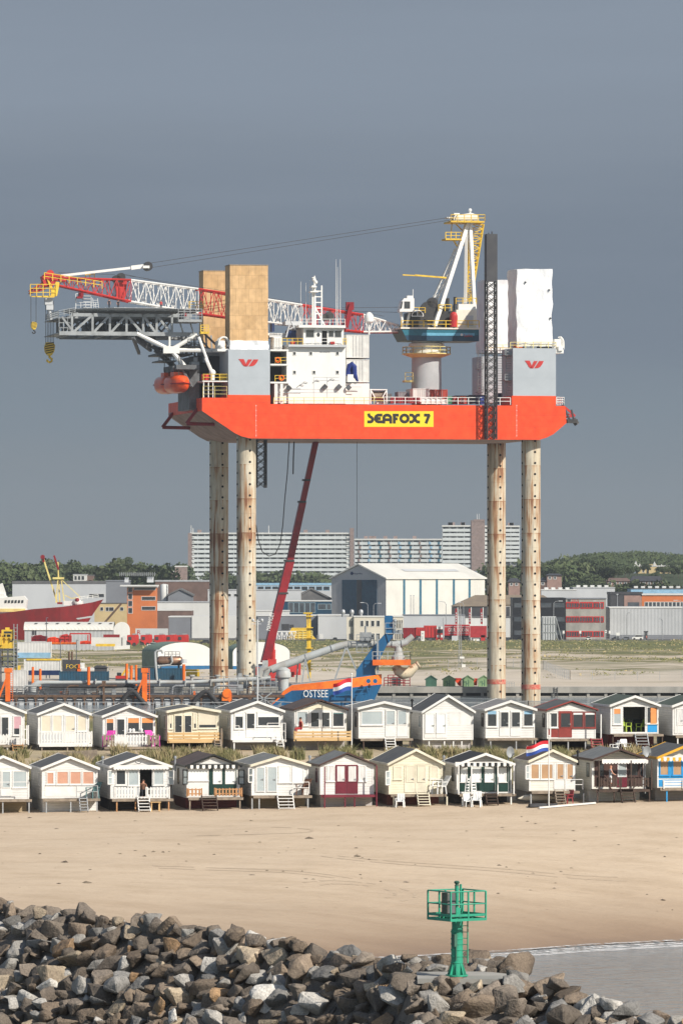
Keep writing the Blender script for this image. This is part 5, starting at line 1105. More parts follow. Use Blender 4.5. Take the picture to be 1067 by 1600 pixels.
H['b7']=hut('plain white beach hut with every shutter closed and the steepest gable',660,739,640,1088,1112.5,1153.5,1172,'felt_dark',TW,'hut_white',
    [('d',663,680,1114,1153,TW,[(665,678,1115.5,1145)],'blind_white'),('d',681,698,1114,1153,TW,[(682,695,1115.5,1145)],'blind_white'),('p',701,717,1113,1134,'trim_white'),('p',718,736,1113,1134,'trim_white')],YB,porch=.0,posts=(670,694,708,721),post_m=TW,skirt='hut_greyskirt',skirt_v=.4,chimney=(643.5,1092,1),side=((.6,TW,PA),))
H['b8']=hut('white beach hut with weathered pale roof and four dark windows, blue blinds above',758,835,738,1096.5,1109.5,1151.5,1169,'slate_light',TW,'hut_white',
    [('w',760,776.5,1109,1136,G,TW,0,('sky_blue',.2)),('d',780,795.5,1110,1150,TW,[(782,793.5,1113,1135.5)],G),('d',797,813,1110,1150,TW,[(799,811.5,1113,1135.5)],G),('w',816.5,833,1109,1135.5,G,TW,0,('sky_blue',.2))],YB,porch=1.0,posts=(766,806,836),post_m='galv',skirt='hut_greyskirt',skirt_v=.7,side=((.6,'trim_brown',G),))
H['b9']=hut('beach hut with red brown door and window frames, back row',854,930,838,1097,1110,1152.5,1170,'felt_dark','trim_redbrown','hut_white',
    [('p',855,871.5,1139,1152,'trim_redbrown'),('w',857,871,1113,1137,G,TW),('d',872,893,1111,1152,'trim_redbrown',[(875.5,890,1114.5,1136)],G),('w',893.5,911,1112,1137.5,G,'trim_redbrown',0,('blind_white',.12)),('w',912,930,1112,1137.5,G,'trim_redbrown',0,('blind_white',.12))],YB,porch=1.1,posts=(887,914,860,936),post_m='galv',skirt='hut_dark',skirt_v=2.6,stp=((922,939,1154,1170,'plastic_red'),),uprights=((859,1116,TW),(938,1116,TW)),gable='hut_white',bargew=.10,side=((.7,'trim_brown',G),))
H['b10']=hut('white beach hut with green roof, wide open front and orange curtain, back row',953,1028,925,1089,1103,1145,1166,'felt_green',TW,'hut_white',
    [('w',957,970,1106,1132,PA,TW,0,('curtain_orange',.3)),('o',973,1007,1104,1144),('p',1011,1027,1132,1144,'front_blue'),('w',1009,1027,1104,1131,G,TW)],YB,porch=1.4,posts=(957,1034),post_m='wood_dark',skirt='hut_maroon',skirt_v=1.2,stp=((991,1010,1147,1166,'galv'),),side=())
H['b11']=hut('white beach hut with green roof cut by the right edge, back row',1050,1126,1024,1090,1104,1147,1168,'felt_green',TW,'hut_white',
    [('d',1053,1068,1106,1146,TW,[(1057,1066,1108,1132)],'curtain'),('w',1072,1090,1106,1131,PA,TW),('w',1094,1118,1106,1131,PA,TW)],YB,porch=1.3,posts=(1058,1120),post_m=TW,skirt='hut_dark',skirt_v=1.0,fences=((1058,1120,1128,1147,'pipe',TW),))
m=MB(H['f2'][1]);m.path([m.fr.p(212+1.2*k,1190.5+2.6*math.sin(math.pi*k/8),-.32) for k in range(9)],.035,5);m.pbox(215.5,218.5,1189,1190.5,-.34,-.30);m.build('gable_emblem','mid_steel',H['f2'][0])
def hf(k):return H[k][1],H[k][2],H[k][3]
m=MB(H['b10'][1]);fr,zf,_=hf('b10');u=fr.u(1018,-.1);m.box(u-.1,u+.35,-.07,-.035,fr.z(1131,u),fr.z(1106,u));m.build('curtain','curtain_orange',H['b10'][0])
# ---------------------------------------------------------------- furniture on the decks and the sand
def chair_shape(m,w=.52,d=.5,sh=.42,bh=.85):
    m.box(-w/2,w/2,-d/2,d/2,sh-.04,sh)
def plastic_chair(label,cat,fr,loc,rot,mt,name='plastic_chair',grp=None,recl=.12,sc=1.0):
    M0=Frame(0,0);t=thing(name,label,cat,loc,rot,grp,fr);L_=Frame(0,0)
    def put(mb,nm):
        inv=MW[t];o=MB(L_);o.v=[tuple(inv @ (Vector(p)*sc)) for p in mb.v];o.f=mb.f;o.mi=mb.mi;o.build(nm,mt,t)
    m=MB(L_);m.box(-.27,.27,-.26,.25,.40,.44);put(m,'seat')
    m=MB(L_)
    for i in range(5):x=-.25+i*.108;m.add([(x,.25,.44),(x+.085,.25,.44),(x+.085,.25+recl,.95),(x,.25+recl,.95),(x,.28,.44),(x+.085,.28,.44),(x+.085,.28+recl,.95),(x,.28+recl,.95)],[(0,1,2,3),(7,6,5,4),(0,3,7,4),(1,5,6,2),(3,2,6,7)])
    m.box(-.26,.26,.25+recl-.01,.29+recl,.9,.97);put(m,'backrest')
    for sx in (-1,1):
        m=MB(L_);m.box(sx*.29-.03,sx*.29+.03,-.26,.3,.63,.66);m.bar((sx*.29,-.24,.63),(sx*.27,-.24,.42),.05);put(m,'armrest')
        for sy in (-.24,.24):m=MB(L_);m.bar((sx*.25,sy,.42),(sx*.28,sy*1.15,0),.06);put(m,'leg')
    return t
fr,zf,zg=hf('f6')
def on(fr,px,v,z):return (fr.u(px,v),v,z)
zs_=lambda fr,px,v:ground_z(*(fr.M @ Vector((fr.u(px,v),v,0))).xy)
plastic_chair('white plastic garden chair on the sand in front of the cream hut','chair',fr,on(fr,625,-1.9,zs_(fr,625,-1.9)),R_(-20),'plastic_white',grp='white plastic chairs')
plastic_chair('white reclining chair on the right end of the cream hut porch','chair',fr,on(fr,686,-.6,zf-.08),R_(-70),'plastic_white','reclining_chair','white plastic chairs',.3,1.35)
fr,zf,zg=hf('f7')
plastic_chair('left white plastic chair on the sand before the dark green hut','chair',fr,on(fr,731,-2.2,zs_(fr,731,-2.2)),R_(10),'plastic_white',grp='white plastic chairs',sc=.95)
plastic_chair('taller white plastic chair nearer the brown steps before the dark green hut','chair',fr,on(fr,744,-2.4,zs_(fr,744,-2.4)),R_(-20),'plastic_white',grp='white plastic chairs',sc=1.15)
for lb,px,r in (('left white chair back folded upright on the green hut porch',729,.2),('right white chair back folded upright on the green hut porch',741,-.15)):
    m=MB(fr);p=Vector(on(fr,px,-1.1,zf-.08));m.bar(p+Vector((-.15,0,0)),p+Vector((-.15+r*.6,0,1.25)),.09,.04);m.bar(p+Vector((.15,0,0)),p+Vector((.12+r*.6,0,1.25)),.09,.04)
    for k in range(5):m.bar(p+Vector((-.14+r*.1*k,0,.25+k*.2)),p+Vector((.14+r*.1*k,0,.25+k*.2)),.05,.1)
    tag(m.build('folded_chair','plastic_white'),lb,'chair')
fr,zf,zg=hf('b2')
plastic_chair('left pink garden chair on the deck of the hut with orange roller blinds','chair',fr,on(fr,170,-.75,zf-.08),R_(-25),'pink','garden_chair','pink garden chairs',.3,1.25)
plastic_chair('right pink garden chair on the deck of the hut with orange roller blinds','chair',fr,on(fr,240,-.75,zf-.08),R_(25),'pink','garden_chair','pink garden chairs',.3,1.25)
m=MB(fr);u=fr.u(211,-.1);z=fr.z(1144,u,-.1)
for du in (-.35,-.1,.5):m.lathe([(.06,0),(.1,.05),(.12,.18),(.07,.27)],(u+du,-.1,z),10)
m.box(u-.5,u+1.0,-.2,0,z-.04,z);tag(m.build('jar','plastic_white'),'white lantern jars on the sill between the two pink chairs','jar')
fr,zf,zg=hf('b10')
plastic_chair('lime green chair inside the open hut with green roof','chair',fr,on(fr,977,.8,zf),R_(40),'lime','dining_chair',None,.1,1.1)
plastic_chair('dark chair inside the open hut with green roof','chair',fr,on(fr,985,1.6,zf),R_(150),'charcoal','dining_chair',None,.1,1.0)
plastic_chair('pale green chair at the right of the open hut with green roof','chair',fr,on(fr,1001,.9,zf),R_(-60),'lime','dining_chair',None,.2,1.0)
m=MB(fr);u=fr.u(994,1.8);m.box(u-.5,u+.5,1.5,2.4,zf,zf+.4);m.box(u-.5,u+.5,2.2,2.5,zf+.4,zf+.95);tag(m.build('sofa','charcoal'),'dark sofa deep inside the open hut with green roof','sofa')
plastic_chair('white slatted chair left of the steps below the green-roofed hut','chair',fr,on(fr,959,-2.2,zs_(fr,959,-2.2)),R_(-80),'plastic_white',grp='white plastic chairs',sc=.95)
plastic_chair('white slatted chair nearest the steps below the green-roofed hut','chair',fr,on(fr,977,-2.2,zs_(fr,977,-2.2)),R_(15),'plastic_white',grp='white plastic chairs',sc=1.0)
def table(label,fr,px,v,z,mt,w=.9,h=.7,d=.6):
    u=fr.u(px,v);t=thing('garden_table',label,'table',(u,v,z),0,None,fr);m=MB(fr);m.box(u-w/2,u+w/2,v-d/2,v+d/2,z+h-.05,z+h);m.build('tabletop',mt,t)
    for sx in (-.38,.38):
        for sy in (-.35,.35):m=MB(fr);m.bar((u+w*sx,v+d*sy,z+h-.05),(u+w*sx,v+d*sy,z),.06);m.build('leg',mt,t)
table('white plastic table between the two chairs below the green-roofed hut',fr,969,-2.1,zs_(fr,969,-2.1),'plastic_white',.8)
fr,zf,zg=hf('f2');table('small yellowish wooden table beside the white steps',fr,243,-1.9,zs_(fr,243,-1.9),'wood_new',.75,.68)
fr,zf,zg=hf('f8');plastic_chair('dark red plastic chair on the sand under the hut with tan blinds','chair',fr,on(fr,886,-1.5,zs_(fr,886,-1.5)),R_(-60),'plastic_red')
m=MB(fr);u=fr.u(843,-1.0);z=zs_(fr,843,-1);m.path([(u-1.3,.3,z+.35),(u-.8,.3,z+.4),(u,.3,z+.42),(u+.9,.3,z+.4),(u+1.4,.3,z+.34)],[.04,.2,.26,.2,.03],10);o=m.build('surfboard','cream_panel',smooth=True);tag(o,'pale surfboard lying under the hut with tan blinds','surfboard')
m=MB(fr);u=fr.u(847,-2.6);z=zs_(fr,847,-2.6);m.gridbox(u-1.0,u+1.0,-2.9,-2.4,z,z+.22,.25,.1,1.5);tag(m.build('folded_tarpaulin','charcoal'),'dark folded tarpaulin on the sand left of the flagpole','tarpaulin')
m=MB(fr);a=fr.p(842,1262,-3.4);b=fr.p(930,1262.5,-3.0);zq=lambda p:ground_z(*(fr.M @ p).xy)
m.bar((a.x,-3.4,zq(a)+.1),(b.x,-3.0,zq(b)+.1),.13,.12);tag(m.build('beam','trim_white'),'long white beam lying on the sand before the flagpole','beam')
fr,zf,zg=hf('f4');plastic_chair('brown folded lounge chair at the right of the pale glazed hut deck','chair',fr,on(fr,473,-.6,zf-.08),R_(-50),'cloth_brown','lounge_chair',None,.25,1.2)
fr,zf,zg=hf('f1');plastic_chair('white framed chair with green cloth on the porch of the orange blind hut','chair',fr,on(fr,145,-.55,zf-.08),R_(-50),'teal_cloth','folding_chair',None,.3,1.2)
def dish(label,fr,px,py,v,zr):
    c=fr.p(px,py,v);t=thing('satellite_dish',label,'satellite dish',(c.x,c.y,zr),0,None,fr);m=MB(fr);m.tube((c.x-.1,v+.1,zr),(c.x-.1,v+.1,c.z),.04,n=6);m.build('pole','galv',t)
    m=MB(fr);n=18;vs=[(c.x,v+.02,c.z)];fs=[]
    for r in (.18,.35):
        for j in range(n):a=2*math.pi*j/n;vs.append((c.x+r*math.cos(a)*.85,v-.10*(r/.35)**2+.0+.15*math.cos(a)*r,c.z+r*1.15*math.sin(a)))
    fs=[(0,1+j,1+(j+1) % n) for j in range(n)]+[(1+j,1+n+j,1+n+(j+1) % n,1+(j+1) % n) for j in range(n)]
    m.add(vs,fs);m.add([(x,y+.03,z) for x,y,z in vs],[tuple(reversed(f)) for f in fs]);m.build('reflector','truss_grey',t,smooth=True)
    m=MB(fr);m.bar((c.x,v-.05,c.z-.5),(c.x+.12,v-.5,c.z-.15),.04);m.box(c.x+.06,c.x+.2,v-.58,v-.45,c.z-.2,c.z-.08);m.build('receiver','mid_steel',t)
dish('grey satellite dish on a pole between the dark green hut and the flag hut',H['f8'][1],796.5,1175,.8,H['f8'][2]-.4)
dish('grey satellite dish on a pole beside the blue-fronted hut',H['f10'][1],1010,1174,.6,H['f10'][3]+.5)
def flagpole(label,fr,px,py0,py1,v,fx0,fx1,fy,sag=1.0):
    b=fr.p(px,py1,v);tp=fr.p(px,py0,v);zg=ground_z(*(fr.M @ b).xy);t=thing('flagpole',label,'flagpole',(b.x,v,zg),0,None,fr)
    m=MB(fr);m.tube((b.x,v,zg-.3),(tp.x,v,tp.z),.045,.035,n=8);m.ball((tp.x,v,tp.z),.07);m.build('pole','trim_white',t)
    nx,nz=14,9;vs=[];fs=[];m=MB(fr)
    top0=fr.p(fx1,fy[0],v);u1=b.x-.03;u0=fr.u(fx0,v);hgt=fr.z(fy[0],u1,v)-fr.z(fy[1],u1,v);drop=fr.z(fy[0],u1,v)-fr.z(fy[2],u0,v)
    for i in range(nx+1):
        s=i/nx
        for j in range(nz+1):
            k=j/nz;wv=math.sin(s*7+k*1.4)*.16*s
            vs.append((u1+(u0-u1)*s,v+wv,top0.z-hgt*k*(1-.06*s)-drop*(s**1.25)*sag+.06*math.sin(s*6)))
    for i in range(nx):
        for j in range(nz):m.m=0 if j < 3 else 1 if j < 6 else 2;m.add([vs[i*(nz+1)+j],vs[(i+1)*(nz+1)+j],vs[(i+1)*(nz+1)+j+1],vs[i*(nz+1)+j+1]],[(0,1,2,3)])
    m.build('flag',['flag_red','flag_white','flag_blue'],t)
flagpole('flagpole with red white and blue flag before the hut with tan blinds',H['f8'][1],857,1150,1262,-3.0,822.5,851,(1157.5,1174,1166))
flagpole('flagpole with red white and blue flag in the back row before the blue ship bow',H['b6'][1],549.5,1053,1158,-1.6,521,549,(1060,1079,1068))
# thin light mast behind the back row
F_=Frame(0,437);m=MB(F_);a=F_.p(402.5,968,0);m.tube((a.x,0,11),(a.x,0,a.z),.07,n=6);m.bar((a.x-.45,0,a.z-.15),(a.x+.45,0,a.z-.15),.06);m.ball((a.x-.35,0,a.z-.05),.12,8,6);m.ball((a.x+.35,0,a.z-.05),.12,8,6);m.bar((a.x-.5,0,a.z-.35),(a.x+.3,0,a.z-.35),.05)
tag(m.build('light_mast','light_panel'),'thin white mast with two lamps in front of the left legs','mast')
# pipe handrail along the dune crest behind the huts
F_=Frame(0,443);m=MB(F_);pts=[Vector((x,0,ground_z(x,443)-.05)) for x in range(-30,31,3)];m.rail(pts,1.15,2,3,.035)
tag(m.build('handrail','galv'),'galvanised pipe handrail along the dune crest behind the back row','handrail')
m=MB();
for x0,x1,y in ((79,153,404.5),):
    a,b=(x0-CX)*y/FPX,(x1-CX)*y/FPX;z=ground_z((a+b)/2,y)
    for k in range(14):u=a+(b-a)*k/14;m.box(u,u+(b-a)/14-.015,y,y+.06,z-.6,z+.75+.25*k/14)
tag(m.build('retaining_wall','wood_old'),'weathered board retaining wall under the picketed hut in the back row','wall')
# stairs down through the dune grass
fr,zf,zg=hf('b3');t=thing('dune_stairs','dark wooden stairs down the dune between the two hut rows','stairs',on(fr,350,-3,zg),0,None,fr)
m=MB(fr);u=fr.u(352,-2.5)
for k in range(9):m.box(u-.2,u+1.3,-1.6-k*.42,-1.2-k*.42,zg-.1-k*.2,zg-.02-k*.2)
m.build('tread','wood_dark',t);m=MB(fr)
for k in (0,1):m.bar((u-.2+1.5*k,-1.2,zg-.1),(u-.2+1.5*k,-5.2,zg-2.0),.08,.25)
m.bar((u-.1,-1.4,zg-.8),(u-.1,-1.4,zg+1.6),.12);m.bar((u-.1,-3.5,zg-2),(u-.1,-3.5,zg+.3),.12);m.build('stringer','wood_old',t)
# marram grass
def grass(label,spots,hgt,blades,spread,mats,wid=.035):
    m=MB();rng=random.Random(5)
    for (x,y) in spots:
        z=ground_z(x,y);k=rng.uniform(.45,1.4);bias=rng.uniform(-.3,.1);mi=rng.choice([0,0,1,1,2])
        for _ in range(int(blades*k)):
            m.m=mi if rng.random() < .7 else rng.randrange(3);a=rng.uniform(0,6.28);r=spread*k*rng.random()**.6;bx,by=x+r*math.cos(a),y+r*math.sin(a)
            h=hgt*k*rng.uniform(.5,1.1);lx,ly=rng.gauss(bias,.28)*h,rng.gauss(0,.28)*h;w=wid
            m.add([(bx-w,by,z-.1),(bx+w,by,z-.1),(bx+lx*.4+w*.7,by+ly*.4,z+h*.6),(bx+lx,by+ly,z+h),(bx+lx*.4-w*.7,by+ly*.4,z+h*.6)],[(0,1,2,3,4)])
    return tag(m.build('dune_grass',mats,origin=(0,0,0)),label,'grass',None,'stuff')
mat('blade_green',(.14,.145,.05),.7,col2=(.18,.17,.065));mat('blade_straw',(.40,.32,.17),.75,col2=(.32,.26,.13));mat('blade_olive',(.25,.22,.095),.7,col2=(.15,.15,.06))
rg=random.Random(11);sp_=[]
while len(sp_) < 430:
    x,y=rg.uniform(-27,27),rg.uniform(398.3,406.6)
    if mn.noise(Vector((x*.16,y*.22,7))) > -.06+rg.uniform(-.2,.2):sp_.append((x,y))
grass('tufts of marram grass on the dune slope between the two hut rows',sp_,.80,60,.42,['blade_olive','blade_straw','blade_green'])
sp_=[(rg.uniform(-29,29),rg.uniform(429,447)) for _ in range(130)]
grass('marram grass on the dune crest behind the back row',sp_,.42,34,.45,['blade_green','blade_straw','blade_olive'])
# ---------------------------------------------------------------- people
def person(label,loc,rot,h=1.75,pose='stand',cols=('cloth_dark','cloth_dark','skin'),hair='hair_dark',rng_=0):
    """one skinned body: hips, spine, neck and head, arms and legs as chains of joints; shirt, shorts and hair are its clothing"""
    t=thing('person',label,'person',loc,rot);k=h/1.75
    sit=pose == 'sit';hz=.93 if not sit else .48;st=.10 if pose == 'walk' else 0
    J={'hip':(0,0,hz,.15),'waist':(0,.0,hz+.18,.135),'chest':(0,-.01,hz+.36,.165),'neck':(0,-.01,hz+.55,.065),'skull':(0,-.03,hz+.70,.10),'crown':(0,-.02,hz+.80,.085)}
    E=[('hip','waist'),('waist','chest'),('chest','neck'),('neck','skull'),('skull','crown')]
    for s,n in ((-1,'l'),(1,'r')):
        arm=[(s*.20,0,hz+.48,.07),(s*.26,.02 if pose != 'walk' else s*.1,hz+.20,.048),(s*.25,-.08 if pose != 'walk' else s*.22-.05,hz-.04,.035),(s*.245,-.11 if pose != 'walk' else s*.25-.06,hz-.13,.03)]
        if pose == 'lean':arm=[(s*.20,0,hz+.48,.07),(s*.26,-.12,hz+.22,.048),(s*.22,-.32,hz+.12,.035),(s*.21,-.4,hz+.1,.03)]
        if sit:leg=[(s*.10,-.02,hz-.02,.10),(s*.12,-.42,hz+.0,.07),(s*.12,-.45,hz-.36,.05),(s*.12,-.47,.05,.045),(s*.12,-.6,.035,.035)]
        else:leg=[(s*.09,0,hz-.08,.10),(s*.10,-.02+s*st*1.2,.49,.068),(s*.10,.02+s*st*2.2,.10,.042),(s*.10,-.02+s*st*2.2,.045,.045),(s*.11,-.14+s*st*2.2,.035,.035)]
        pv='chest'
        for i,q_ in enumerate(arm):J[n+'a%d' % i]=q_;E.append((pv,n+'a%d' % i));pv=n+'a%d' % i
        pv='hip'
        for i,q_ in enumerate(leg):J[n+'l%d' % i]=q_;E.append((pv,n+'l%d' % i));pv=n+'l%d' % i
    names=list(J);me=bpy.data.meshes.new('body');me.from_pydata([Vector(J[n][:3])*k for n in names],[(names.index(a),names.index(b)) for a,b in E],[])
    o=bpy.data.objects.new('body',me);COL.objects.link(o);sk=o.modifiers.new('s','SKIN');sk.use_smooth_shade=True
    for i,n in enumerate(names):me.skin_vertices[0].data[i].radius=(J[n][3]*k,J[n][3]*k*(.8 if n in ('chest','waist','hip') else 1));me.skin_vertices[0].data[i].use_root=n == 'hip'
    ss=o.modifiers.new('d','SUBSURF');ss.levels=ss.render_levels=1
    nm=bpy.data.meshes.new_from_object(o.evaluated_get(bpy.context.evaluated_depsgraph_get()));bpy.data.objects.remove(o)
    for n_ in (cols[2],cols[0],cols[1]):nm.materials.append(MATS[n_])
    for p in nm.polygons:
        c=p.center/k;mi=0
        if hz-.1 < c.z < hz+.5 and abs(c.x) < .235 and not (sit and c.y < -.18):mi=1
        if (not sit and .1 < c.z < hz+.06 and abs(c.x) < .22 and not (pose == 'lean' and c.z < .5)) or (sit and c.z < hz+.08 and .08 < c.z and c.y > -.5):mi=2
        p.material_index=mi
    b=bpy.data.objects.new('body',nm);COL.objects.link(b);b.parent=t;MW[b]=MW[t]
    m=MB();T=MW[t];hp=[Vector((.0,-.02,hz+.76))*k]
    if hair:
        m.ball(hp[0],(.10*k,.115*k,.085*k),12,8);m.v=[tuple(T @ Vector(p)) for p in m.v];m.build('hair',hair,t,smooth=True)
    m=MB();m.ball(Vector((0,-.135,hz+.69))*k,(.02*k,.025*k,.025*k),8,6);m.ball(Vector((-.10,-.02,hz+.7))*k,(.015*k,.03*k,.035*k),8,6);m.ball(Vector((.10,-.02,hz+.7))*k,(.015*k,.03*k,.035*k),8,6);m.v=[tuple(T @ Vector(p)) for p in m.v];m.build('nose_and_ears','skin',t,smooth=True)
    return t
def hang(fr,loc):return tuple(fr.M @ Vector(loc))
fr,zf,zg=hf('f9');person('bald man in pale vest and white shorts on the dark brown porch',hang(fr,on(fr,953,-.75,zf-.08)),R_(100),1.72,'lean',('cloth_grey','cloth_white','skin'),None)
fr,zf,zg=hf('b5');person('person in a red top sitting on the deck behind the pale slat fence',hang(fr,on(fr,470,-.6,zf+.22)),R_(-60),1.72,'sit',('cloth_red','cloth_red','skin'))
fr,zf,zg=hf('f2');person('person in dark brown clothes sitting in the open doorway with picket fence',hang(fr,on(fr,224,.25,zf)),R_(10),1.7,'sit',('cloth_brown','cloth_dark','skin'))
hdz=P(200,486.5,12).z+.4
for lb,px,v,pz,cl in (('worker in dark overalls standing at the left of the helideck',171,6,'stand','cloth_dark'),('worker in dark overalls walking under the red boom on the helideck',185,8,'walk','cloth_dark'),('worker in dark and red overalls at the right of the helideck',252,8,'stand','cloth_red')):
    person(lb,hang(RIG,(RIG.u(px,v),v,zd+.35)),R_(20),1.85,pz,(cl,'cloth_dark','skin'))
# ================================================================ breakwater
def rock_mat(name,col,col2,sc):
    m=mat(name,col,.88,col2=col2,sc=sc,lo=.35,hi=.7,bump=.10,bsc=4.5,detail=9,spec=.3);t=m.node_tree;b=t.nodes['Principled BSDF']
    oi=N(t,'ShaderNodeObjectInfo');v=N(t,'ShaderNodeMapRange');v.inputs[3].default_value=.62;v.inputs[4].default_value=1.35;t.links.new(oi.outputs['Random'],v.inputs[0])
    c=N(t,'ShaderNodeTexCoord');q=N(t,'ShaderNodeTexNoise');q.inputs['Scale'].default_value=14;q.inputs['Detail'].default_value=4;q.inputs['Roughness'].default_value=.75;t.links.new(c.outputs['Object'],q.inputs['Vector'])
    sp_=ramp(t,q.outputs[0],[(.3,.55),(.5,1),(.68,1.25)])
    mu=N(t,'ShaderNodeMath',operation='MULTIPLY');t.links.new(sp_,mu.inputs[0]);t.links.new(v.outputs[0],mu.inputs[1])
    mi=N(t,'ShaderNodeMix',data_type='RGBA',blend_type='MULTIPLY');mi.inputs[0].default_value=1;old=b.inputs['Base Color'].links[0].from_socket
    t.links.new(old,mi.inputs[6]);t.links.new(mu.outputs[0],mi.inputs[7]);t.links.new(mi.outputs[2],b.inputs['Base Color'])
rock_mat('rock_brown',(.20,.165,.13),(.125,.10,.078),.9);rock_mat('rock_umber',(.215,.165,.118),(.13,.098,.072),1.2)
rock_mat('rock_pale',(.40,.375,.335),(.24,.225,.20),1.1);rock_mat('rock_ochre',(.33,.205,.105),(.17,.12,.08),1.0)
rock_mat('rock_blue',(.215,.205,.19),(.12,.115,.105),1.0);rock_mat('rock_white',(.52,.49,.44),(.34,.32,.285),1.3);rock_mat('rock_tan',(.42,.34,.235),(.25,.195,.14),1.1)
rr=random.Random(21)
def rock_mesh(i):
    bm=bmesh.new();n=rr.choice([9,10,11,13,15]);sx,sy,sz=rr.uniform(.85,1.25),rr.uniform(.7,1),rr.uniform(.55,.85)
    for _ in range(n):
        d=Vector((rr.gauss(0,1),rr.gauss(0,1),rr.gauss(0,1))).normalized();d=Vector([math.copysign(abs(c)**.75,c) for c in d])*rr.uniform(.8,1.05)
        bm.verts.new((d.x*sx*.56,d.y*sy*.56,d.z*sz*.56))
    bmesh.ops.convex_hull(bm,input=bm.verts[:]);bmesh.ops.delete(bm,geom=[v for v in bm.verts if not v.link_faces],context='VERTS')
    bmesh.ops.dissolve_limit(bm,angle_limit=R_(12),verts=bm.verts[:],edges=bm.edges[:])
    bmesh.ops.bevel(bm,geom=bm.edges[:],offset=.035,segments=1,affect='EDGES',profile=.6,clamp_overlap=True)
    bmesh.ops.triangulate(bm,faces=bm.faces[:]);bmesh.ops.subdivide_edges(bm,edges=[e for e in bm.edges if e.calc_length() > .2],cuts=2,use_grid_fill=True);bmesh.ops.triangulate(bm,faces=bm.faces[:])
    off=Vector((i*7.3,i*3.1,0))
    for v in bm.verts:p=v.co*2.1+off;v.co += v.co.normalized()*(.045*mn.noise(p)+.03*mn.noise(p*3.1))
    for v in bm.verts:
        if v.co.length > .80:v.co *= .80/v.co.length
    bmesh.ops.smooth_vert(bm,verts=[v for v in bm.verts if v.co.length > .72],factor=.6,use_axis_x=True,use_axis_y=True,use_axis_z=True)
    me=bpy.data.meshes.new('boulder');bm.to_mesh(me);bm.free();me.polygons.foreach_set('use_smooth',[True]*len(me.polygons))
    try:me.set_sharp_from_angle(angle=R_(28))
    except Exception:pass
    me.materials.append(MATS['rock_brown']);return me
RM_=[rock_mesh(i) for i in range(22)]
YC=[(-60,240),(0,236),(200,228),(400,219),(560,212),(640,207.5),(800,205.5),(900,202),(1067,197),(1140,195)]
PC=[(-60,1394),(0,1400),(60,1403),(100,1406),(200,1423),(300,1436),(400,1449),(450,1456),(550,1474),(620,1497),(645,1524),(795,1524),(815,1518),(900,1532),(960,1549),(1000,1563),(1067,1584),(1140,1606)]
KINDS_=[('rock_brown','dark grey-brown rock in the heap of the breakwater'),('rock_umber','warm brown rock in the heap of the breakwater'),('rock_pale','pale grey rock in the heap of the breakwater'),('rock_ochre','rusty ochre rock in the heap of the breakwater'),('rock_blue','mid grey rock in the heap of the breakwater'),('rock_white','almost white rock in the heap of the breakwater'),('rock_tan','sandy tan rock in the heap of the breakwater')]
KW=[40,28,14,3,9,7,6]
spots=[]
px=-50.0
def crest(px):
    Y=lerp_tab(px,YC);return (px-CX)*Y/FPX,Y,CAMZ-(lerp_tab(px,PC)-CY)*Y/FPX
def heap_z(px,d):
    X,Y,zc=crest(px);pad=635 < px < 812
    if d >= 0:return zc-.34-max(0,d-2.2)*.56 if pad else zc-.42-d*.50-(.12 if d > .5 else 0)
    if pad:return zc-.55+min(.55,-d*.11) if d > -6 else zc-.1-(-d-6)*.7
    return zc-.45+d*.62*-1*-1
cores=[]
d=-7.0
while d < 11.5:
    px=-52+rr.uniform(0,20)
    while px < 1125:
        X,Y,zc=crest(px);pad=630 < px < 815
        if d < -2.4 and not pad:px += 25;continue
        size=max(.6,min(1.75,rr.lognormvariate(-.02,.24)));step=size*.6*FPX/Y
        dd=d+rr.uniform(-.35,.35);z=heap_z(px,dd)+rr.uniform(-.10,.12);y=Y-dd
        if not (642 < px < 800 and -2.6 < dd < 1.05):spots.append((X*(y/Y if False else 1)+rr.uniform(-.15,.15),y,z,size,px,dd))
        px += step*rr.uniform(.8,1.2)
    d += .62
def in_view(s):
    p_x=CX+FPX*s[0]/s[1];p_y=CY+FPX*(CAMZ-s[2]-.4*s[3])/s[1];return -25 < p_x < 1092 and p_y < 1615 and s[5] > -2.0
vis=[s for s in spots if in_view(s)];vis.sort(key=lambda s:-s[3]/s[1]);chosen=vis[:300];rest=[s for s in spots if s not in set(chosen)]
HEAP='armour rocks of the breakwater'
first={}
for s in chosen:
    me=rr.choice(RM_);k=rr.choices(range(7),KW)[0]
    o=bpy.data.objects.new('boulder',me);COL.objects.link(o);o.location=s[:3];o.rotation_euler=(rr.uniform(-.5,.5),rr.uniform(-.5,.5),rr.uniform(0,6.28));o.scale=(s[3],s[3]*rr.uniform(.85,1.1),s[3]*rr.uniform(.85,1.1))
    o.material_slots[0].link='OBJECT';o.material_slots[0].material=MATS[KINDS_[k][0]];tag(o,KINDS_[k][1],'rock',HEAP)
mb=MB()
for s in rest:
    me=rr.choice(RM_);k=rr.choices(range(7),KW)[0];mb.m=k;T=Matrix.LocRotScale(Vector(s[:3]),Matrix.Rotation(rr.uniform(0,6.28),3,'Z') @ Matrix.Rotation(rr.uniform(-.5,.5),3,'X'),Vector((s[3],)*3))
    mb.add([T @ v.co for v in me.vertices],[tuple(p.vertices) for p in me.polygons])
o=mb.build('boulders',[k[0] for k in KINDS_],smooth=True,origin=(0,0,0));tag(o,'the smaller and farther rocks filling the breakwater heap','rocks',None,'stuff')
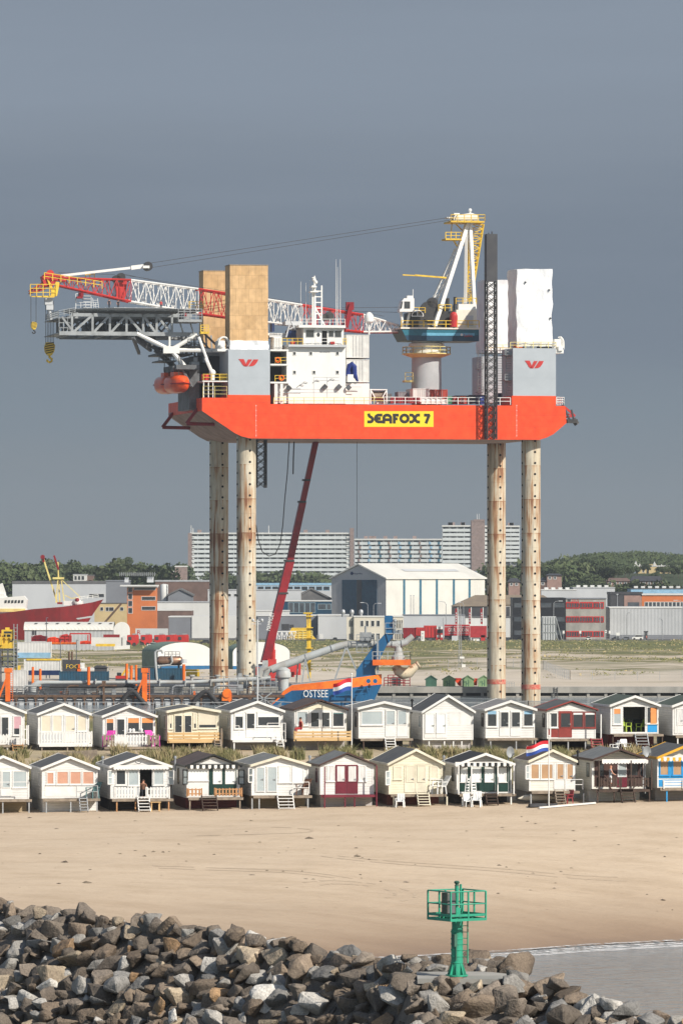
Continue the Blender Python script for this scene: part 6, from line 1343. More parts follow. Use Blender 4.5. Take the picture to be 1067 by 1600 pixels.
# dark core of the heap under the rocks
m=MB();ds=[-24,-10,-7,-3,-1,0,2,5,8,12,20,32];pxs=list(range(-260,1400,20));vs=[]
for p_ in pxs:
    X,Y,zc=crest(p_)
    for d in ds:
        z=heap_z(p_,d)-.28 if d > -8 else heap_z(p_,-7.9)-.55-(-d-8)*.6
        vs.append((X,Y-d,max(-3.0,z)))
n=len(ds)
m.add(vs,[(i*n+j,i*n+j+1,(i+1)*n+j+1,(i+1)*n+j) for i in range(len(pxs)-1) for j in range(n-1)])
m.build('breakwater_ground','rock_brown',kind='structure',origin=(0,0,0))
# concrete pad and the green beacon
BY=206.0;F_=Frame(0,BY);zp=CAMZ-(1525-CY)*BY/FPX
m=MB(F_);m.slab([(F_.u(652,-.9),-.9),(F_.u(700,-1.1),-1.1),(F_.u(798,-1.3),-1.3),(F_.u(806,1),1.0),(F_.u(760,3),2.8),(F_.u(650,3),2.6)],zp-.22,zp-.03);tag(m.build('concrete_slab','concrete'),'flat concrete slab under the green beacon among the rocks','slab')
mat('box_grey',(.12,.115,.095),.6,col2=(.16,.15,.12),sc=4);L=1.56;h2=L/2;BF=Frame((713.4-CX)*BY/FPX,BY,R_(32))
bz=lambda py:CAMZ-(py-CY)*BY/FPX
be=thing('beacon','green steel beacon with railed platform on one post among the breakwater rocks','beacon',(0,0,zp),0,None,BF)
BG='beacon_green'
m=MB(BF);m.lathe([(.215,0),(.215,bz(1452)-zp),(.19,bz(1452)-zp),(.19,bz(1434)-zp)],(0,0,zp),24)
for py in (1457,1468,1476,1485,1495,1505):m.lathe([(.215,0),(.235,.01),(.235,.05),(.215,.06)],(0,0,bz(py)),24)
m.build('post',BG,be,smooth=True)
m=MB(BF)
for k in range(8):
    a=R_(45*k+10);c,s_=math.cos(a),math.sin(a);t_=Vector((-s_,c,0))*.018;A=[Vector((c*r,s_*r,z)) for r,z in ((.20,zp+.06),(.36,zp+.06),(.215,bz(1504)))]
    m.add([p-t_ for p in A]+[p+t_ for p in A],[(0,1,2),(5,4,3),(0,3,4,1),(1,4,5,2),(2,5,3,0)])
m.lathe([(.42,0),(.42,.055),(.2,.055)],(0,0,zp),24);m.build('base_flange',BG,be)
m=MB(BF);zd_=bz(1429);zb_=bz(1437)
for a,b in (((-h2,-h2),(h2,-h2)),((h2,-h2),(h2,h2)),((h2,h2),(-h2,h2)),((-h2,h2),(-h2,-h2))):
    m.bar((*a,(zd_+zb_)/2-.055),(*b,(zd_+zb_)/2-.055),.05,.10);m.bar((*a,zd_+.02),(*b,zd_+.02),.03,.09)
for k in range(1,14):x=-h2+L*k/14;m.box(x-.022,x+.022,-h2+.02,h2-.02,zd_-.04,zd_-.01)
m.bar((-h2,0,zb_+.03),(h2,0,zb_+.03),.08);m.bar((0,-h2,zb_+.031),(0,h2,zb_+.031),.08);m.build('platform',BG,be)
m=MB(BF);zt_=bz(1391.5);zm_=bz(1411);cs=[(-h2,-h2),(h2,-h2),(h2,h2),(-h2,h2)]
for i in range(4):
    a,b=Vector((*cs[i],0)),Vector((*cs[(i+1) % 4],0))
    for z in (zt_,zm_):m.tube(a+Vector((0,0,z)),b+Vector((0,0,z)),.026,n=8)
    for t_ in (0,.5):p=a.lerp(b,t_);m.bar(p+Vector((0,0,zb_)),p+Vector((0,0,zt_)),.055)
m.build('railing',BG,be)
m=MB(BF);m.tube((0,0,zd_-.2),(0,0,bz(1384)),.075,n=14);m.tube((.5,.5,zd_),(.5,.5,bz(1384)+.02),.045,n=10);m.box(-.1,.1,-.1,.1,zd_,zd_+.25);m.build('mast',BG,be,smooth=True)
m=MB(BF);m.lathe([(.05,0),(.09,.03),(.06,.07),(.07,.1),(.10,.13),(.11,.17),(.06,.21)],(0,0,bz(1385)),16);m.build('lantern','shed_green',be,smooth=True)
m=MB(BF);m.box(-.60,-.25,-.28,.12,zd_,bz(1394));bx=m.build('equipment_box','box_grey',be)
m=MB(BF);m.box(-.57,-.28,-.295,-.28,zd_+.06,bz(1396));m.box(-.33,-.31,-.31,-.295,zd_+.35,zd_+.45);m.build('door','mid_steel',bx)
m=MB(BF);m.box(-.30,-.18,-.30,-.12,bz(1478),bz(1459));m.tube((-.16,-.2,bz(1458)),(-.16,-.2,bz(1500)),.022,n=6);m.build('junction_box','shed_green',be)
m=MB(BF);m.ladder((.30,-.10,bz(1505)),(.30,-.10,bz(1437)),.22,.018,.24,(.53,-.85,0));m.build('ladder',BG,be)

# tide wrack, debris and wheel ruts on the beach
m=MB();wr=random.Random(8)
for i in range(110):
    X=wr.uniform(-24,26);Y=wr.choice([wr.gauss(363,1.2),wr.gauss(371,2.5),wr.gauss(381,4),wr.uniform(352,388)]);z=ground_z(X,Y)
    if z < .5 or Y > 388.5:continue
    s=wr.uniform(.04,.13)*(2.2 if wr.random() < .1 else 1);m.m=wr.choice([0,0,1,2]);n=6;m.add([(X+s*wr.uniform(.6,1.8)*math.cos(k*6.283/n),Y+s*wr.uniform(.5,1.2)*math.sin(k*6.283/n),z+.01) for k in range(n)]+[(X,Y,z+s*.55)],[(k,(k+1) % n,n) for k in range(n)])
tag(m.build('beach_debris',['rock_umber','wood_old','rock_tan'],origin=(0,370,0)),'dark weed, shells and driftwood scattered on the beach','debris',None,'stuff')
mat('rut_sand',(.40,.31,.22),.95,col2=(.46,.36,.255),sc=1.5)
m=MB()
for cx,cy,rx,ry,a0,a1 in ((.9,359.2,2.6,2.2,-40,150),(.9,359.2,3.9,3.2,-40,150),(-9,362.5,9,1.8,20,110),(-9,362.5,10.3,2.6,20,110),(12,372,13,3.0,200,300),(12,372,14.2,3.9,200,300),(-14,380,12,2.2,-70,40)):
    prev=None
    for k in range(41):
        a=R_(a0+(a1-a0)*k/40);w=.16*(.6+.6*abs(mn.noise(Vector((k*.3,cx,cy)))));P_=[Vector((cx+(rx+d)*math.cos(a),cy+(ry+d)*math.sin(a),0)) for d in (-w,w)]
        for p in P_:p.z=ground_z(p.x,p.y)+.012
        if prev and mn.noise(Vector((k*.35,cx*3,1))) > -.25:m.add(prev+P_[::-1],[(0,1,2,3)])
        prev=P_
tag(m.build('wheel_ruts','rut_sand',origin=(0,365,0)),'curving wheel ruts in the beach sand','tracks',None,'stuff')
# ================================================================ quay, dredger and what lies along it
QF=Frame(0,1044.6)
qy=thing('quay','long concrete quay on piles behind the rig legs','quay',(20,1.5,0))
qy.location=(20,1046,0);MW[qy]=Matrix.Translation((20,1046,0))
m=MB(QF);m.box(-150,150,0,3.4,.85,1.98);m.build('deck_slab','concrete',qy)
m=MB(QF);m.box(-150,150,.35,.9,-.15,.25);m.build('fender_beam','concrete',qy)
m=MB(QF);m.box(-150,150,2.9,3.3,-5,.84);m.build('rear_wall','dark_steel',qy)
u=QF.u(560)
while u < 75:
    m=MB(QF);m.box(u-.28,u+.28,.25,.85,-5,.84);m.build('pile','concrete',qy);u += 3.35
m=MB(QF);m.ladder((QF.u(868),-.15,-1),(QF.u(868),-.15,1.95),.6,.05,.35);m.build('ladder','mid_steel',qy)
DY=984.0;DF=Frame(0,DY)
def DM():return MB(DF)
dg=thing('dredger','long dredging ship with blue and orange bow moored behind the huts','ship',(DF.u(300),7,0),0,None,DF)
zdk=DF.z(1086,0)
m=DM();m.prism([(DF.u(-60),zdk-.3),(DF.u(-60),-2),(DF.u(440),-2),(DF.u(440),zdk-.3)],.35,13.6);m.build('hull','grey_panel',dg)
m=DM()                                                      # bow, tapering in plan
top=[(456,1070.5),(596.5,1054.5)];bl=DF.p(423,1103,0);sect_=[]
st=[(423,1103,1103),(444,1079,1086),(456,1070.5,1079),(500,1065.8,1077),(550,1060,1074.3),(575,1057,1072),(596.5,1054.5,1070)]
V=[]
for i,(px,pt,pm) in enumerate(st):
    tp=i/(len(st)-1);half=6.8*(1-max(0,tp-.55)**1.5*2.6) ;half=max(half,.5);rake=-2.9*max(0,tp-.4)/.6
    x=DF.u(px);zt1,zm1=DF.z(pt,0),DF.z(pm,0)
    for z,k,dx in ((zt1,1,0),(zm1,.985,rake*.35*0),(-.2,.9,rake*.6),(-2.5,.8,rake)):
        V.append((x+dx-(0 if z > 0 else 0),6.8-half*k,z));V.append((x+dx,6.8+half*k,z))
k=8
for i in range(len(st)-1):
    a,b=i*k,(i+1)*k
    for j,mi in ((0,1),(2,0),(4,0)):
        m.m=mi;m.add([V[a+j],V[b+j],V[b+j+2],V[a+j+2]],[(0,3,2,1)]);m.add([V[a+j+1],V[b+j+1],V[b+j+3],V[a+j+3]],[(0,1,2,3)])
    m.m=2;m.add([V[a],V[a+1],V[b+1],V[b]],[(0,3,2,1)])
a=(len(st)-1)*k
for j,mi in ((0,1),(2,0),(4,0)):m.m=mi;m.add([V[a+j],V[a+j+1],V[a+j+3],V[a+j+2]],[(0,1,2,3)])
bow=m.build('bow',['ship_blue','orange_paint','pipe_grey'],dg)
text_part('ship_name','OSTSEE','white_paint',bow,DF,474,512.5,1078,1089.5,-.06)
m=DM();m.rail([DF.p(523,1094,-.1),DF.p(578,1089,-.1)],1.5,2,3,.1);m.pbar([(573,1071,-.2),(577,1092,-.2)],.25)
for px in (575.5,586):c=DF.p(px,1064,1.0 if px < 580 else 2.2);m.tube(c-Vector((0,1.4,0)),c,.4,n=10)
m.build('fender_frame','ship_blue',bow)
m=DM();m.pbox(-60,445,1086,1089.5,-.1,.35)
for i in range(33):
    px=-50+i*15.2
    if px > 430:break
    m.pbox(px-.9,px+.9,1089.5,1112,-.06,.34);m.ppoly([(px-4,1089.5),(px+4,1089.5),(px+.9,1094),(px-.9,1094)],-.05,.3)
m.build('side_frame','rust',dg)
m=DM()
for i in range(32):
    px=-46+i*15.2
    if px < 425:m.pbox(px+1,px+9.5,1096.5,1112,.2,.34);m.pbox(px-1,px+10,1092.5,1093.6,.1,.34)
m.build('side_panel','light_panel',dg)
m=DM();m.rail([DF.p(-40,1086,0),DF.p(440,1086,0)],1.15,3,1.9,.05);m.rail([DF.p(-40,1083,5),DF.p(400,1083,5)],1.15,2,2.3,.05);m.build('railing','mid_steel',dg)
m=DM();m.box(DF.u(-60),DF.u(445),.4,13.5,zdk-.3,zdk);m.build('main_deck','mid_steel',dg)
m=DM();m.ptube([(52,1081,4),(53,1072,4),(60,1067.5,4),(70,1066.5,4),(300,1066,4),(372,1062,4),(440,1060,4)],[.62,.62,.55,.33,.33,.42,.42],12)
for px in (150,200,250,290,330):m.pbox(px-.8,px+.8,1061,1072,3.3,4.7)
m.build('deck_pipe','pipe_grey',dg,smooth=True)
m=DM();m.ptube([(78,1073,3),(140,1072.5,3),(205,1071,3),(215,1076,3)],.38,10);m.build('black_hose','rubber',dg)
for xs_ in ((190,207,232),(302,322,345)):
    m=DM();a,b,c=xs_;m.ptube([(a-2,1106,-.6),(a+4,1092,-.6),(b-6,1083,-.6),(b,1080,-.6),(b+5,1082,-.6),(b+12,1091,-.6),(c,1106,-.6)],.42,10);m.build('black_hose','rubber',dg,smooth=True)
m=DM();m.pbox(347,362,1083,1095,-.6,1);c=DF.p(355,1083,0);m.tube(c-Vector((0,.8,0)),c+Vector((0,.8,0)),.8,n=12);m.pbar([(350,1078,-.5),(360,1098,-.5)],.25);m.build('winch','orange_paint',dg)
for px0,px1,y0,y1,v in ((50,54,1042,1075,7),(61.5,65.5,1045,1077,7),(136.5,141.5,1042,1074,3),(196,200.5,1037,1062,9),(203,208,1040,1062,9),(211,215,1039,1071,6),(285,290,1038,1067,6)):
    m=DM();a,b=DF.p((px0+px1)/2,y1,v),DF.p((px0+px1)/2,y0,v);m.tube(a,b,(DF.u(px1)-DF.u(px0))/2,n=12);m.build('spud_post','orange_paint',dg)
for px in (12.5,226):
    m=DM();m.pbox(px-3.5,px+3.5,1048,1096,-.4,.5);m.pbar([(px-14,1091,-.2),(px-1,1058,-.2)],.35);m.pbox(px-5,px+6,1044,1051,-.5,1);m.ladder(DF.p(px+6,1096,-.3),DF.p(px+6,1044,-.3),.5,.04,.4);m.build('gantry_post','orange_paint',dg)
m=DM();m.pbox(161,164,1072,1100,-.5,0);m.pbox(159.5,165.5,1064,1072,-.6,.4);m.build('mooring_post','rust',dg)
m=DM()
for px in (350,358,372,386,410):m.pbar([(px,1090,2),(px,1058+px % 7,2)],.18)
m.rail([DF.p(395,1080,1),DF.p(432,1080,1)],2.2,3,1.2,.07);m.pbar([(396,1104,-.2),(425,1082,-.2)],.2);m.pbar([(400,1082,-.2),(428,1104,-.2)],.2);m.pbar([(396,1091,-.2),(430,1091,-.2)],.18);m.rail([DF.p(300,1068,8),DF.p(440,1066,8)],1.2,2,2,.05);m.pbox(358,380,1070,1080,2,6);m.pbox(372,378,1052,1060,5,6);m.build('deck_gear','truss_grey',dg)
# discharge pipe over the bow
m=DM();m.ptube([(424,1046.5,6),(438,1041,6),(470,1030,6),(518,1013.5,6),(532,1009,6),(545,1006.8,6),(580,1006.3,6),(626,1006,6),(634,1003,6),(645,993.5,6)],[.72,.72,.69,.66,.66,.65,.64,.63,.6,.5],16);m.build('discharge_pipe','pipe_grey',dg,smooth=True)
m=DM()
for px,py,dx,dy in ((478,1027.5,2.8,-.95),(518,1013.5,2.8,-.95),(545,1006.8,3,-.1),(585,1006.3,3,0),(612,1006.1,3,0),(627,1005.8,3,-.4)):
    a,b=DF.p(px,py,6),DF.p(px+dx*.3,py+dy*.3,6);m.tube(a,b,.80,n=16)
m.build('flange','truss_grey',dg);m=DM()
m.pbar([(541,1010,5.2),(523,1062,5.2)],.3);m.pbar([(541,1010,6.8),(523,1062,6.8)],.3);m.pbar([(541,1010,5.2),(558,1050,5.2)],.3);m.pbar([(477,1029,5.2),(485,1066,5.2)],.28);m.pbar([(477,1029,5.2),(472,1066,5.2)],.25);m.pbar([(466,1034,7),(463,1066,7)],.25)
m.build('pipe_support','truss_grey',dg)
m=DM();m.ptube([(428,1044,6),(419,1047,6),(414,1055,6),(413,1068,6)],.62,12);m.ptube([(418,1041,4),(408,1046,4),(405,1058,4)],.55,12);m.pbox(410,419,1032,1042,5,6);m.build('pipe_elbow','pipe_grey',dg,smooth=True)
c=DF.p(443,1080,4);m=DM();zz_=lambda py:DF.z(py,0)-c.z;m.lathe([(.95,0),(.95,zz_(1061)),(1.35,zz_(1059)),(1.35,zz_(1052)),(1.2,zz_(1050)),(1.2,zz_(1047)),(.5,zz_(1043))],c,20);m.build('turret','pipe_grey',dg,smooth=True)
m=DM();m.pbox(423,430,1054,1063,2,3);m.build('locker','red_paint',dg);m=DM();m.pbox(454,460,1050,1058,8,9);m.build('locker','red_paint',dg)
m=DM();m.pbar([(480,957,9),(482,1060,9)],.3);m.pbar([(484,957,9),(484,1060,9)],.42)
for py in (962,980,996,1012,1045):m.pbox(478,489,py,py+1.5,8.4,9.6)
m.pbox(474,488,957,959,8.5,9.5);m.build('signal_mast','yellow_paint',dg)
m=DM();m.ppoly([(556,1058),(587,1057),(586,1046),(603,1010),(617,988),(613,979),(603,982),(601,991),(582,1012),(557,1047)],4.6,8);m.ppoly([(601,962),(613,962),(613,984),(601,984)],5.5,8);m.pbar([(604,990,4.5),(608,1004,4.5)],.25);m.build('bow_tower','ship_blue',dg)
m=DM();m.rail([DF.p(602,990,4.4),DF.p(628,990,4.4)],1.9,2,1.2,.06);m.pbox(602,630,989,990.5,4.4,8);m.pbox(614,628,984,989,5,6.5);m.tube(DF.p(617,984,5),DF.p(617,970,5),.2);m.ball(DF.p(617,970,5),.35)
m.rail([DF.p(557,1002,4.5),DF.p(584,1002,4.5)],1.2,2,1.2,.06);m.pbox(562,580,988,1002,5,6);m.tube(DF.p(571,988,5.5),DF.p(571,978,5.5),.2);m.pbox(557,584,1019,1020,5,7);m.rail([DF.p(557,1019,5),DF.p(584,1019,5)],1.1,2,1.2,.06);m.pbar([(560,1044,5),(580,1018,5)],.2);m.pbar([(590,1052,4),(590,992,4)],.35)
m.build('bow_gantry','truss_grey',dg)
m=DM();m.pbox(582,641.5,1031,1039.5,3,9);m.build('bow_platform','orange_paint',dg)
m=DM();m.rail([DF.p(582,1031,3.1),DF.p(641,1031,3.1),DF.p(641,1031,8.9)],1.45,2,1.3,.06);m.lathe([(1.25,0),(1.2,.5),(.75,1.2),(.65,2.2),(.7,2.6)],DF.p(622,1031,6),16);m.ptube([(622,1012,6),(619,1008,6),(612,1006.5,6)],.65,12);m.build('bow_fitting','pipe_grey',dg)
m=DM();m.ptube([(617,1040,6),(622,1048,6),(630,1053,6),(639,1051,6),(647,1043,6),(654,1038.5,6)],[.75,.95,1.05,.95,.7,.6],14);m.tube(DF.p(653,1039,6),DF.p(655,1037.6,6),.78,n=14);m.build('nozzle','rusty_cream',dg,smooth=True)
rd=random.Random(6)                                       # crowded working deck
for i in range(26):px=rd.uniform(20,440);m=DM();h=rd.uniform(4,13);v=rd.uniform(.5,11);m.pbox(px-.6,px+.6,1084-h,1085,v,v+.3);m.pbox(px-1.6,px+1.6,1084-h,1085.2-h,v-.1,v+.4);m.build('deck_post',rd.choice(['rust','mid_steel','truss_grey','truss_grey']),dg)
for i in range(16):px=rd.uniform(30,430);m=DM();w=rd.uniform(2,7);h=rd.uniform(3,8);v=rd.uniform(1,9);m.pbox(px,px+w,1085-h,1085.5,v,v+1.5);m.build('deck_locker',rd.choice(['mid_steel','truss_grey','rust','pipe_grey','charcoal','orange_paint']),dg)
for i in range(7):px=40+i*58+rd.uniform(-8,8);m=DM();m.ptube([(px,1084,2),(px+1,1074,2),(px+5,1071.5,2),(px+rd.uniform(18,40),1071.5,2)],.17,6);m.build('cross_pipe',rd.choice(['rust','pipe_grey','galv']),dg)
for px in (300,340,385):m=DM();m.lathe([(.5,0),(.5,1.2),(.3,1.4),(.3,2.1),(.55,2.2),(.55,2.5)],DF.p(px,1076,7),12);m.build('vent_cowl','pipe_grey',dg)
# things on the dredger's deck
def box_container(label,px0,px1,py0,py1,v0,mt,ln=2.5,base=None,fr=DF,Yn='shipping_container',grp='containers by the dredger',band=None):
    u0,u1=fr.u(px0,v0),fr.u(px1,v0);z0,z1=fr.z(py1,u0,v0),fr.z(py0,u0,v0)
    t=thing(Yn,label,'container',((u0+u1)/2,v0+ln/2,z0),0,grp,fr)
    m=MB(fr);m.box(u0+.05,u1-.05,v0+.05,v0+ln-.05,z0+.08,z1-.05);m.build('box',mt,t)
    m=MB(fr)
    for u in (u0,u1-.12):
        for v in (v0,v0+ln-.12):m.box(u,u+.12,v,v+.12,z0,z1)
    for z in (z0,z1-.12):m.box(u0+.12,u1-.12,v0,v0+.12,z,z+.12)
    m.build('frame',mt,t)
    if band:m=MB(fr);zz0=z0+(z1-z0)*band[1];zz1=z0+(z1-z0)*band[2];m.box(u0+.02,u1-.02,v0-.02,v0+.04,zz0,zz1);m.build('band',band[0],t)
    return t
box_container('white refrigerated container with rust streaks beside the orange posts',14,43,1047,1081,5,'container_white',4)
t=box_container('white container with pale blue lower band, stacked on another white container',28,80,1003,1028,40,'container_white',3,band=('sky_blue',.0,.33))
t=box_container('white container with navy lower band and yellow top edge under the blue banded one',38,95,1030,1055,39.5,'container_white',3,band=('navy',.0,.3));m=MB(DF);m.pbox(42,95,1029.5,1032,39.4,42.6);m.build('top_edge','yellow_paint',t)
box_container('dark blue container under the black machine with yellow letters',93,170,1049,1066,8,'container_blue',3)
box_container('dark blue container under the copper coloured tank',215,285,1044,1062.5,8,'container_blue',3)
c=DF.p(111,1050,9);t=thing('generator','black generator with yellow letters and two exhaust stacks on a blue container','generator',tuple(c),0,None,DF)
m=DM();m.pbox(98,125,1031,1049,8.6,11);m.build('housing','charcoal',t);text_part('lettering','FOG','yellow_paint',t,DF,104,123,1038,1044.5,8.57)
m=DM();m.tube(DF.p(108.5,1031,9.5),DF.p(108.5,1018,9.5),.18);m.tube(DF.p(113,1031,9.5),DF.p(113,1018,9.5),.18);m.build('exhaust_stack','rust',t)
m=DM();c=DF.p(124,1047,8.3);m.tube(c,c+Vector((0,.5,0)),.35,n=12);m.pbox(122.5,125.5,1038,1045,8.3,8.55);m.build('hose_reel','orange_paint',t)
m=DM();m.pbox(126,132,1036,1045,14,16);m.pbox(127,130,1038.5,1041.5,13.95,14);m.pbox(128,147,1044,1047.5,13.5,16);tag(m.build('van','white_paint'),'small white vehicle half hidden behind the generator','van')
m=DM();m.pbox(148,167,1043,1049,9,11.5);m.ppoly([(146,1043.5),(150,1040),(163,1040),(169,1043.5)],8.8,11.8);tag(m.build('pump_hut','charcoal'),'low dark hut with hipped roof on the blue container','hut')
c=DF.p(265,1044,9.5);t=thing('pressure_tank','copper coloured pressure tank on legs above the blue container','tank',tuple(c),0,None,DF)
m=DM();a,b=DF.p(245,1032.5,9.5),DF.p(286,1032.5,9.5);d_=Vector((1,0,0));r=.85;m.path([a-d_*.0,a+d_*.15,a+d_*.5,b-d_*.5,b-d_*.15,b],[.3,.62,r,r,.62,.3],20);m.build('vessel','copper',t,smooth=True)
m=DM();m.pbox(249,252,1038,1044,9,10);m.pbox(278,281,1038,1044,9,10);m.rail([DF.p(258,1026,9),DF.p(281,1026,9)],.9,2,.7,.05);m.build('leg_frame','mid_steel',t)
m=DM();m.ptube([(246,1066,8),(244.5,1050,8),(243,1030,8),(243,1019,8),(246,1016.5,8),(253,1016.5,8),(255,1021,8)],.22,8);m.ptube([(268,1024,8.4),(269.5,1034,8.4),(266,1039,8.4),(250,1040.5,8.4),(247,1046,8.4)],.2,8);m.build('pipe','pipe_grey',t,smooth=True)
m=DM();m.tube(DF.p(287.5,1036,8),DF.p(287.5,1030,8),.6,n=12);tag(m.build('filter_drum','light_panel'),'pale filter drum at the right end of the copper tank','drum')
m=DM();m.pbox(290,311,1046,1049,30,32);m.pbox(291,312,1050,1057,30,31);tag(m.build('barrier','yellow_paint'),'yellow barrier on the quay between the barrel sheds','barrier')
c=DF.p(190,1062,25);t=thing('excavator','small red excavator on the quay behind the orange posts','excavator',tuple(c),0,None,DF)
m=DM();m.pbox(181,198,1056,1062,25,27.5);m.build('body','red_paint',t);m=DM();m.pbox(183,190,1051,1056,25.3,27);m.build('cab','glass',t);m=DM();m.pbar([(190,1057,26),(197,1046,26),(201,1052,26)],.35);m.build('arm','yellow_paint',t);m=DM();m.ptube([(181,1063,25.2),(199,1063,25.2)],.4,8);m.build('track','rubber',t)
c=DF.p(12,1060,12);t=thing('yellow_crane','yellow crane cab on a dark steel tower at the left edge','crane',tuple(c),0,None,DF)
m=DM();m.pbox(3,22,984,1000,12,15);m.pbox(9,15,980.5,984,12.5,14);cb=m.build('cab','yellow_paint',t);m=DM();m.pbox(7,19,986.5,996,11.93,12);m.pbox(16.5,20.5,998,1003,11.93,12);m.build('window','glass',cb)
m=DM();m.pbox(-14,20,1000,1013,12,16);m.pbox(-20,4,996,1008,11,16);m.rail([DF.p(-5,1001,11.6),DF.p(18,1001,11.6)],1.2,2,1,.08);m.pbox(-3,4,1013,1040,12.5,15);m.pbox(22,32,1040,1047,12,14);m.build('machine_house','yellow_paint',t)
m=DM()
for py in (1015,1025,1033,1041,1050):m.pbox(-20,28,py,py+1.6,12,17)
for px in (-12,2,13,26):m.pbar([(px,1085,12.2),(px,1013,12.2)],.3);m.pbar([(px,1085,16.8),(px,1013,16.8)],.3)
for i,px in enumerate((-12,2,13)):m.pbar([(px,1030+i,12.1),(px+13,1050-i*4,12.1)],.2)
m.build('tower','mid_steel',t);m=DM();m.ladder(DF.p(25,1060,11.8),DF.p(25,975,11.8),.6,.07,.7);m.build('ladder','truss_grey',t)
for px,y0 in ((73,965),(120,1000),(78,1035),(95,1000)):
    m=DM();m.tube(DF.p(px,1060,60),DF.p(px,y0,60),.1,.07,n=6);m.bar(DF.p(px,y0,60),DF.p(px+3,y0+.5,60),.12);tag(m.build('lamp_post','galv'),{73:'tall thin lamp post in front of the red ship hull',120:'thin lamp post before the red machinery behind the grass',78:'short post beside the navy banded container',95:'lamp post right of the blue banded container'}[px],'lamp post','lamp posts by the quay')
# on the quay to the right
for lb,a,b,mt,nm in (('dark green pitched shed on the quay, left of the light green ones',665,682,'shed_green',0),('light green pitched shed left of the orange wedge on the quay',692,711,'green_pale',1),('light green pitched shed between the two orange skips on the quay',722,740,'green_pale',1),('light green pitched shed partly behind the rear right leg',747,765,'green_pale',1)):
    if 'green_pale' not in MATS:mat('green_pale',(.22,.34,.17),.6,col2=(.18,.28,.14),sc=1)
    F2=Frame(0,1049);u0,u1=F2.u(a),F2.u(b);z0,z1,ze=F2.z(1073,0),F2.z(1056.5,0),F2.z(1062,0);t=thing('storage_shed',lb,'shed',((u0+u1)/2,1.2,z0),0,'green sheds on the quay',F2)
    m=MB(F2);m.prism([(u0,z0),(u1,z0),(u1,ze),((u0+u1)/2,z1),(u0,ze)],0,2.4);m.build('wall',mt,t)
    m=MB(F2);s_=.12;m.prism([(u0-.2,ze-.1),((u0+u1)/2,z1+.02),(u1+.2,ze-.1),(u1+.2,ze+.05),((u0+u1)/2,z1+.17),(u0-.2,ze+.05)],-.15,2.6);m.build('roof',mt,t)
    if nm:
        m=MB(F2);uc=(u0+u1)/2;m.box(uc-.45,uc-.33,-.03,0,z0+.1,z0+1.1);m.box(uc+.0,uc+.12,-.03,0,z0+.1,z1-.7);m.box(uc-.33,uc,-.03,0,z0+.5,z0+.62);m.box(uc-.8,uc-.33,-.03,0,z0+.85,z0+.97);m.build('bracing','shed_green',t)
for lb,pts in (('orange wedge shaped skip between green sheds on the quay',[(710,1061),(720.5,1061),(720.5,1072.5),(716,1071),(711,1064)]),('small orange skip right of the middle green shed',[(740,1061.5),(745.5,1061.5),(745,1071),(740,1071)])):
    F2=Frame(0,1050.5);t=thing('skip',lb,'skip',tuple(F2.p(pts[0][0]+4,1073,1)),0,'orange skips on the quay',F2);m=MB(F2);m.ppoly(pts,0,1.8);m.build('bin','orange_hull',t);m=MB(F2);a,b=F2.p(pts[0][0]-.4,pts[0][1]-.6,0),F2.p(pts[1][0]+.4,pts[1][1]-.6,0);m.bar(a,b,.15);m.bar(a+Vector((0,1.8,0)),b+Vector((0,1.8,0)),.15);m.build('rim','red_paint',t)
F2=Frame(0,1049);t=thing('lifting_frame','red tubular machine frame on the quay under the bow nozzle','frame',tuple(F2.p(620,1072,1)),0,None,F2);m=MB(F2);m.rail([F2.p(600,1072,0),F2.p(640,1072,0)],1.6,3,1.1,.08);m.rail([F2.p(606,1072,1.5),F2.p(632,1072,1.5)],2.1,3,1.0,.08);m.build('cage','crimson',t);m=MB(F2);m.pbox(612,626,1058,1071,.4,1.4);m.build('engine','mid_steel',t)
for lb,px,mt in (('small cage of grey bars on the quay between the right legs',795,'truss_grey'),):m=MB(F2);m.rail([F2.p(px-4,1073,0),F2.p(px+8,1073,0)],.9,3,.5,.04);tag(m.build('crate_cage',mt),lb,'cage')
# ================================================================ the town and works behind the harbour
def windows(fr,parent,rects,v,pane='glass',frame='white_panel',t=.12,limit=100):
    """each window its own part with its pane; past the limit the rest go into one stuff part"""
    over=MB(fr)
    for i,(a,b,c,d) in enumerate(rects):
        if i < limit:
            m=MB(fr);u0,u1=fr.u(a,v),fr.u(b,v);z0,z1=fr.z(d,u0,v),fr.z(c,u0,v)
            m.box(u0-t,u1+t,v-.08,v,z0-t,z0);m.box(u0-t,u1+t,v-.08,v,z1,z1+t);m.box(u0-t,u0,v-.08,v,z0,z1);m.box(u1,u1+t,v-.08,v,z0,z1)
            w=m.build('window',frame,parent);m=MB(fr);m.box(u0,u1,v-.03,v,z0,z1);m.build('pane',pane,w)
        else:over.pbox(a,b,c,d,v-.05,v)
    if over.v:tag(over.build('windows',pane,parent),kind='stuff')
def bld(name,label,cat,Y,a,b,top,bot,depth,wall,roof='bitumen',wins=(),pane='glass',frame='white_panel',par=.35,group=None,parapet=None,yaw=0):
    fr=Frame(0,Y) if not yaw else Frame((a-CX)*Y/FPX,Y,yaw)
    u0,u1=fr.u(a),fr.u(b);z1=fr.z(top,(u0+u1)/2);zg=min(fr.z(bot,(u0+u1)/2),4.2)-1
    t=thing(name,label,cat,((u0+u1)/2,depth/2,zg),0,group,fr)
    m=MB(fr);m.box(u0,u1,0,depth,zg,z1-par);m.build('wall',wall,t)
    m=MB(fr);m.box(u0-.15,u1+.15,-.15,depth+.15,z1-par,z1);m.build('roof',roof if parapet is None else parapet,t)
    if wins:windows(fr,t,wins,0,pane,frame)
    return t,fr,(u0,u1,zg,z1)
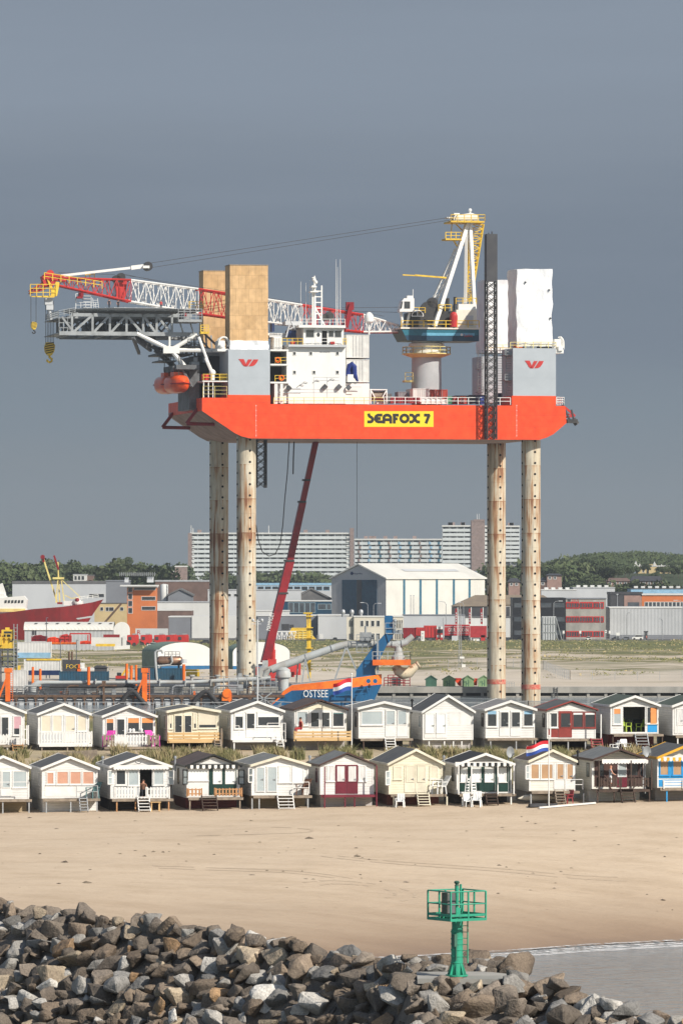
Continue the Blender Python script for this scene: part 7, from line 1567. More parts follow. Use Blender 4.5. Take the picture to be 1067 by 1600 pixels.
def extra(t,fr,nm,mt,*rects,v0=-.2,v1=.0):
    m=MB(fr)
    for r in rects:m.pbox(*r,v0,v1)
    return m.build(nm,mt,t)
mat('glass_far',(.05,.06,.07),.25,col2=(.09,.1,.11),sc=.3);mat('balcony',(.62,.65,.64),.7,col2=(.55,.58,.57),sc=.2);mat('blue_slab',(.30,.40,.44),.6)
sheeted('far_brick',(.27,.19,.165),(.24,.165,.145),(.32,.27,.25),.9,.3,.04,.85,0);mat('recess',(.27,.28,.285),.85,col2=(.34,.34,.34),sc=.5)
mat('red_flat',(.42,.03,.035),.6);mat('sage',(.16,.22,.17),.6);mat('pale_grey_roof',(.42,.43,.43),.7)
# ---- apartment blocks
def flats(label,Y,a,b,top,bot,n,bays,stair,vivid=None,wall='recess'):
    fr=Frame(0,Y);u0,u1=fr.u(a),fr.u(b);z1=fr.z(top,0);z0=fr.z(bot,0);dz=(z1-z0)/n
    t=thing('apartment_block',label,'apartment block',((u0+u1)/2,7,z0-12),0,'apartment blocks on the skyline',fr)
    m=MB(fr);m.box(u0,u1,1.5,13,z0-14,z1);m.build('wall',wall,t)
    m=MB(fr);m.box(u0-.3,u1+.3,-.3,13.2,z1,z1+.9);m.build('roof','white_panel',t)
    rects=[]
    for k in range(n):
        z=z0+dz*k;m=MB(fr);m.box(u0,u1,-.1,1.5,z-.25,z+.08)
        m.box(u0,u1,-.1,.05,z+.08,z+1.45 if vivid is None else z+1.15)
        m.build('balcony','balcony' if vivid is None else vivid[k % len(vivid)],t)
    m=MB(fr)
    for i in range(bays+1):u=u0+(u1-u0)*i/bays;m.box(u-.14,u+.14,.06,1.5,z0-2,z1)
    m.build('party_wall','balcony',t)
    k2=0;over=MB(fr);rgx=random.Random(int(a))
    for k in range(n-1,-1,-1):
        for i in range(bays):
            u=u0+(u1-u0)*(i+.5)/bays;w=(u1-u0)/bays*rgx.uniform(.16,.3);o_=rgx.uniform(-.12,.12)*(u1-u0)/bays;q_=MB(fr) if k2 < 100 else over
            q_.box(u-w+o_,u+w+o_,1.42,1.5,z0+dz*k+.3,z0+dz*k+dz*.82)
            if k2 < 100:q_.build('window',rgx.choice(['glass_far','glass_far','white_panel']),t)
            k2 += 1
    if over.v:tag(over.build('windows','glass_far',t),kind='stuff')
    for s in stair:
        m=MB(fr);m.pbox(s[0],s[1],s[2],bot+6,-.8,14);m.build('stair_tower','far_brick',t)
    rgx=random.Random(int(b))
    for _ in range(6):u=rgx.uniform(u0+4,u1-4);m=MB(fr);m.box(u-1.2,u+1.2,4,7,z1+.9,z1+2.6);m.build('roof_vent','far_brick',t)
    return t,fr
t,fr=flats('long pale apartment block with brick ends behind the left legs',3300,298,546,834.5,906,10,22,((294,300,833),(546.5,553,825)))
m=MB(fr);m.pbar([(299,833,2),(299,821,2)],.4);m.pbar([(302,833,2),(302,825,2)],.4);m.pbar([(420,834,2),(420,821,2)],.4);m.build('aerial','white_panel',t)
extra(t,fr,'stair_windows','white_panel',*[(301,304,838+k*6.7,840+k*6.7) for k in range(10)],*[(541,545.5,838+k*6.7,840.5+k*6.7) for k in range(10)],v0=-.5,v1=-.1)
t,fr=flats('lower apartment block with red and blue balcony panels in the middle',3450,554,690,844,884,6,12,(),None)
for i,px in enumerate((559,575,591,606,622,638,654,670,684)):[extra(t,fr,'accent_panel',('far_brick','sky_blue','strip_blue')[i % 3],(px+(k % 2)*2,px+3+(k % 2)*2,846.5+k*6.7,850.5+k*6.7),v0=-.4,v1=-.12) for k in range(6)]
t,fr=flats('tall apartment block with brown stair tower between the two right legs and the hangar',3250,691,736,823,886,9,4,((736,757,813),),None);extra(t,fr,'tower_cap','far_brick',(740,757,811.5,815),v0=-1,v1=10)
m=MB(fr);m.pbar([(745,812,2),(745,803,2)],.25);m.pbar([(748,812,2),(748,803,2)],.25);m.build('aerial','white_panel',t)
flats('narrow white end of an apartment block seen between the two right legs',3260,757,811,823.5,877,8,4,())
# coloured panels on the middle block
# ---- left: works, offices, fishing boat
bld('factory_hall','long pale grey factory hall behind the red ship','factory',1900,20,168,908,975,40,'light_panel','bitumen',[(140,163,928,933)],par=.9)
bld('office_building','small white office with a brick end on the skyline left','office',2100,115,135,897,920,12,'white_panel','pale_grey_roof',[(117,120.5,900,906),(122.5,126,900,906),(128,132,900,906)])
bld('brick_building','small brown brick building right of the white skyline office','building',2110,135.5,146,898,920,12,'brick_brown','bitumen')
bld('brick_building','low brown brick block left of the long apartment block','building',2300,254,271,892,915,12,'far_brick','white_panel',par=.5);bld('brick_building','taller brown brick block beside the long apartment block','building',2310,274,292,884,915,12,'far_brick','white_panel',par=.5)
bld('industrial_building','dark grey windowless building left of the orange office','building',1760,166,199,906.5,975,30,'grey_panel','grey_panel')
t,fr,g_=bld('office_building','orange rendered office with a glass strip and white overhanging roof','office',1660,199,243.5,914.5,972,16,'orange_render','white_panel',[(222,243,932.5,937.5),(222,243,948,953),(201,207,918,925),(201,207,928,936),(201,207,939,947),(201,207,950,958),(210,243,917.5,921.5)],par=.7)
extra(t,fr,'roof_edge','white_panel',(188,247,914,916.3),v0=-2.5,v1=8);extra(t,fr,'roof_railing','truss_grey',*[(187+i*3.2,188+i*3.2,894,900) for i in range(18)],(187,244,896.5,897.2),v0=4,v1=4.2);extra(t,fr,'roof_silo','light_panel',(195,201,902,910),(230,240,901,910),v0=5,v1=8)
t,fr,g_=bld('workshop','pale yellow rendered workshop with small windows under the ship bow','workshop',1690,148,200,942,978,14,'yellow_render','bitumen',[(157.5,161.5,949,954),(166,170,949,954.5),(171,178,949,954.5),(188.5,193,949,954)],par=.2)
bld('brick_building','purple brown brick hall right of the orange office','building',1840,243,330,906.5,960,30,'brick_brown','pale_grey_roof',par=.5)
fr=Frame(0,1780);t=thing('silo','white cylindrical silo beside the orange office','silo',tuple(fr.p(257,940,3)),0,None,fr);m=MB(fr);c=fr.p(257,940,3);h=fr.z(915,0)-c.z;m.lathe([(1.35,0),(1.35,h),(1.1,h+.35),(.3,h+.55)],c,20);m.build('tank','white_panel',t,smooth=True);m=MB(fr);m.ladder(fr.p(262,940,1.8),fr.p(262,913,1.8),.5,.06,.5);m.build('ladder','truss_grey',t)
fr=Frame(0,1775)
for lb,a,b,pk,e,bt,mt in (('dark grey gabled roof behind the white band wall',263,300,921.5,931,942,'grey_panel'),('dark roofed gable hall right of the leg behind the boom',455,517,921,937,950,'bitumen')):
    u0,u1=fr.u(a),fr.u(b);t=thing('gabled_hall',lb,'hall',((u0+u1)/2,6,3),0,None,fr);m=MB(fr);m.prism([(u0,3),(u1,3),(u1,fr.z(e,0)),((u0+u1)/2,fr.z(pk,0)),(u0,fr.z(e,0))],0,20);m.build('wall',mt,t);m=MB(fr);m.prism([(u0-.4,fr.z(e,0)-.1),((u0+u1)/2,fr.z(pk,0)+.02),(u1+.4,fr.z(e,0)-.1),(u1+.4,fr.z(e,0)+.4),((u0+u1)/2,fr.z(pk,0)+.5),(u0-.4,fr.z(e,0)+.4)],-.4,20);m.build('roof','bitumen',t)
bld('low_hall','low white walled hall between the brick hall and the legs','hall',1730,243,331,940,985,24,'white_panel','pale_grey_roof',par=.3)
bld('low_hall','dark brick low hall with white roof edge left of the grey hall','hall',1690,231,300,952.5,985,20,'brick_brown','white_panel',[(233.5,239,967,975)],par=.35)
t,fr,g_=bld('warehouse','grey and white warehouse behind the left legs and barrel sheds','warehouse',1640,264,300,963,1000,24,'grey_panel','white_panel',par=.3);extra(t,fr,'white_end','white_panel',(300,403,962.5,1003),v0=-.3,v1=24)
bld('low_hall','wide light grey flat hall behind the left legs','hall',1760,325,470,921,960,30,'light_panel','pale_grey_roof',[(330+i*9,334+i*9,928,932) for i in range(6)],par=.3)
# middle
t,fr,g_=bld('office_building','long low building with a light blue roof edge right of the left legs','office',2000,400,518,911,945,20,'light_panel','sky_blue',[(403+i*11.4,412+i*11.4,916.5,922) for i in range(10)],frame='sky_blue',par=.8)
bld('low_hall','white flat roofed hall in front of the blue edged building','hall',1900,400,517,931.5,960,30,'light_panel','white_panel',par=1.2)
t,fr,g_=bld('office_building','blue and glass office strip left of the hangar','office',1740,434,518,938,985,14,'crane_blue','white_panel',[(451+i*8.6,458+i*8.6,942,957) for i in range(5)]+[(497,509,944,952),(511,517,944,952)],pane='glass_far',frame='blue_slab',par=.35)
bld('low_hall','white low roof with vents before the blue glass office','hall',1690,400,452,953.5,985,12,'white_panel','white_panel',par=.3)
t,fr,g_=bld('warehouse','dark grey warehouse wall with one dark gate behind the yellow frame','warehouse',1625,403,497,961,1005,24,'grey_panel','white_panel',par=.3);extra(t,fr,'gate','charcoal',(440.5,452,975,984),(453,459,976,981),v0=-.1)
t,fr,g_=bld('warehouse','pale grey warehouse with white roof edge left of the beige office','warehouse',1615,497,545,960.5,1005,24,'light_panel','white_panel',par=.3);extra(t,fr,'door','white_panel',(499,504.5,991,1003),v0=-.1)
t,fr,g_=bld('office_building','two storey beige office with four dark windows and three roof vents','office',1590,553,630,962.5,1006,14,'cream_panel','white_panel',[(563.5,567.5,970,978.5),(571.5,575.5,970,978.5),(580,584.5,970,978.5),(588.5,593,970,978.5),(563.5,568,990,999),(571.5,576,990,999),(580,585,990,999),(588,593,990,999)],par=.35)
extra(t,fr,'side_wing','cream_panel',(541.5,553,964,1006),v0=1,v1=13);extra(t,fr,'stair_glass','navy',(602,614,963,1000),v0=-.3);extra(t,fr,'louvre','charcoal',*[(617+i*2.6,618.2+i*2.6,y,y+12) for i in range(5) for y in (969,987)],v0=-.06)
for px in (545.5,548.5):extra(t,fr,'slit_window','glass_far',(px,px+1.8,970,979),(px,px+1.8,990,999),v0=.93,v1=1)
for px in (536,549.7,564):
    m=MB(fr);c=fr.p(px,964,5);m.lathe([(.42,0),(.42,.95),(.62,1.0),(.68,1.5),(.55,1.95),(.25,2.2),(.05,2.25)],c,14);m.build('roof_vent','galv',t,smooth=True)
# the big hangar: gable greyed to paint its shade, long side in sun
HA=R_(52);HF=Frame((603-CX)*1760/FPX,1760,HA)
def hang_pt(px,along):# parameter on the long side (u) or along the gable (v)
    k=(px-CX)/FPX
    if along == 'u':return (k*HF.Y0-HF.X0)/(HF.c-k*HF.s)
    return (HF.X0-k*HF.Y0)/(HF.s+k*HF.c)
Lh,Wg=hang_pt(757,'u'),hang_pt(518,'v');zE=CAMZ-(905-CY)*1760/FPX;zR=CAMZ-(883.5-CY)*(1760+Wg*.3)/FPX;zE=CAMZ-(903.5-CY)*1760/FPX
t=thing('hangar','big white shipyard hangar with blue strips and tall blue gable doors','hangar',(Lh/2,Wg/2,3),0,None,HF)
m=MB(HF);m.box(0,Lh,0,Wg,2.5,zE);m.build('wall','clad_white',t)
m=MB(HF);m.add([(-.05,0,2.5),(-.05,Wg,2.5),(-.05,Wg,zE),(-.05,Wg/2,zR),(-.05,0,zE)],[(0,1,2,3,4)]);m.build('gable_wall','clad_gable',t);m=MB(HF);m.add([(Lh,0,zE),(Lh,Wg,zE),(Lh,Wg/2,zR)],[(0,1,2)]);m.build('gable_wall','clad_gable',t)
m=MB(HF);m.add([(-.6,-.5,zE-.3),(Lh+.6,-.5,zE-.3),(Lh+.6,Wg/2,zR+.25),(-.6,Wg/2,zR+.25),(-.6,Wg+.5,zE-.3),(Lh+.6,Wg+.5,zE-.3),(-.6,-.5,zE+.1),(Lh+.6,-.5,zE+.1),(Lh+.6,Wg/2,zR+.7),(-.6,Wg/2,zR+.7),(-.6,Wg+.5,zE+.1),(Lh+.6,Wg+.5,zE+.1)],[(0,1,2,3),(3,2,5,4),(9,8,7,6),(10,11,8,9),(6,7,1,0),(4,5,11,10),(0,3,9,6),(3,4,10,9),(1,7,8,2),(2,8,11,5)]);rf=m.build('roof','clad_white',t)
m=MB(HF);vv=.25;zz0=zE+.1+(zR-zE+.6)*.5;m.add([(Lh*.3,Wg*.2,zE+(zR-zE)*.4+.62),(Lh*.85,Wg*.2,zE+(zR-zE)*.4+.62),(Lh*.85,Wg*.28,zE+(zR-zE)*.56+.64),(Lh*.3,Wg*.28,zE+(zR-zE)*.56+.64)],[(0,1,2,3)]);m.build('skylight','light_panel',rf)
for px in (631,656.5,682,708.5,733):m=MB(HF);u=hang_pt(px,'u');m.box(u-.55,u+.55,-.12,0,2.5,zE-.3);m.build('blue_strip','strip_blue',t)
v0,v1=hang_pt(589,'v'),hang_pt(535,'v');vm0,vm1=hang_pt(566,'v'),hang_pt(557.5,'v');zd_=CAMZ-(906-CY)*1775/FPX
for a,b in ((v0,vm0),(vm1,v1)):m=MB(HF);m.box(-.25,-.06,a,b,2.5,zd_);m.build('hangar_door','navy_door',t) if 'navy_door' in MATS else (mat('navy_door',(.02,.06,.10),.5),m.build('hangar_door','navy_door',t))
m=MB(HF);m.box(-.18,-.06,vm0,vm1,2.5,zd_);m.build('door_gap','charcoal',t)
# small emblem and lettering in the gable
cu=bpy.data.curves.new('lettering','FONT');cu.body='Nopriba';cu.extrude=.02;tmp=bpy.data.objects.new('lettering',cu);COL.objects.link(tmp);me=bpy.data.meshes.new_from_object(tmp.evaluated_get(bpy.context.evaluated_depsgraph_get()));bpy.data.objects.remove(tmp)
va,vb=hang_pt(552,'v'),hang_pt(566,'v');zl=CAMZ-(897.3-CY)*1775/FPX;x1=max(q.co.x for q in me.vertices)
for q in me.vertices:q.co=MW[t].inverted() @ HF.M @ Vector((-.1-q.co.z,va+(vb-va)*q.co.x/x1,zl+q.co.y*.75))
me.materials.clear();me.materials.append(MATS['navy']);o=bpy.data.objects.new('lettering',me);COL.objects.link(o);o.parent=t
m=MB(HF);c=Vector((-.1,hang_pt(550,'v'),zl+.3));m.tube(c,c-Vector((.08,0,0)),.55,n=14);m.build('emblem','navy',t)
# right of the hangar
bld('low_hall','light grey flat hall under the hangar side','hall',1650,630,726,960.5,1003,16,'sky_panel' if 'sky_panel' in MATS else 'light_panel','grey_panel',par=.25);bld('low_hall','white flat hall behind the red trucks','hall',1660,726.5,800,963.5,1003,16,'white_panel','bitumen',par=.3)
fr=Frame(0,1720);u0,u1=fr.u(706),fr.u(850);t=thing('barn','wide brown roofed warehouse behind the right legs','warehouse',((u0+u1)/2,12,3),0,None,fr)
m=MB(fr);m.box(u0+.3,u1,.3,24,2.5,fr.z(947,0));m.build('wall','charcoal',t)
m=MB(fr);zl,zh=fr.z(947.5,0),fr.z(930,0);ua,ub=fr.u(743),fr.u(850);m.add([(u0,0,zl),(u1+6,0,zl),(ub,11,zh),(ua,11,zh),(u0,24,zl),(u1+6,24,zl)],[(0,1,2,3),(3,2,5,4),(0,3,4),(1,5,2)]);m.build('roof','barn_brown',t)
bld('workshop','tan workshop with dark gate between the right legs','workshop',1680,784,802,944,1003,10,'barn_brown','barn_brown',[(790,796,948,965)],pane='charcoal')
# black and grey office with red window bands
t,fr,g_=bld('office_building','three storey office, black on the left, grey with red window bands on the right','office',1600,801,946,934.5,1005,22,'concrete','grey_panel',par=.3)
extra(t,fr,'black_wing','black_clad',(800.5,883.5,934,1005),v0=-.4,v1=22)
windows(fr,t,[(803+i*20.5,820+i*20.5,y,y+7) for i in range(4) for y in (942,964,985)],-.4,'glass_far','charcoal',.05)
for y0,y1 in ((940.5,951),(963,972.5),(986,1002)):
    extra(t,fr,'red_band','red_paint',(883.6,904.5,y0,y1),(906,926.5,y0,y1),(927.5,943,y0,y1),v0=-.12,v1=0)
windows(fr,t,[(885+i*3.9+(1.3 if i > 4 else 0)+(1.6 if i > 9 else 0),887.8+i*3.9+(1.3 if i > 4 else 0)+(1.6 if i > 9 else 0),y,y+6.5) for y in (942.5,964.5,987.5) for i in range(14)],-.12,'glass_far','red_paint',.05)
extra(t,fr,'lower_wall','concrete',(884,943,995.5,1001),v0=-.14,v1=-.12);text_part('sign_lettering','ZEUS','red_paint',t,fr,892,904,935.3,940.2,-.03);extra(t,fr,'sign_emblem','charcoal',(886,891,935.5,940),v0=-.05)
t,fr,g_=bld('warehouse','long light grey clad warehouse at the right edge','warehouse',1620,952,1110,948.5,1003,30,'clad_grey','white_panel',par=.35);extra(t,fr,'dark_end','charcoal',(944.5,952.2,950,1003),v0=.2,v1=28);extra(t,fr,'plinth','grey_panel',(952,1108,992,1003),v0=-.1);extra(t,fr,'door','charcoal',(1006,1011,987,999),v0=-.15,v1=-.1)
t,fr,g_=bld('office_building','dark brick and orange rendered office behind the grey warehouse','office',1700,953,1003,925,960,20,'charcoal','charcoal',[(979,998,940.5,949)],pane='glass_far',par=.8);extra(t,fr,'brick_front','brick_pink',(974.5,1002,930.5,960),v0=-.15);extra(t,fr,'window_strip','glass_far',(980,998,941,948.5),v0=-.2,v1=-.15);extra(t,fr,'orange_wing','orange_render',(1002.2,1110,930,960),v0=-.2,v1=18)
windows(fr,t,[(1007+i*6.2,1011.5+i*6.2,941,948) for i in range(12)],-.2,'glass_far','white_panel',.15);extra(t,fr,'roof_edge','white_panel',(1002,1110,927.5,930),v0=-.5,v1=18)
for i,(a,b,top,mt,rf,lb) in enumerate(((845,900,921,'light_panel','white_panel','low pale roofed hall with roof units behind the black office'),(895,960,917.5,'light_panel','pale_grey_roof','low hall with pale roof left of the dark brick office'),(985,1110,919,'sky_blue','charcoal','low greenish blue hall behind the orange office'))):
    t,fr,g_=bld('low_hall',lb,'hall',1850+i*30,a,b,top,950,24,mt,rf,par=.3);extra(t,fr,'roof_unit','white_panel',*[(a+5+k*11,a+11+k*11,top-3.2,top+.2) for k in range(int((b-a)/13))],v0=4,v1=8)
# houses and the ornate sandstone building on the right hill
for lb,a,b,pk,e,bt,mt in (('brick house with dark hipped roof on the right hill',948,984,903,908,917,'brick_pink'),('row of dark roofed houses right of the brick hill house',985,1035,900,908,917,'brick_brown'),('brick house with pale upper floor behind the right leg',854,877,896,899,906,'brick_pink'),('small gabled brick house between the right legs',794,812,903,909,917,'brick_pink'),('brick house half hidden by the trees right of the leg',843,853,902,908,918,'brick_brown')):
    fr=Frame(0,2090);u0,u1=fr.u(a),fr.u(b);zb_,ze,zp_=fr.z(bt,0),fr.z(e,0),fr.z(pk,0);t=thing('house',lb,'house',((u0+u1)/2,4,zb_-3),0,'houses on the right hill',fr)
    m=MB(fr);m.box(u0,u1,0,9,zb_-6,ze);m.build('wall',mt,t);m=MB(fr);m.add([(u0-.5,-.5,ze),(u1+.5,-.5,ze),(u1-1,4.5,zp_),(u0+1,4.5,zp_),(u0-.5,9.5,ze),(u1+.5,9.5,ze)],[(0,1,2,3),(3,2,5,4),(0,3,4),(1,5,2),(0,4,5,1)]);m.build('roof','charcoal' if mt != 'brick_pink' or a < 900 else 'brick_brown',t)
    windows(fr,t,[(a+3+i*8,a+6+i*8,e+2,e+5.5) for i in range(int((b-a)/8))],0,'glass_far','white_panel',.2)
fr=Frame(0,2600);t=thing('ornate_building','sand coloured building with ornate white gables on the right hill','building',tuple(fr.p(1018,900,8)),0,None,fr);m=MB(fr);m.pbox(996,1048,884,905,0,20);m.pbox(1013,1025,881.5,905,-1,3);m.build('wall','yellow_render',t)
m=MB(fr)
for px,h in ((993,876),(999,880),(1022,877),(1033,881),(1040,883)):m.ppoly([(px-2.5,885),(px+2.5,885),(px+2,h+4),(px+.8,h+2),(px,h),(px-.8,h+2),(px-2,h+4)],-1.2,1)
m.pbox(990,1060,883.5,885.5,-1.1,20);m.build('gable_ornament','white_panel',t);windows(fr,t,[(1003+i*8,1006+i*8,889,894) for i in range(6)],0,'glass_far','cream_panel',.2)
# ---- barrel sheds
def barrel(label,Y,a,b,top,spring,bot,depth,yaw,end,skin,name='barrel_shed'):
    fr=Frame((a-CX)*Y/FPX,Y,yaw);u1=fr.u(b);z0,zs,zt_=fr.z(bot,0),fr.z(spring,0),fr.z(top,u1/2);t=thing(name,label,'shed',(u1/2,depth/2,z0),0,None,fr)
    pr=[(u1/2-u1/2*math.cos(R_(180*k/20)),zs+(zt_-zs)*math.sin(R_(180*k/20))) for k in range(21)];m=MB(fr);m.prism([(u1,z0-.6),*reversed(pr),(0,z0-.6)][::-1],0,.3);m.build('end_wall',end,t)
    m=MB(fr);vs=[]
    for v in (-.1,depth):vs += [(0-.05,v,z0-.6)]+[(x-(.06 if x < u1/2 else -.06),v,z+.06) for x,z in pr]+[(u1+.05,v,z0-.6)]
    n=len(pr)+2;m.add(vs,[(i,i+1,n+i+1,n+i) for i in range(n-1)]);m.build('roof',skin,t,smooth=True);return t,fr,u1,z0,zs,zt_
t,fr,u1,z0,zs,zt_=barrel('white fronted barrel shed with green roof behind the copper tank',1180,247,331,1003.5,1020,1047,9,R_(24),'white_panel','sage');m=MB(fr);m.box(0,u1,-.06,0,z0-.3,z0+.9);m.build('base_band','ship_blue',t)
t,fr,u1,z0,zs,zt_=barrel('white fronted barrel shed with green roof between the left legs and the ship',1185,364,453,1003,1020,1047,6,R_(18),'white_panel','sage');m=MB(fr);m.box(0,u1,-.06,0,z0-.3,z0+.9);m.build('base_band','ship_blue',t)
BF2=Frame((178-CX)*1400/FPX,1400,R_(-68));Lb=24;
fr=Frame(0,1420);u0,u1,ur=fr.u(39),fr.u(178),fr.u(201);zs,zt_,z0=fr.z(984.5,0),fr.z(972,0),3.0;t=thing('barrel_shed','long white barrel roofed shed with eight dark skylights before the red ship','shed',((u0+u1)/2,4,z0),0,None,fr)
m=MB(fr);m.box(u0,u1,0,11,z0-.5,zs);m.build('wall','clad_grey',t)
m=MB(fr);n=14;vs=[]
for uu in (u0-.2,u1):vs += [(uu+(ur-u1)*.0+(uu > 0)*0,5.5-5.8*math.cos(R_(180*k/n)),zs+(zt_-zs)*math.sin(R_(180*k/n))) for k in range(n+1)]
m.add(vs,[(i,n+1+i,n+2+i,i+1) for i in range(n)]);rf=m.build('roof','clad_white',t,smooth=True)
m=MB(fr);dd=ur-u1;pr=[(u1+dd*(1-math.cos(R_(180*k/n)))/2,-.1+10.5*(1-math.cos(R_(180*k/n)))/2,zs+(zt_-zs)*math.sin(R_(180*k/n))) for k in range(n+1)];m.add(pr+[(ur,10.4,z0-.5),(u1,-.1,z0-.5)],[tuple(range(n+3))]);m.add([(x,y+.2,z) for x,y,z in pr+[(ur,10.4,z0-.5),(u1,-.1,z0-.5)]],[tuple(range(n+2,-1,-1))]);m.build('end_wall','white_panel',t)
for i in range(8):
    px=53+i*16.7;uu=fr.u(px);a=R_(52);vs=[]
    for da,du in ((-.1,0),(-.1,.75),(.1,1.05),(.1,.3)):aa=a+da;vs.append((uu+du,5.5-5.86*math.cos(aa),zs+(zt_-zs+.08)*math.sin(aa)))
    m=MB(fr);m.add(vs,[(0,1,2,3)]);m.build('skylight','charcoal',rf)
extra(t,fr,'door','charcoal',(51,54,985,992),(55,57.5,985,992),v0=-.1)
# ---- red fishing boat
SF=Frame(0,1520);t=thing('fishing_boat','dark red hulled fishing boat with white wheelhouse and yellow masts','fishing boat',tuple(SF.p(60,1000,5)),0,None,SF)
m=MB(SF);st=[(-60,964,1000),(0,959,1000),(50,952,1000),(95,948.5,1000),(125,944.5,990),(145,941,976),(161,936.5,958)];vs=[]
for i,(px,y0,y1) in enumerate(st):half=5.2*(1-(max(0,px-70)/93)**2.2);half=max(.25,half);x=SF.u(px);dx=0 if i < 4 else -(i-3)*.9;vs += [(x,5-half,SF.z(y0,0)),(x,5+half,SF.z(y0,0)),(x+dx,5-half*.6,SF.z(y1,0)),(x+dx,5+half*.6,SF.z(y1,0))]
for i in range(len(st)-1):a,b=i*4,i*4+4;m.add([vs[a],vs[b],vs[b+2],vs[a+2]],[(0,3,2,1)]);m.add([vs[a+1],vs[b+1],vs[b+3],vs[a+3]],[(0,1,2,3)]);m.add([vs[a],vs[a+1],vs[b+1],vs[b]],[(0,3,2,1)])
m.add(vs[-4:],[(0,1,3,2)]);m.build('hull','deep_red',t)
m=MB(SF);m.ppoly([(119,966),(148,961.5),(147,964.5),(122,968)],.6,1.0);m.build('hull_stripe','light_panel',t)
m=MB(SF);m.ppoly([(-40,957),(-40,935),(0,934),(38,931),(43,937),(41,950),(44,958)],2.5,8);m.ppoly([(-40,934),(-40,926),(7,928),(12,934)],3,7.5);m.ppoly([(-6,930),(-2,914),(4,911),(9,926),(10,932)],4,6);wh_=m.build('wheelhouse','white_paint',t)
m=MB(SF)
for i in range(6):m.ppoly([(8+i*5.2,938),(11.5+i*5.2,937.4),(11+i*5.2,942),(7.5+i*5.2,942.5)],2.42,2.5)
m.build('window','glass',wh_)
m=MB(SF);m.pbox(-40,40,951,956,2.2,8.2);m.build('rubbing_strake','pale_yellow',t)
m=MB(SF);m.pbar([(90,941,5),(68,871,5)],.42);m.pbar([(88,942,4),(91,905,4)],.3);m.pbar([(101,940,4),(96,903,4)],.3);m.pbar([(94,942,6),(91,878,6)],.35);m.pbar([(97,906,4),(126,933,4)],.2);m.pbox(83,100,902,905,3.5,6.5);m.pbar([(102,930,4),(112,935,4),(126,933,4)],.25);m.build('mast','pale_yellow',t)
m=MB(SF);m.pbar([(69,878,5),(67,867,5)],.6);m.pbar([(92,890,5.5),(85,868,5.5)],.5);m.pbox(64,70,868,873,4,6);m.build('mast_tip','crimson',t)
m=MB(SF);m.pbox(100,130,939,946,3,7);m.ball(SF.p(121,941,3),1.2);m.rail([SF.p(120,938.5,2.4),SF.p(154,934,3.5)],.9,2,1.5,.08);m.pbar([(112,946,3),(118,938,3)],.5);m.build('fore_deck','white_paint',t)
m=MB(SF);c=SF.p(121,938.5,2.5);m.ball(c,.75);m.pbox(90,98,941,944,2,3);m.build('winch','crimson',t)
for lb,px,y0,y1 in (('leaning rusty timber pole under the ship bow',190,943,972),):m=MB(Frame(0,1660));m.pbar([(190,943,-2),(163,974,-2)],.6);tag(m.build('pole','rust'),lb,'pole')
# ---- yard clutter: red skips and trucks, trailers, cages
fr=Frame(0,1500)
def vehicle(label,px0,px1,py0,py1,Y,mt,cat='car',grp='parked cars along the works road'):
    fr=Frame(0,Y);u0,u1=fr.u(px0),fr.u(px1);zg=fr.z(py1,0);h=fr.z(py0,0)-zg;w=u1-u0;t=thing('parked_car',label,cat,((u0+u1)/2,.9,zg),0,grp,fr)
    m=MB(fr);m.prism([(u0,zg+.25),(u1,zg+.25),(u1,zg+h*.55),(u1-w*.08,zg+h*.62),(u0+w*.2,zg+h*.62),(u0,zg+h*.5)],0,1.75);m.build('body',mt,t)
    m=MB(fr);m.prism([(u0+w*.2,zg+h*.62),(u1-w*.08,zg+h*.62),(u1-w*.16,zg+h*.95),(u0+w*.38,zg+h*.95)],.1,1.65);m.build('glasshouse','glass',t);m=MB(fr);m.prism([(u0+w*.36,zg+h*.94),(u1-w*.15,zg+h*.94),(u1-w*.18,zg+h),(u0+w*.4,zg+h)],.12,1.62);m.build('roof',mt,t)
    for k in (.2,.8):m=MB(fr);c=Vector((u0+w*k,-.03,zg+.32));m.tube(c,c+Vector((0,1.8,0)),.32,n=12);m.build('wheel','rubber',t)
for a in (('white hatchback below the red tipper bodies on the left',230,246,1003.5,1011,1370,'white_paint'),('dark car before the pale grey warehouse',517,528,996,1003,1580,'charcoal'),('white car before the office with red window bands',913,923,994.5,1001,1585,'white_paint'),('white van with black windows before the grey warehouse',987,1004,992,1000,1585,'white_paint'),('dark car left of the white notice board',955,968,994.5,1000,1590,'charcoal'),('grey car right of the white notice board',969,984,995,1001,1588,'grey_panel'),('white car by the panel stand at the right leg',851,862,994.5,1001,1585,'white_paint'),('dark car behind the left legs at the barrel shed',312,329,1000,1006,1450,'charcoal')):vehicle(*a)
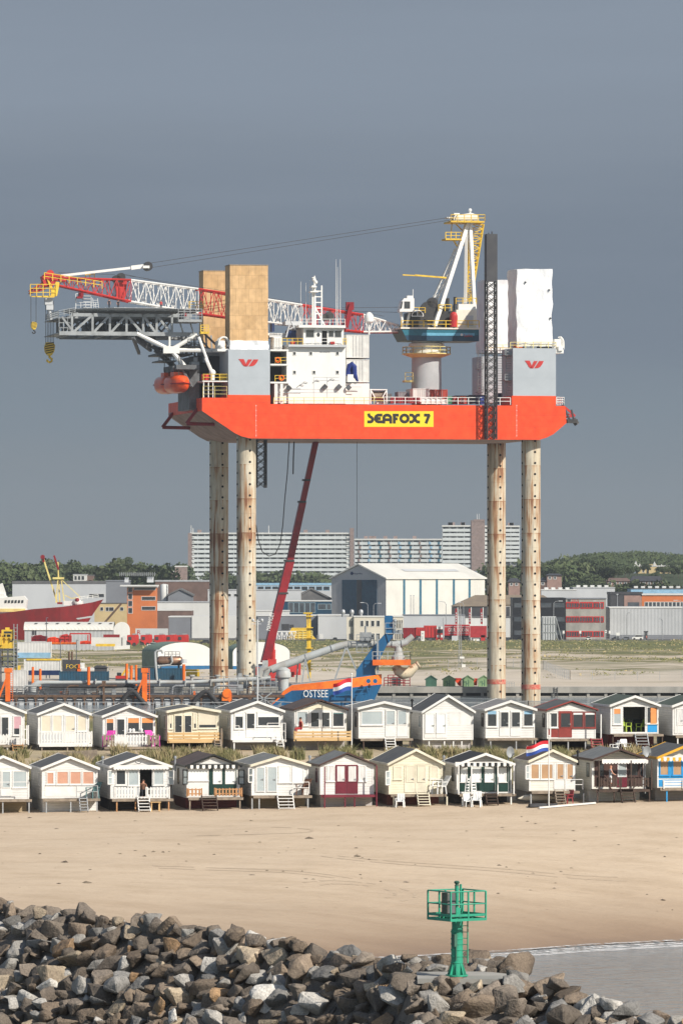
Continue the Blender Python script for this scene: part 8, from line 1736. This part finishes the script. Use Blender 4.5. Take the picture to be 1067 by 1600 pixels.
for i,a in enumerate((199,220,241,259,277)):
    fr=Frame(0,1405+i*4);b=a+18;u0,u1=fr.u(a),fr.u(b);zg=fr.z(1008,0);h=fr.z(991.5,0)-zg;t=thing('tipper_body',['leftmost of five red truck bodies behind the white hatchback','second red truck body from the left behind the hatchback','middle red truck body of the five in the yard','fourth red truck body, left of the last one','rightmost red truck body beside the left leg'][i],'truck',((u0+u1)/2,2,zg),0,'red truck bodies in the yard',fr)
    m=MB(fr);m.ppoly([(a,992.5),(b-1,991.5),(b,994),(b,1004),(b-4,1008),(a+7,1008),(a+5,1004),(a,1002)],0,2.5);m.build('box','red_paint',t);m=MB(fr);m.pbox(a+2,a+7,995,1000,-.08,0);m.pbox(a-1,a+5,1001,1008,.2,2);m.build('dark_panel','charcoal',t);m=MB(fr);m.pbox(a+8,b-3,990,992,.2,2);m.build('top_gear','truss_grey',t);m=MB(fr);c=fr.p(a+11,1007,-.05);m.tube(c,c+Vector((0,2,0)),.5,n=12);m.build('wheel','rubber',t)  # plain charcoal panel and block on the red body
fr=Frame(0,1395)
t=thing('yard_wall','white low container row with a red lid before the barrel roofed shed','containers',tuple(fr.p(170,1010,1)),0,None,fr);m=MB(fr);m.pbox(143,197,996,1009,0,3);m.pbox(192,197,994,1009,-.3,0);m.build('wall','white_panel',t);m=MB(fr);m.pbox(162,187,991.5,995.8,.3,2.6);m.build('lid','deep_red',t);m=MB(fr);m.pbox(150,180,1006,1010,-1.2,-.6);m.build('yellow_kerb','yellow_paint',t)
for lb,a,b,c,d,mt in (('crimson machinery crate left in the yard before the barrel shed',50,74,992,1002,'crimson'),('orange skip in the yard before the barrel shed',74,94,995,1004,'orange_hull'),('tall red machine right of the orange skip',94,112,990.5,1003,'red_paint'),('low orange net pile right of the tall red machine',80,120,1003,1007,'orange_paint'),('orange pile under the red gantry frame',126,142,1001,1006.5,'orange_hull')):
    t=thing('yard_machine',lb,'machinery',tuple(fr.p((a+b)/2,d,1)),0,None,fr);m=MB(fr);w=b-a;m.ppoly([(a,d),(a,c+(d-c)*.4),(a+w*.2,c+(d-c)*.1),(a+w*.6,c),(a+w*.8,c+(d-c)*.25),(b,c+(d-c)*.3),(b,d)],0,2.2);m.build('body',mt,t);m=MB(fr);m.rail([fr.p(a,d,-.2),fr.p(b,d,-.2)],(fr.z(c,0)-fr.z(d,0))*.8,2,1.2,.07);m.build('frame',mt,t)
m=MB(fr);m.pbar([(110,1006,0),(110,990,0),(142,990,0),(142,1006,0)],.35);m.pbar([(138,1006,1.5),(138,992,1.5)],.3);tag(m.build('gantry_frame','red_paint'),'red gantry frame beside the white container row','gantry')
m=MB(Frame(0,1560));fr=m.fr;text_part;t=thing('sign_board','pale wall board with one big red letter R behind the truck bodies','sign',tuple(fr.p(222,1000,0)),0,None,fr);m.pbox(212,263,982,998,0,.4);m.build('board','light_panel',t);text_part('lettering','R','red_paint',t,fr,215,220.5,984.5,991,-.02)
fr=Frame(0,1600);t=thing('lattice_cage','white lattice cage frame standing on the grass beside the yellow structure','frame',tuple(fr.p(448,1006,1)),0,None,fr);m=MB(fr)
P0=[fr.p(433,1006,0),fr.p(463,1006,0)];zt_=fr.z(987,0)
for v in (0,3):
    for k in range(4):
        a,b=P0[0].lerp(P0[1],k/4),P0[0].lerp(P0[1],(k+1)/4);a.y=b.y=v;m.bar(a,Vector((b.x,v,zt_)),.16);m.bar(b,Vector((a.x,v,zt_)),.16);m.bar(a,Vector((a.x,v,zt_)),.2)
    m.bar((P0[0].x,v,zt_),(P0[1].x,v,zt_),.25);m.bar((P0[0].x,v,P0[0].z+.2),(P0[1].x,v,P0[0].z+.2),.25)
m.build('lattice','white_paint',t)
t=thing('yellow_structure','yellow sloping steel structure on the grass behind the signal mast','structure',tuple(fr.p(475,1006,5)),0,None,fr);m=MB(fr);m.ppoly([(447,1000),(452,988),(456,981),(478,981),(499,1005),(486,1005),(478,1000)],4,9);m.build('plate','yellow_paint',t);m=MB(fr);m.rail([fr.p(452,1004,3.9),fr.p(488,1004,3.9)],3.4,5,1.4,.1);m.build('ribs','pale_yellow',t)
# red lorries by the hangar
fr=Frame(0,1590)
for lb,a,b,c,d in (('dark red container lorry body left of the lorry with white lettering',629,650,981,1002),('bright red container behind the white pillar sign',648,662,980.5,998),('open red frame lorry body beside the white pillar sign',662,682,977.5,1001)):
    t=thing('red_lorry',lb,'lorry',tuple(fr.p((a+b)/2,d,1)),0,'red lorries by the hangar',fr);m=MB(fr);m.pbox(a,b,c,d-5,0,2.5);m.build('box','crimson' if a == 629 else 'red_paint',t);m=MB(fr);m.pbox(a,b,d-5,d-3,.2,2.3);m.build('chassis','charcoal',t)
    for k in (.25,.75):m=MB(fr);cc=fr.p(a+(b-a)*k,d-2.5,-.05);m.tube(cc,cc+Vector((0,2.4,0)),.45,n=12);m.build('wheel','rubber',t)
    m=MB(fr);[m.pbox(a+(b-a)*k/4+1,a+(b-a)*k/4+2,c+2,d-6,-.07,0) for k in range(4)];m.build('panel_gap','deep_red',t)
t=thing('lorry','red lorry with white lettering on its trailer beside the flag banners','lorry',tuple(fr.p(705,1001,1)),0,'red lorries by the hangar',fr);m=MB(fr);m.pbox(694,733.5,976,993,-.2,2.4);tr=m.build('trailer','red_flat',t);text_part('lettering','GEBR. DOORN','white_paint',tr,fr,700,731,981.5,987,-.25);m=MB(fr);m.pbox(694,733,979,979.8,-.25,-.2);m.pbox(700,731,989,989.6,-.25,-.2);m.build('stripe','light_panel',tr)
m=MB(fr);m.ppoly([(681,1000),(681,983),(684,980),(692,980),(693,1000)],-.3,2.3);cb=m.build('cab','red_paint',t);m=MB(fr);m.ppoly([(682.5,989),(683,984),(692,983.5),(692.4,989)],-.36,-.3);m.build('windscreen','glass',cb);m=MB(fr);m.pbox(682,692,979,983,-.36,2);m.pbox(682.5,686,992,996,-.36,-.3);m.pbox(688.5,692,992,996,-.36,-.3);m.build('visor','white_paint',cb)
for px in (686,700,722,728):m=MB(fr);cc=fr.p(px,999,-.1);m.tube(cc,cc+Vector((0,2.3,0)),.5,n=12);m.build('wheel','rubber',t)
m=MB(fr);m.pbox(694,733,993,999,.2,2.2);m.build('chassis','charcoal',t)
for lb,a,b,c,d,mt,nm in (('white pillar sign in the grass before the red lorry bodies',657.5,663,986,1002,'white_paint','pillar_sign'),('grey cabinet in the grass before the lettered lorry',705.5,714.5,993.5,1003,'light_panel','cabinet'),('white cabinet in the grass right of the tall mast',739,748.5,998,1004,'white_paint','cabinet'),('red bin beside the white grass cabinet',751,757.5,992.5,1001,'red_paint','bin'),('dark red van row behind the banners',734,760,978,996,'red_flat','van_row'),('white notice board before the grey warehouse',962,967.5,988.5,995.5,'white_paint','notice_board'),('grey panel stand beside the right leg',846,868,963,1000,'light_panel','panel_stand'),('black roadside cabinet before the grey warehouse door',1005,1012,986,990,'charcoal','roadside_sign')):
    fr=Frame(0,1575);t=thing(nm,lb,nm.replace('_',' '),tuple(fr.p((a+b)/2,d,0)),0,None,fr);m=MB(fr);m.pbox(a,b,c,d-(2.5 if nm in ('notice_board','roadside_sign') else 0),0,.5 if b-a < 18 else .8);m.build('panel',mt,t);m=MB(fr);m.pbar([(a+1,d+2.5,.2),(a+1,c,.2)],.18);m.pbar([(b-1,d+2.5,.2),(b-1,c,.2)],.18)
    if nm == 'panel_stand':
        for k in range(4):m.pbar([(868-k*6,966,.9),(877-k*6,1000,3.5)],.25)
        for k in range(6):m.pbar([(848+k*4,964,-.08),(848+k*4,999,-.08)],.2)
        m.pbar([(846,975,-.06),(868,975,-.06)],.2);m.pbar([(846,988,-.07),(868,988,-.07)],.2)
    if nm == 'pillar_sign':m.pbox(659,661,989,991,-.05,0);m.pbox(659.5,660.5,994,999,-.05,0)
    m.build('post','truss_grey',t)
# road signs
fr=Frame(0,1580)
for px,c in ((946,986),(952,987),(906,987),(880,987)):
    t=thing('road_sign',{946:'dark framed white road sign left of the grey warehouse',952:'second white road sign right beside the dark framed one',906:'blue and white sign before the red banded office',880:'small sign at the left corner of the red banded office'}[px],'road sign',tuple(fr.p(px,1001,0)),0,'road signs',fr);m=MB(fr);m.pbar([(px,1002,0),(px,c,0)],.1);m.build('post','galv',t);m=MB(fr);m.pbox(px-1.5,px+1.5,c-1.5,c+3,-.1,-.05);m.build('plate','white_paint',t)
    if px == 946:m=MB(fr);m.pbox(px-.8,px+.8,c-.2,c+1.6,-.12,-.1);m.build('symbol','charcoal',t)
# banners
fr=Frame(0,1585)
for px,lb in ((712.5,'leftmost tall red banner by the hangar'),(733.5,'middle tall red banner by the hangar'),(752,'rightmost tall red banner, left of the rear right leg')):
    t=thing('banner',lb,'banner',tuple(fr.p(px+1.5,1000,0)),0,'tall red banners',fr);m=MB(fr);m.tube(fr.p(px+2.2,1002,0),fr.p(px+2.2,949,0),.12,n=6);m.build('pole','white_paint',t)
    m=MB(fr);vs=[];n=10
    for k in range(n+1):z=951+24*k/n;vs += [fr.p(px-1.6,z,.15*math.sin(k)),fr.p(px+2,z,0)]
    m.add(vs,[(2*k,2*k+1,2*k+3,2*k+2) for k in range(n)]);fl_=m.build('flag','red_flat',t);m=MB(fr)
    for k in range(4):m.pbox(px-.7,px+.9,957+k*4,959.5+k*4,-.24,-.2)
    m.build('lettering','light_panel',fl_)
# lamp posts along the road
def lamp(label,px,top,Y,arm,bot=1002,double=False,r=.11):
    fr=Frame(0,Y);b=fr.p(px,bot,0);zt_=fr.z(top,0);t=thing('street_lamp',label,'street lamp',tuple(b),0,'street lamps along the works road',fr);m=MB(fr)
    if arm:m.path([(b.x,0,b.z-.5),(b.x,0,zt_-.7),(b.x+arm*.25,0,zt_-.15),(b.x+arm*.8,0,zt_)],[r,r*.8,r*.7,r*.6],6)
    else:m.path([(b.x,0,b.z-.5),(b.x,0,zt_)],[r,r*.7],6)
    m.build('post','galv',t);m=MB(fr)
    if arm:m.box(b.x+min(arm*.7,arm*1.3),b.x+max(arm*.7,arm*1.3),-.15,.15,zt_-.1,zt_+.1)
    else:m.box(b.x-.3,b.x+.3,-.15,.15,zt_,zt_+.2)
    m.build('lamp_head','light_panel',t)
for a in (('curved lamp before the hangar door, its arm to the left',574.5,941.5,1700,-1.8,985),('curved lamp before the hangar door, its arm to the right',583.5,942.5,1700,1.8,985),('left one of two close straight poles before the hangar side',641.5,931,1690,0,985),('right one of two close straight poles before the hangar side',646,931,1690,0,985),('lamp post before the last blue hangar strip',696.5,940,1600,-1.6),('lamp post between the leftmost and middle red banners',724,941,1600,-1.2),('short pale pole left of the lettered lorry',692,965,1580,0),('lamp post between the two right legs',788.5,940,1590,-1.0),('curved lamp post against the black office wall',864.5,939,1590,2.0),('lamp post before the red window bands',937,939,1590,-1.6),('dark camera pole before the grey warehouse',978.5,957,1590,1.4),('lamp post at the right edge before the grey warehouse',1065.5,938,1590,-2.0),('small lamp post on the grey warehouse forecourt',1034,967,1595,-.6),('thin pole above the dark brick office',964,929,1650,0,960)):lamp(*a)
fr=Frame(0,1190);t=thing('lattice_tower','tall thin grey mast on the sand with white box at its foot','mast',tuple(fr.p(718.5,1043,0)),0,None,fr);m=MB(fr);a,b=fr.p(718.5,1043,0),fr.p(718.5,952,0);h=.35;m.lattice([(a.x-h,-h,a.z),(a.x+h,-h,a.z),(a.x+h,h,a.z),(a.x-h,h,a.z)],[(b.x-h*.4,-h*.4,b.z),(b.x+h*.4,-h*.4,b.z),(b.x+h*.4,h*.4,b.z),(b.x-h*.4,h*.4,b.z)],18,.06,.035);m.tube(b,b+Vector((0,0,1)),.05);m.build('mast','galv',t);m=MB(fr);m.pbox(721,727,1038,1043,-.5,.5);m.pbox(718,725,1026,1029,-.5,.5);m.build('cabinet','white_paint',t)
# sand fences
def post_fence(label,pts,Y0,h,step,mesh=True):
    pts=[Vector((x,y,ground_z(x,y))) for x,y in pts];t=thing('wire_fence',label,'fence',tuple(pts[0]));m=MB()
    for a,b in zip(pts,pts[1:]):
        k=max(1,round((b-a).length/step))
        for i in range(k+1):p=a.lerp(b,i/k);p.z=ground_z(p.x,p.y);mm=MB();mm.bar(p-Vector((0,0,.3)),p+Vector((0,0,h)),.09);mm.build('post','galv',t)
        for q_ in (.15,.5,.97):m.bar(a+Vector((0,0,h*q_)),b+Vector((0,0,h*q_)),.025)
        if mesh:
            n=round((b-a).length/.35)
            for i in range(n):p=a.lerp(b,i/n);m.bar(p,p+Vector((0,0,h)),.012)
    m.build('wire','galv',t)
X_=lambda px,Y:(px-CX)*Y/FPX
post_fence('grey wire mesh fence on the sand between the right legs and leading right',[(X_(700,1200),1200),(X_(790,1190),1190),(X_(848,1170),1170),(X_(890,1105),1105),(X_(1100,1105),1105)],0,1.9,4.2)
post_fence('grey wire fence along the works road before the grey warehouse',[(X_(940,1600),1600),(X_(1100,1600),1600)],0,1.8,6,False)
post_fence('grey wire fence before the pale grey warehouse and beige office',[(X_(495,1585),1585),(X_(565,1585),1585)],0,1.6,5,False)
post_fence('wire fence on the dune crest left behind the dredger',[(X_(130,1150),1150),(X_(250,1150),1150)],0,1.7,6,False)
# two walkers on the works road
for lb,px,cl in (('walker in dark clothes on the works road before the grey warehouse',993.5,'cloth_dark'),('walker in a red jacket on the works road before the grey warehouse',1009.5,'cloth_red')):
    X,Y=X_(px,1590),1590;person(lb,(X,Y,CAMZ-(1002-CY)*Y/FPX),R_(60),1.75,'walk',(cl,'cloth_dark','skin'))
# ---- trees
mat('leaf_dark',(.05,.068,.036),.95,col2=(.068,.088,.044),sc=.5,spec=.05);mat('leaf_mid',(.07,.094,.044),.95,col2=(.09,.112,.052),sc=.5,spec=.05);mat('leaf_pale',(.09,.112,.055),.95,col2=(.11,.128,.064),sc=.5,spec=.05);mat('bark',(.09,.07,.05),.9)
tr_=random.Random(4)
def tree_proto(kind,label,h,r,mats,n=1000):
    t=thing('tree',label,'tree',(0,0,0),0,'trees on the skyline');m=MB();m.path([(0,0,-1),(.1,0,h*.3),(0,.15,h*.6)],[.3,.22,.1],6)
    for k in range(5):a=tr_.uniform(0,6.28);z=h*tr_.uniform(.25,.45);m.tube((0,0,z),(math.cos(a)*r*.7,math.sin(a)*r*.7,z+h*.25),.1,.03,5)
    m.build('trunk','bark',t);m=MB()
    for k in range(9):
        a=tr_.uniform(0,6.28);d=r*tr_.uniform(.1,.65);z=h*tr_.uniform(.42,.82);m.m=k % len(mats);q_=tr_.uniform(.35,.6)*r;m.leaves((d*math.cos(a),d*math.sin(a),z),(q_,q_,q_*tr_.uniform(.6,.85)),n//9,r*.10,rng=tr_)
    m.build('crown',mats,t);return t
T1=[tree_proto(0,'x',9,4.5,['leaf_dark','leaf_mid']),tree_proto(1,'x',8,5.2,['leaf_mid','leaf_pale']),tree_proto(2,'x',11,4.2,['leaf_dark']),tree_proto(3,'x',7,5,['leaf_pale','leaf_mid'])]
used=[False]*4
def plant(k,px,top,Y,label,sc=None):
    X=X_(px,Y);zg=ground_z(X,Y);h=[9,8,11,7][k];zt_=CAMZ-(top-CY)*Y/FPX;s=sc or max(.45,min(2.2,(zt_-zg)/(h*.95)))
    loc=(X,Y,zt_-h*.95*s if sc else zg)
    if not used[k]:o=T1[k];o.location=loc;o.scale=(s,)*3;o['label']=label;used[k]=True
    else:o=dup(T1[k],loc,tr_.uniform(0,6.28),label,s)
    MW[o]=Matrix.Translation(loc)
plant(2,195,868,2420,'broad tree standing above the left skyline over the orange office');plant(0,275,867,2420,'dark tree rising left of the long apartment block')
plant(0,262,880,2400,'smaller dark tree left of the tree at the apartment block')
grp_l=[(8,884),(22,881),(36,883),(50,885),(64,876),(78,881),(100,886),(112,878),(128,877),(142,880),(158,884),(172,882),(186,880),(206,881),(222,883),(236,885),(248,886),(30,893),(60,895),(90,895),(150,893),(180,894),(215,895),(240,897)]
LL={0:'dark rounded tree among the woods on the left skyline',1:'mid green spreading tree among the woods on the left skyline',2:'tall dark tree among the woods on the left skyline',3:'pale green bushy tree among the woods on the left skyline'}
for i,(px,tp) in enumerate(grp_l):k=tr_.choice([0,1,1,3]);plant(k,px+tr_.uniform(-3,3),tp+tr_.uniform(-1,2),2150+tr_.uniform(0,250) if tp < 890 else 2050,LL[k])
LR={0:'dark rounded tree on the wooded right hill',1:'mid green spreading tree on the wooded right hill',2:'tall dark tree on the wooded right hill',3:'pale green bushy tree on the wooded right hill'}
for i in range(46):
    px=790+i*6.3+tr_.uniform(-4,4);k=tr_.choice([0,0,1,2,3]);tp=lerp_tab(px,[(780,882),(850,871),(900,870),(945,876),(975,886),(985,896),(1048,896),(1056,884),(1100,884)])+tr_.uniform(0,14 if px < 975 or px > 1052 else 5);plant(k,px,tp,2250+tr_.uniform(-60,160),LR[k])
for i in range(30):
    px=785+i*10+tr_.uniform(-4,4);k=tr_.choice([1,3,3,0]);tp=tr_.uniform(899,906);Y=2130+tr_.uniform(0,60)
    if px > 940:tp += 12;Y=2060
    if 788 < px < 885:continue
    plant(k,px,tp,Y,LR[k])
for i in range(26):px=292+i*10.2;k=tr_.choice([0,1]);plant(k,px+tr_.uniform(-3,3),tr_.uniform(897,903),2800,'low dark tree at the foot of the apartment blocks')
# far wooded ridge on the right and behind: one mass
m=MB();wr=random.Random(9)
for i in range(420):
    px=wr.uniform(830,1110);Y=wr.uniform(2500,2950);X=X_(px,Y);tp=lerp_tab(px,[(830,880),(900,866),(930,862),(975,860),(1010,859),(1067,865),(1110,866)])+abs(wr.gauss(0,7));z=CAMZ-(tp-CY)*Y/FPX
    if 980 < px < 1055 and Y < 2680:continue
    m.m=wr.choice([0,0,1]);m.leaves((X,Y,z-4),(6,6,4),120,.75,rng=wr)
for i in range(260):
    px=wr.uniform(-40,292);Y=wr.uniform(2450,2700);X=X_(px,Y);tp=lerp_tab(px,[(-40,886),(0,885),(60,881),(110,880),(160,881),(220,884),(292,890)])+abs(wr.gauss(0,6));z=CAMZ-(tp-CY)*Y/FPX;m.m=wr.choice([0,1,1]);m.leaves((X,Y,z-3.5),(6,6,3.5),120,.75,rng=wr)
tag(m.build('far_wood',['leaf_dark','leaf_mid'],origin=(0,2400,0)),'far woods closing the skyline on both sides of the town','wood',None,'stuff')
# rough grass and scrub on the back land
m=MB();wr=random.Random(3)
for i in range(5200):
    Y=wr.uniform(1120,1590);X=wr.uniform(-.068,.068)*Y;q_=mn.noise(Vector((X*.06,Y*.03,4)))+(Y-1330)/520
    if q_ < wr.uniform(-.35,.35):continue
    if 1180 < Y < 1260 and X > 30:continue
    m.m=wr.choice([0,0,2,2,2,1] if Y > 1330 else [0,2,2,1]);s=wr.uniform(.4,1.1);m.leaves((X,Y,ground_z(X,Y)+.08),(2.0*s,1.5*s,.28*s),7,.32*s,rng=wr)
tag(m.build('scrub',['blade_green','blade_straw','blade_olive'],origin=(0,1350,0)),'rough grass and scrub on the sand flats before the works','scrub',None,'stuff')
# works road
m=MB();vs=[]
for x in range(-140,141,5):
    for y in (1592,1612):vs.append((x,y,4.06+.0))
m.add(vs,[(2*i,2*i+2,2*i+3,2*i+1) for i in range(56)]);m.build('road','bitumen',kind='structure',origin=(0,1600,0))

# ---- the damp air over the harbour
hz=bpy.data.materials.new('haze');hz.use_nodes=True;t=hz.node_tree;t.nodes.clear();pv=N(t,'ShaderNodeVolumePrincipled');pv.inputs['Color'].default_value=(.50,.55,.60,1);pv.inputs['Density'].default_value=.000072;pv.inputs['Anisotropy'].default_value=.0
ou=N(t,'ShaderNodeOutputMaterial');t.links.new(pv.outputs[0],ou.inputs['Volume']);MATS['haze']=hz
MB().box(-5200,5200,-900,5400,-9,102).build('haze','haze',kind='stuff',label='thin grey haze over the harbour and the town',cat='haze')
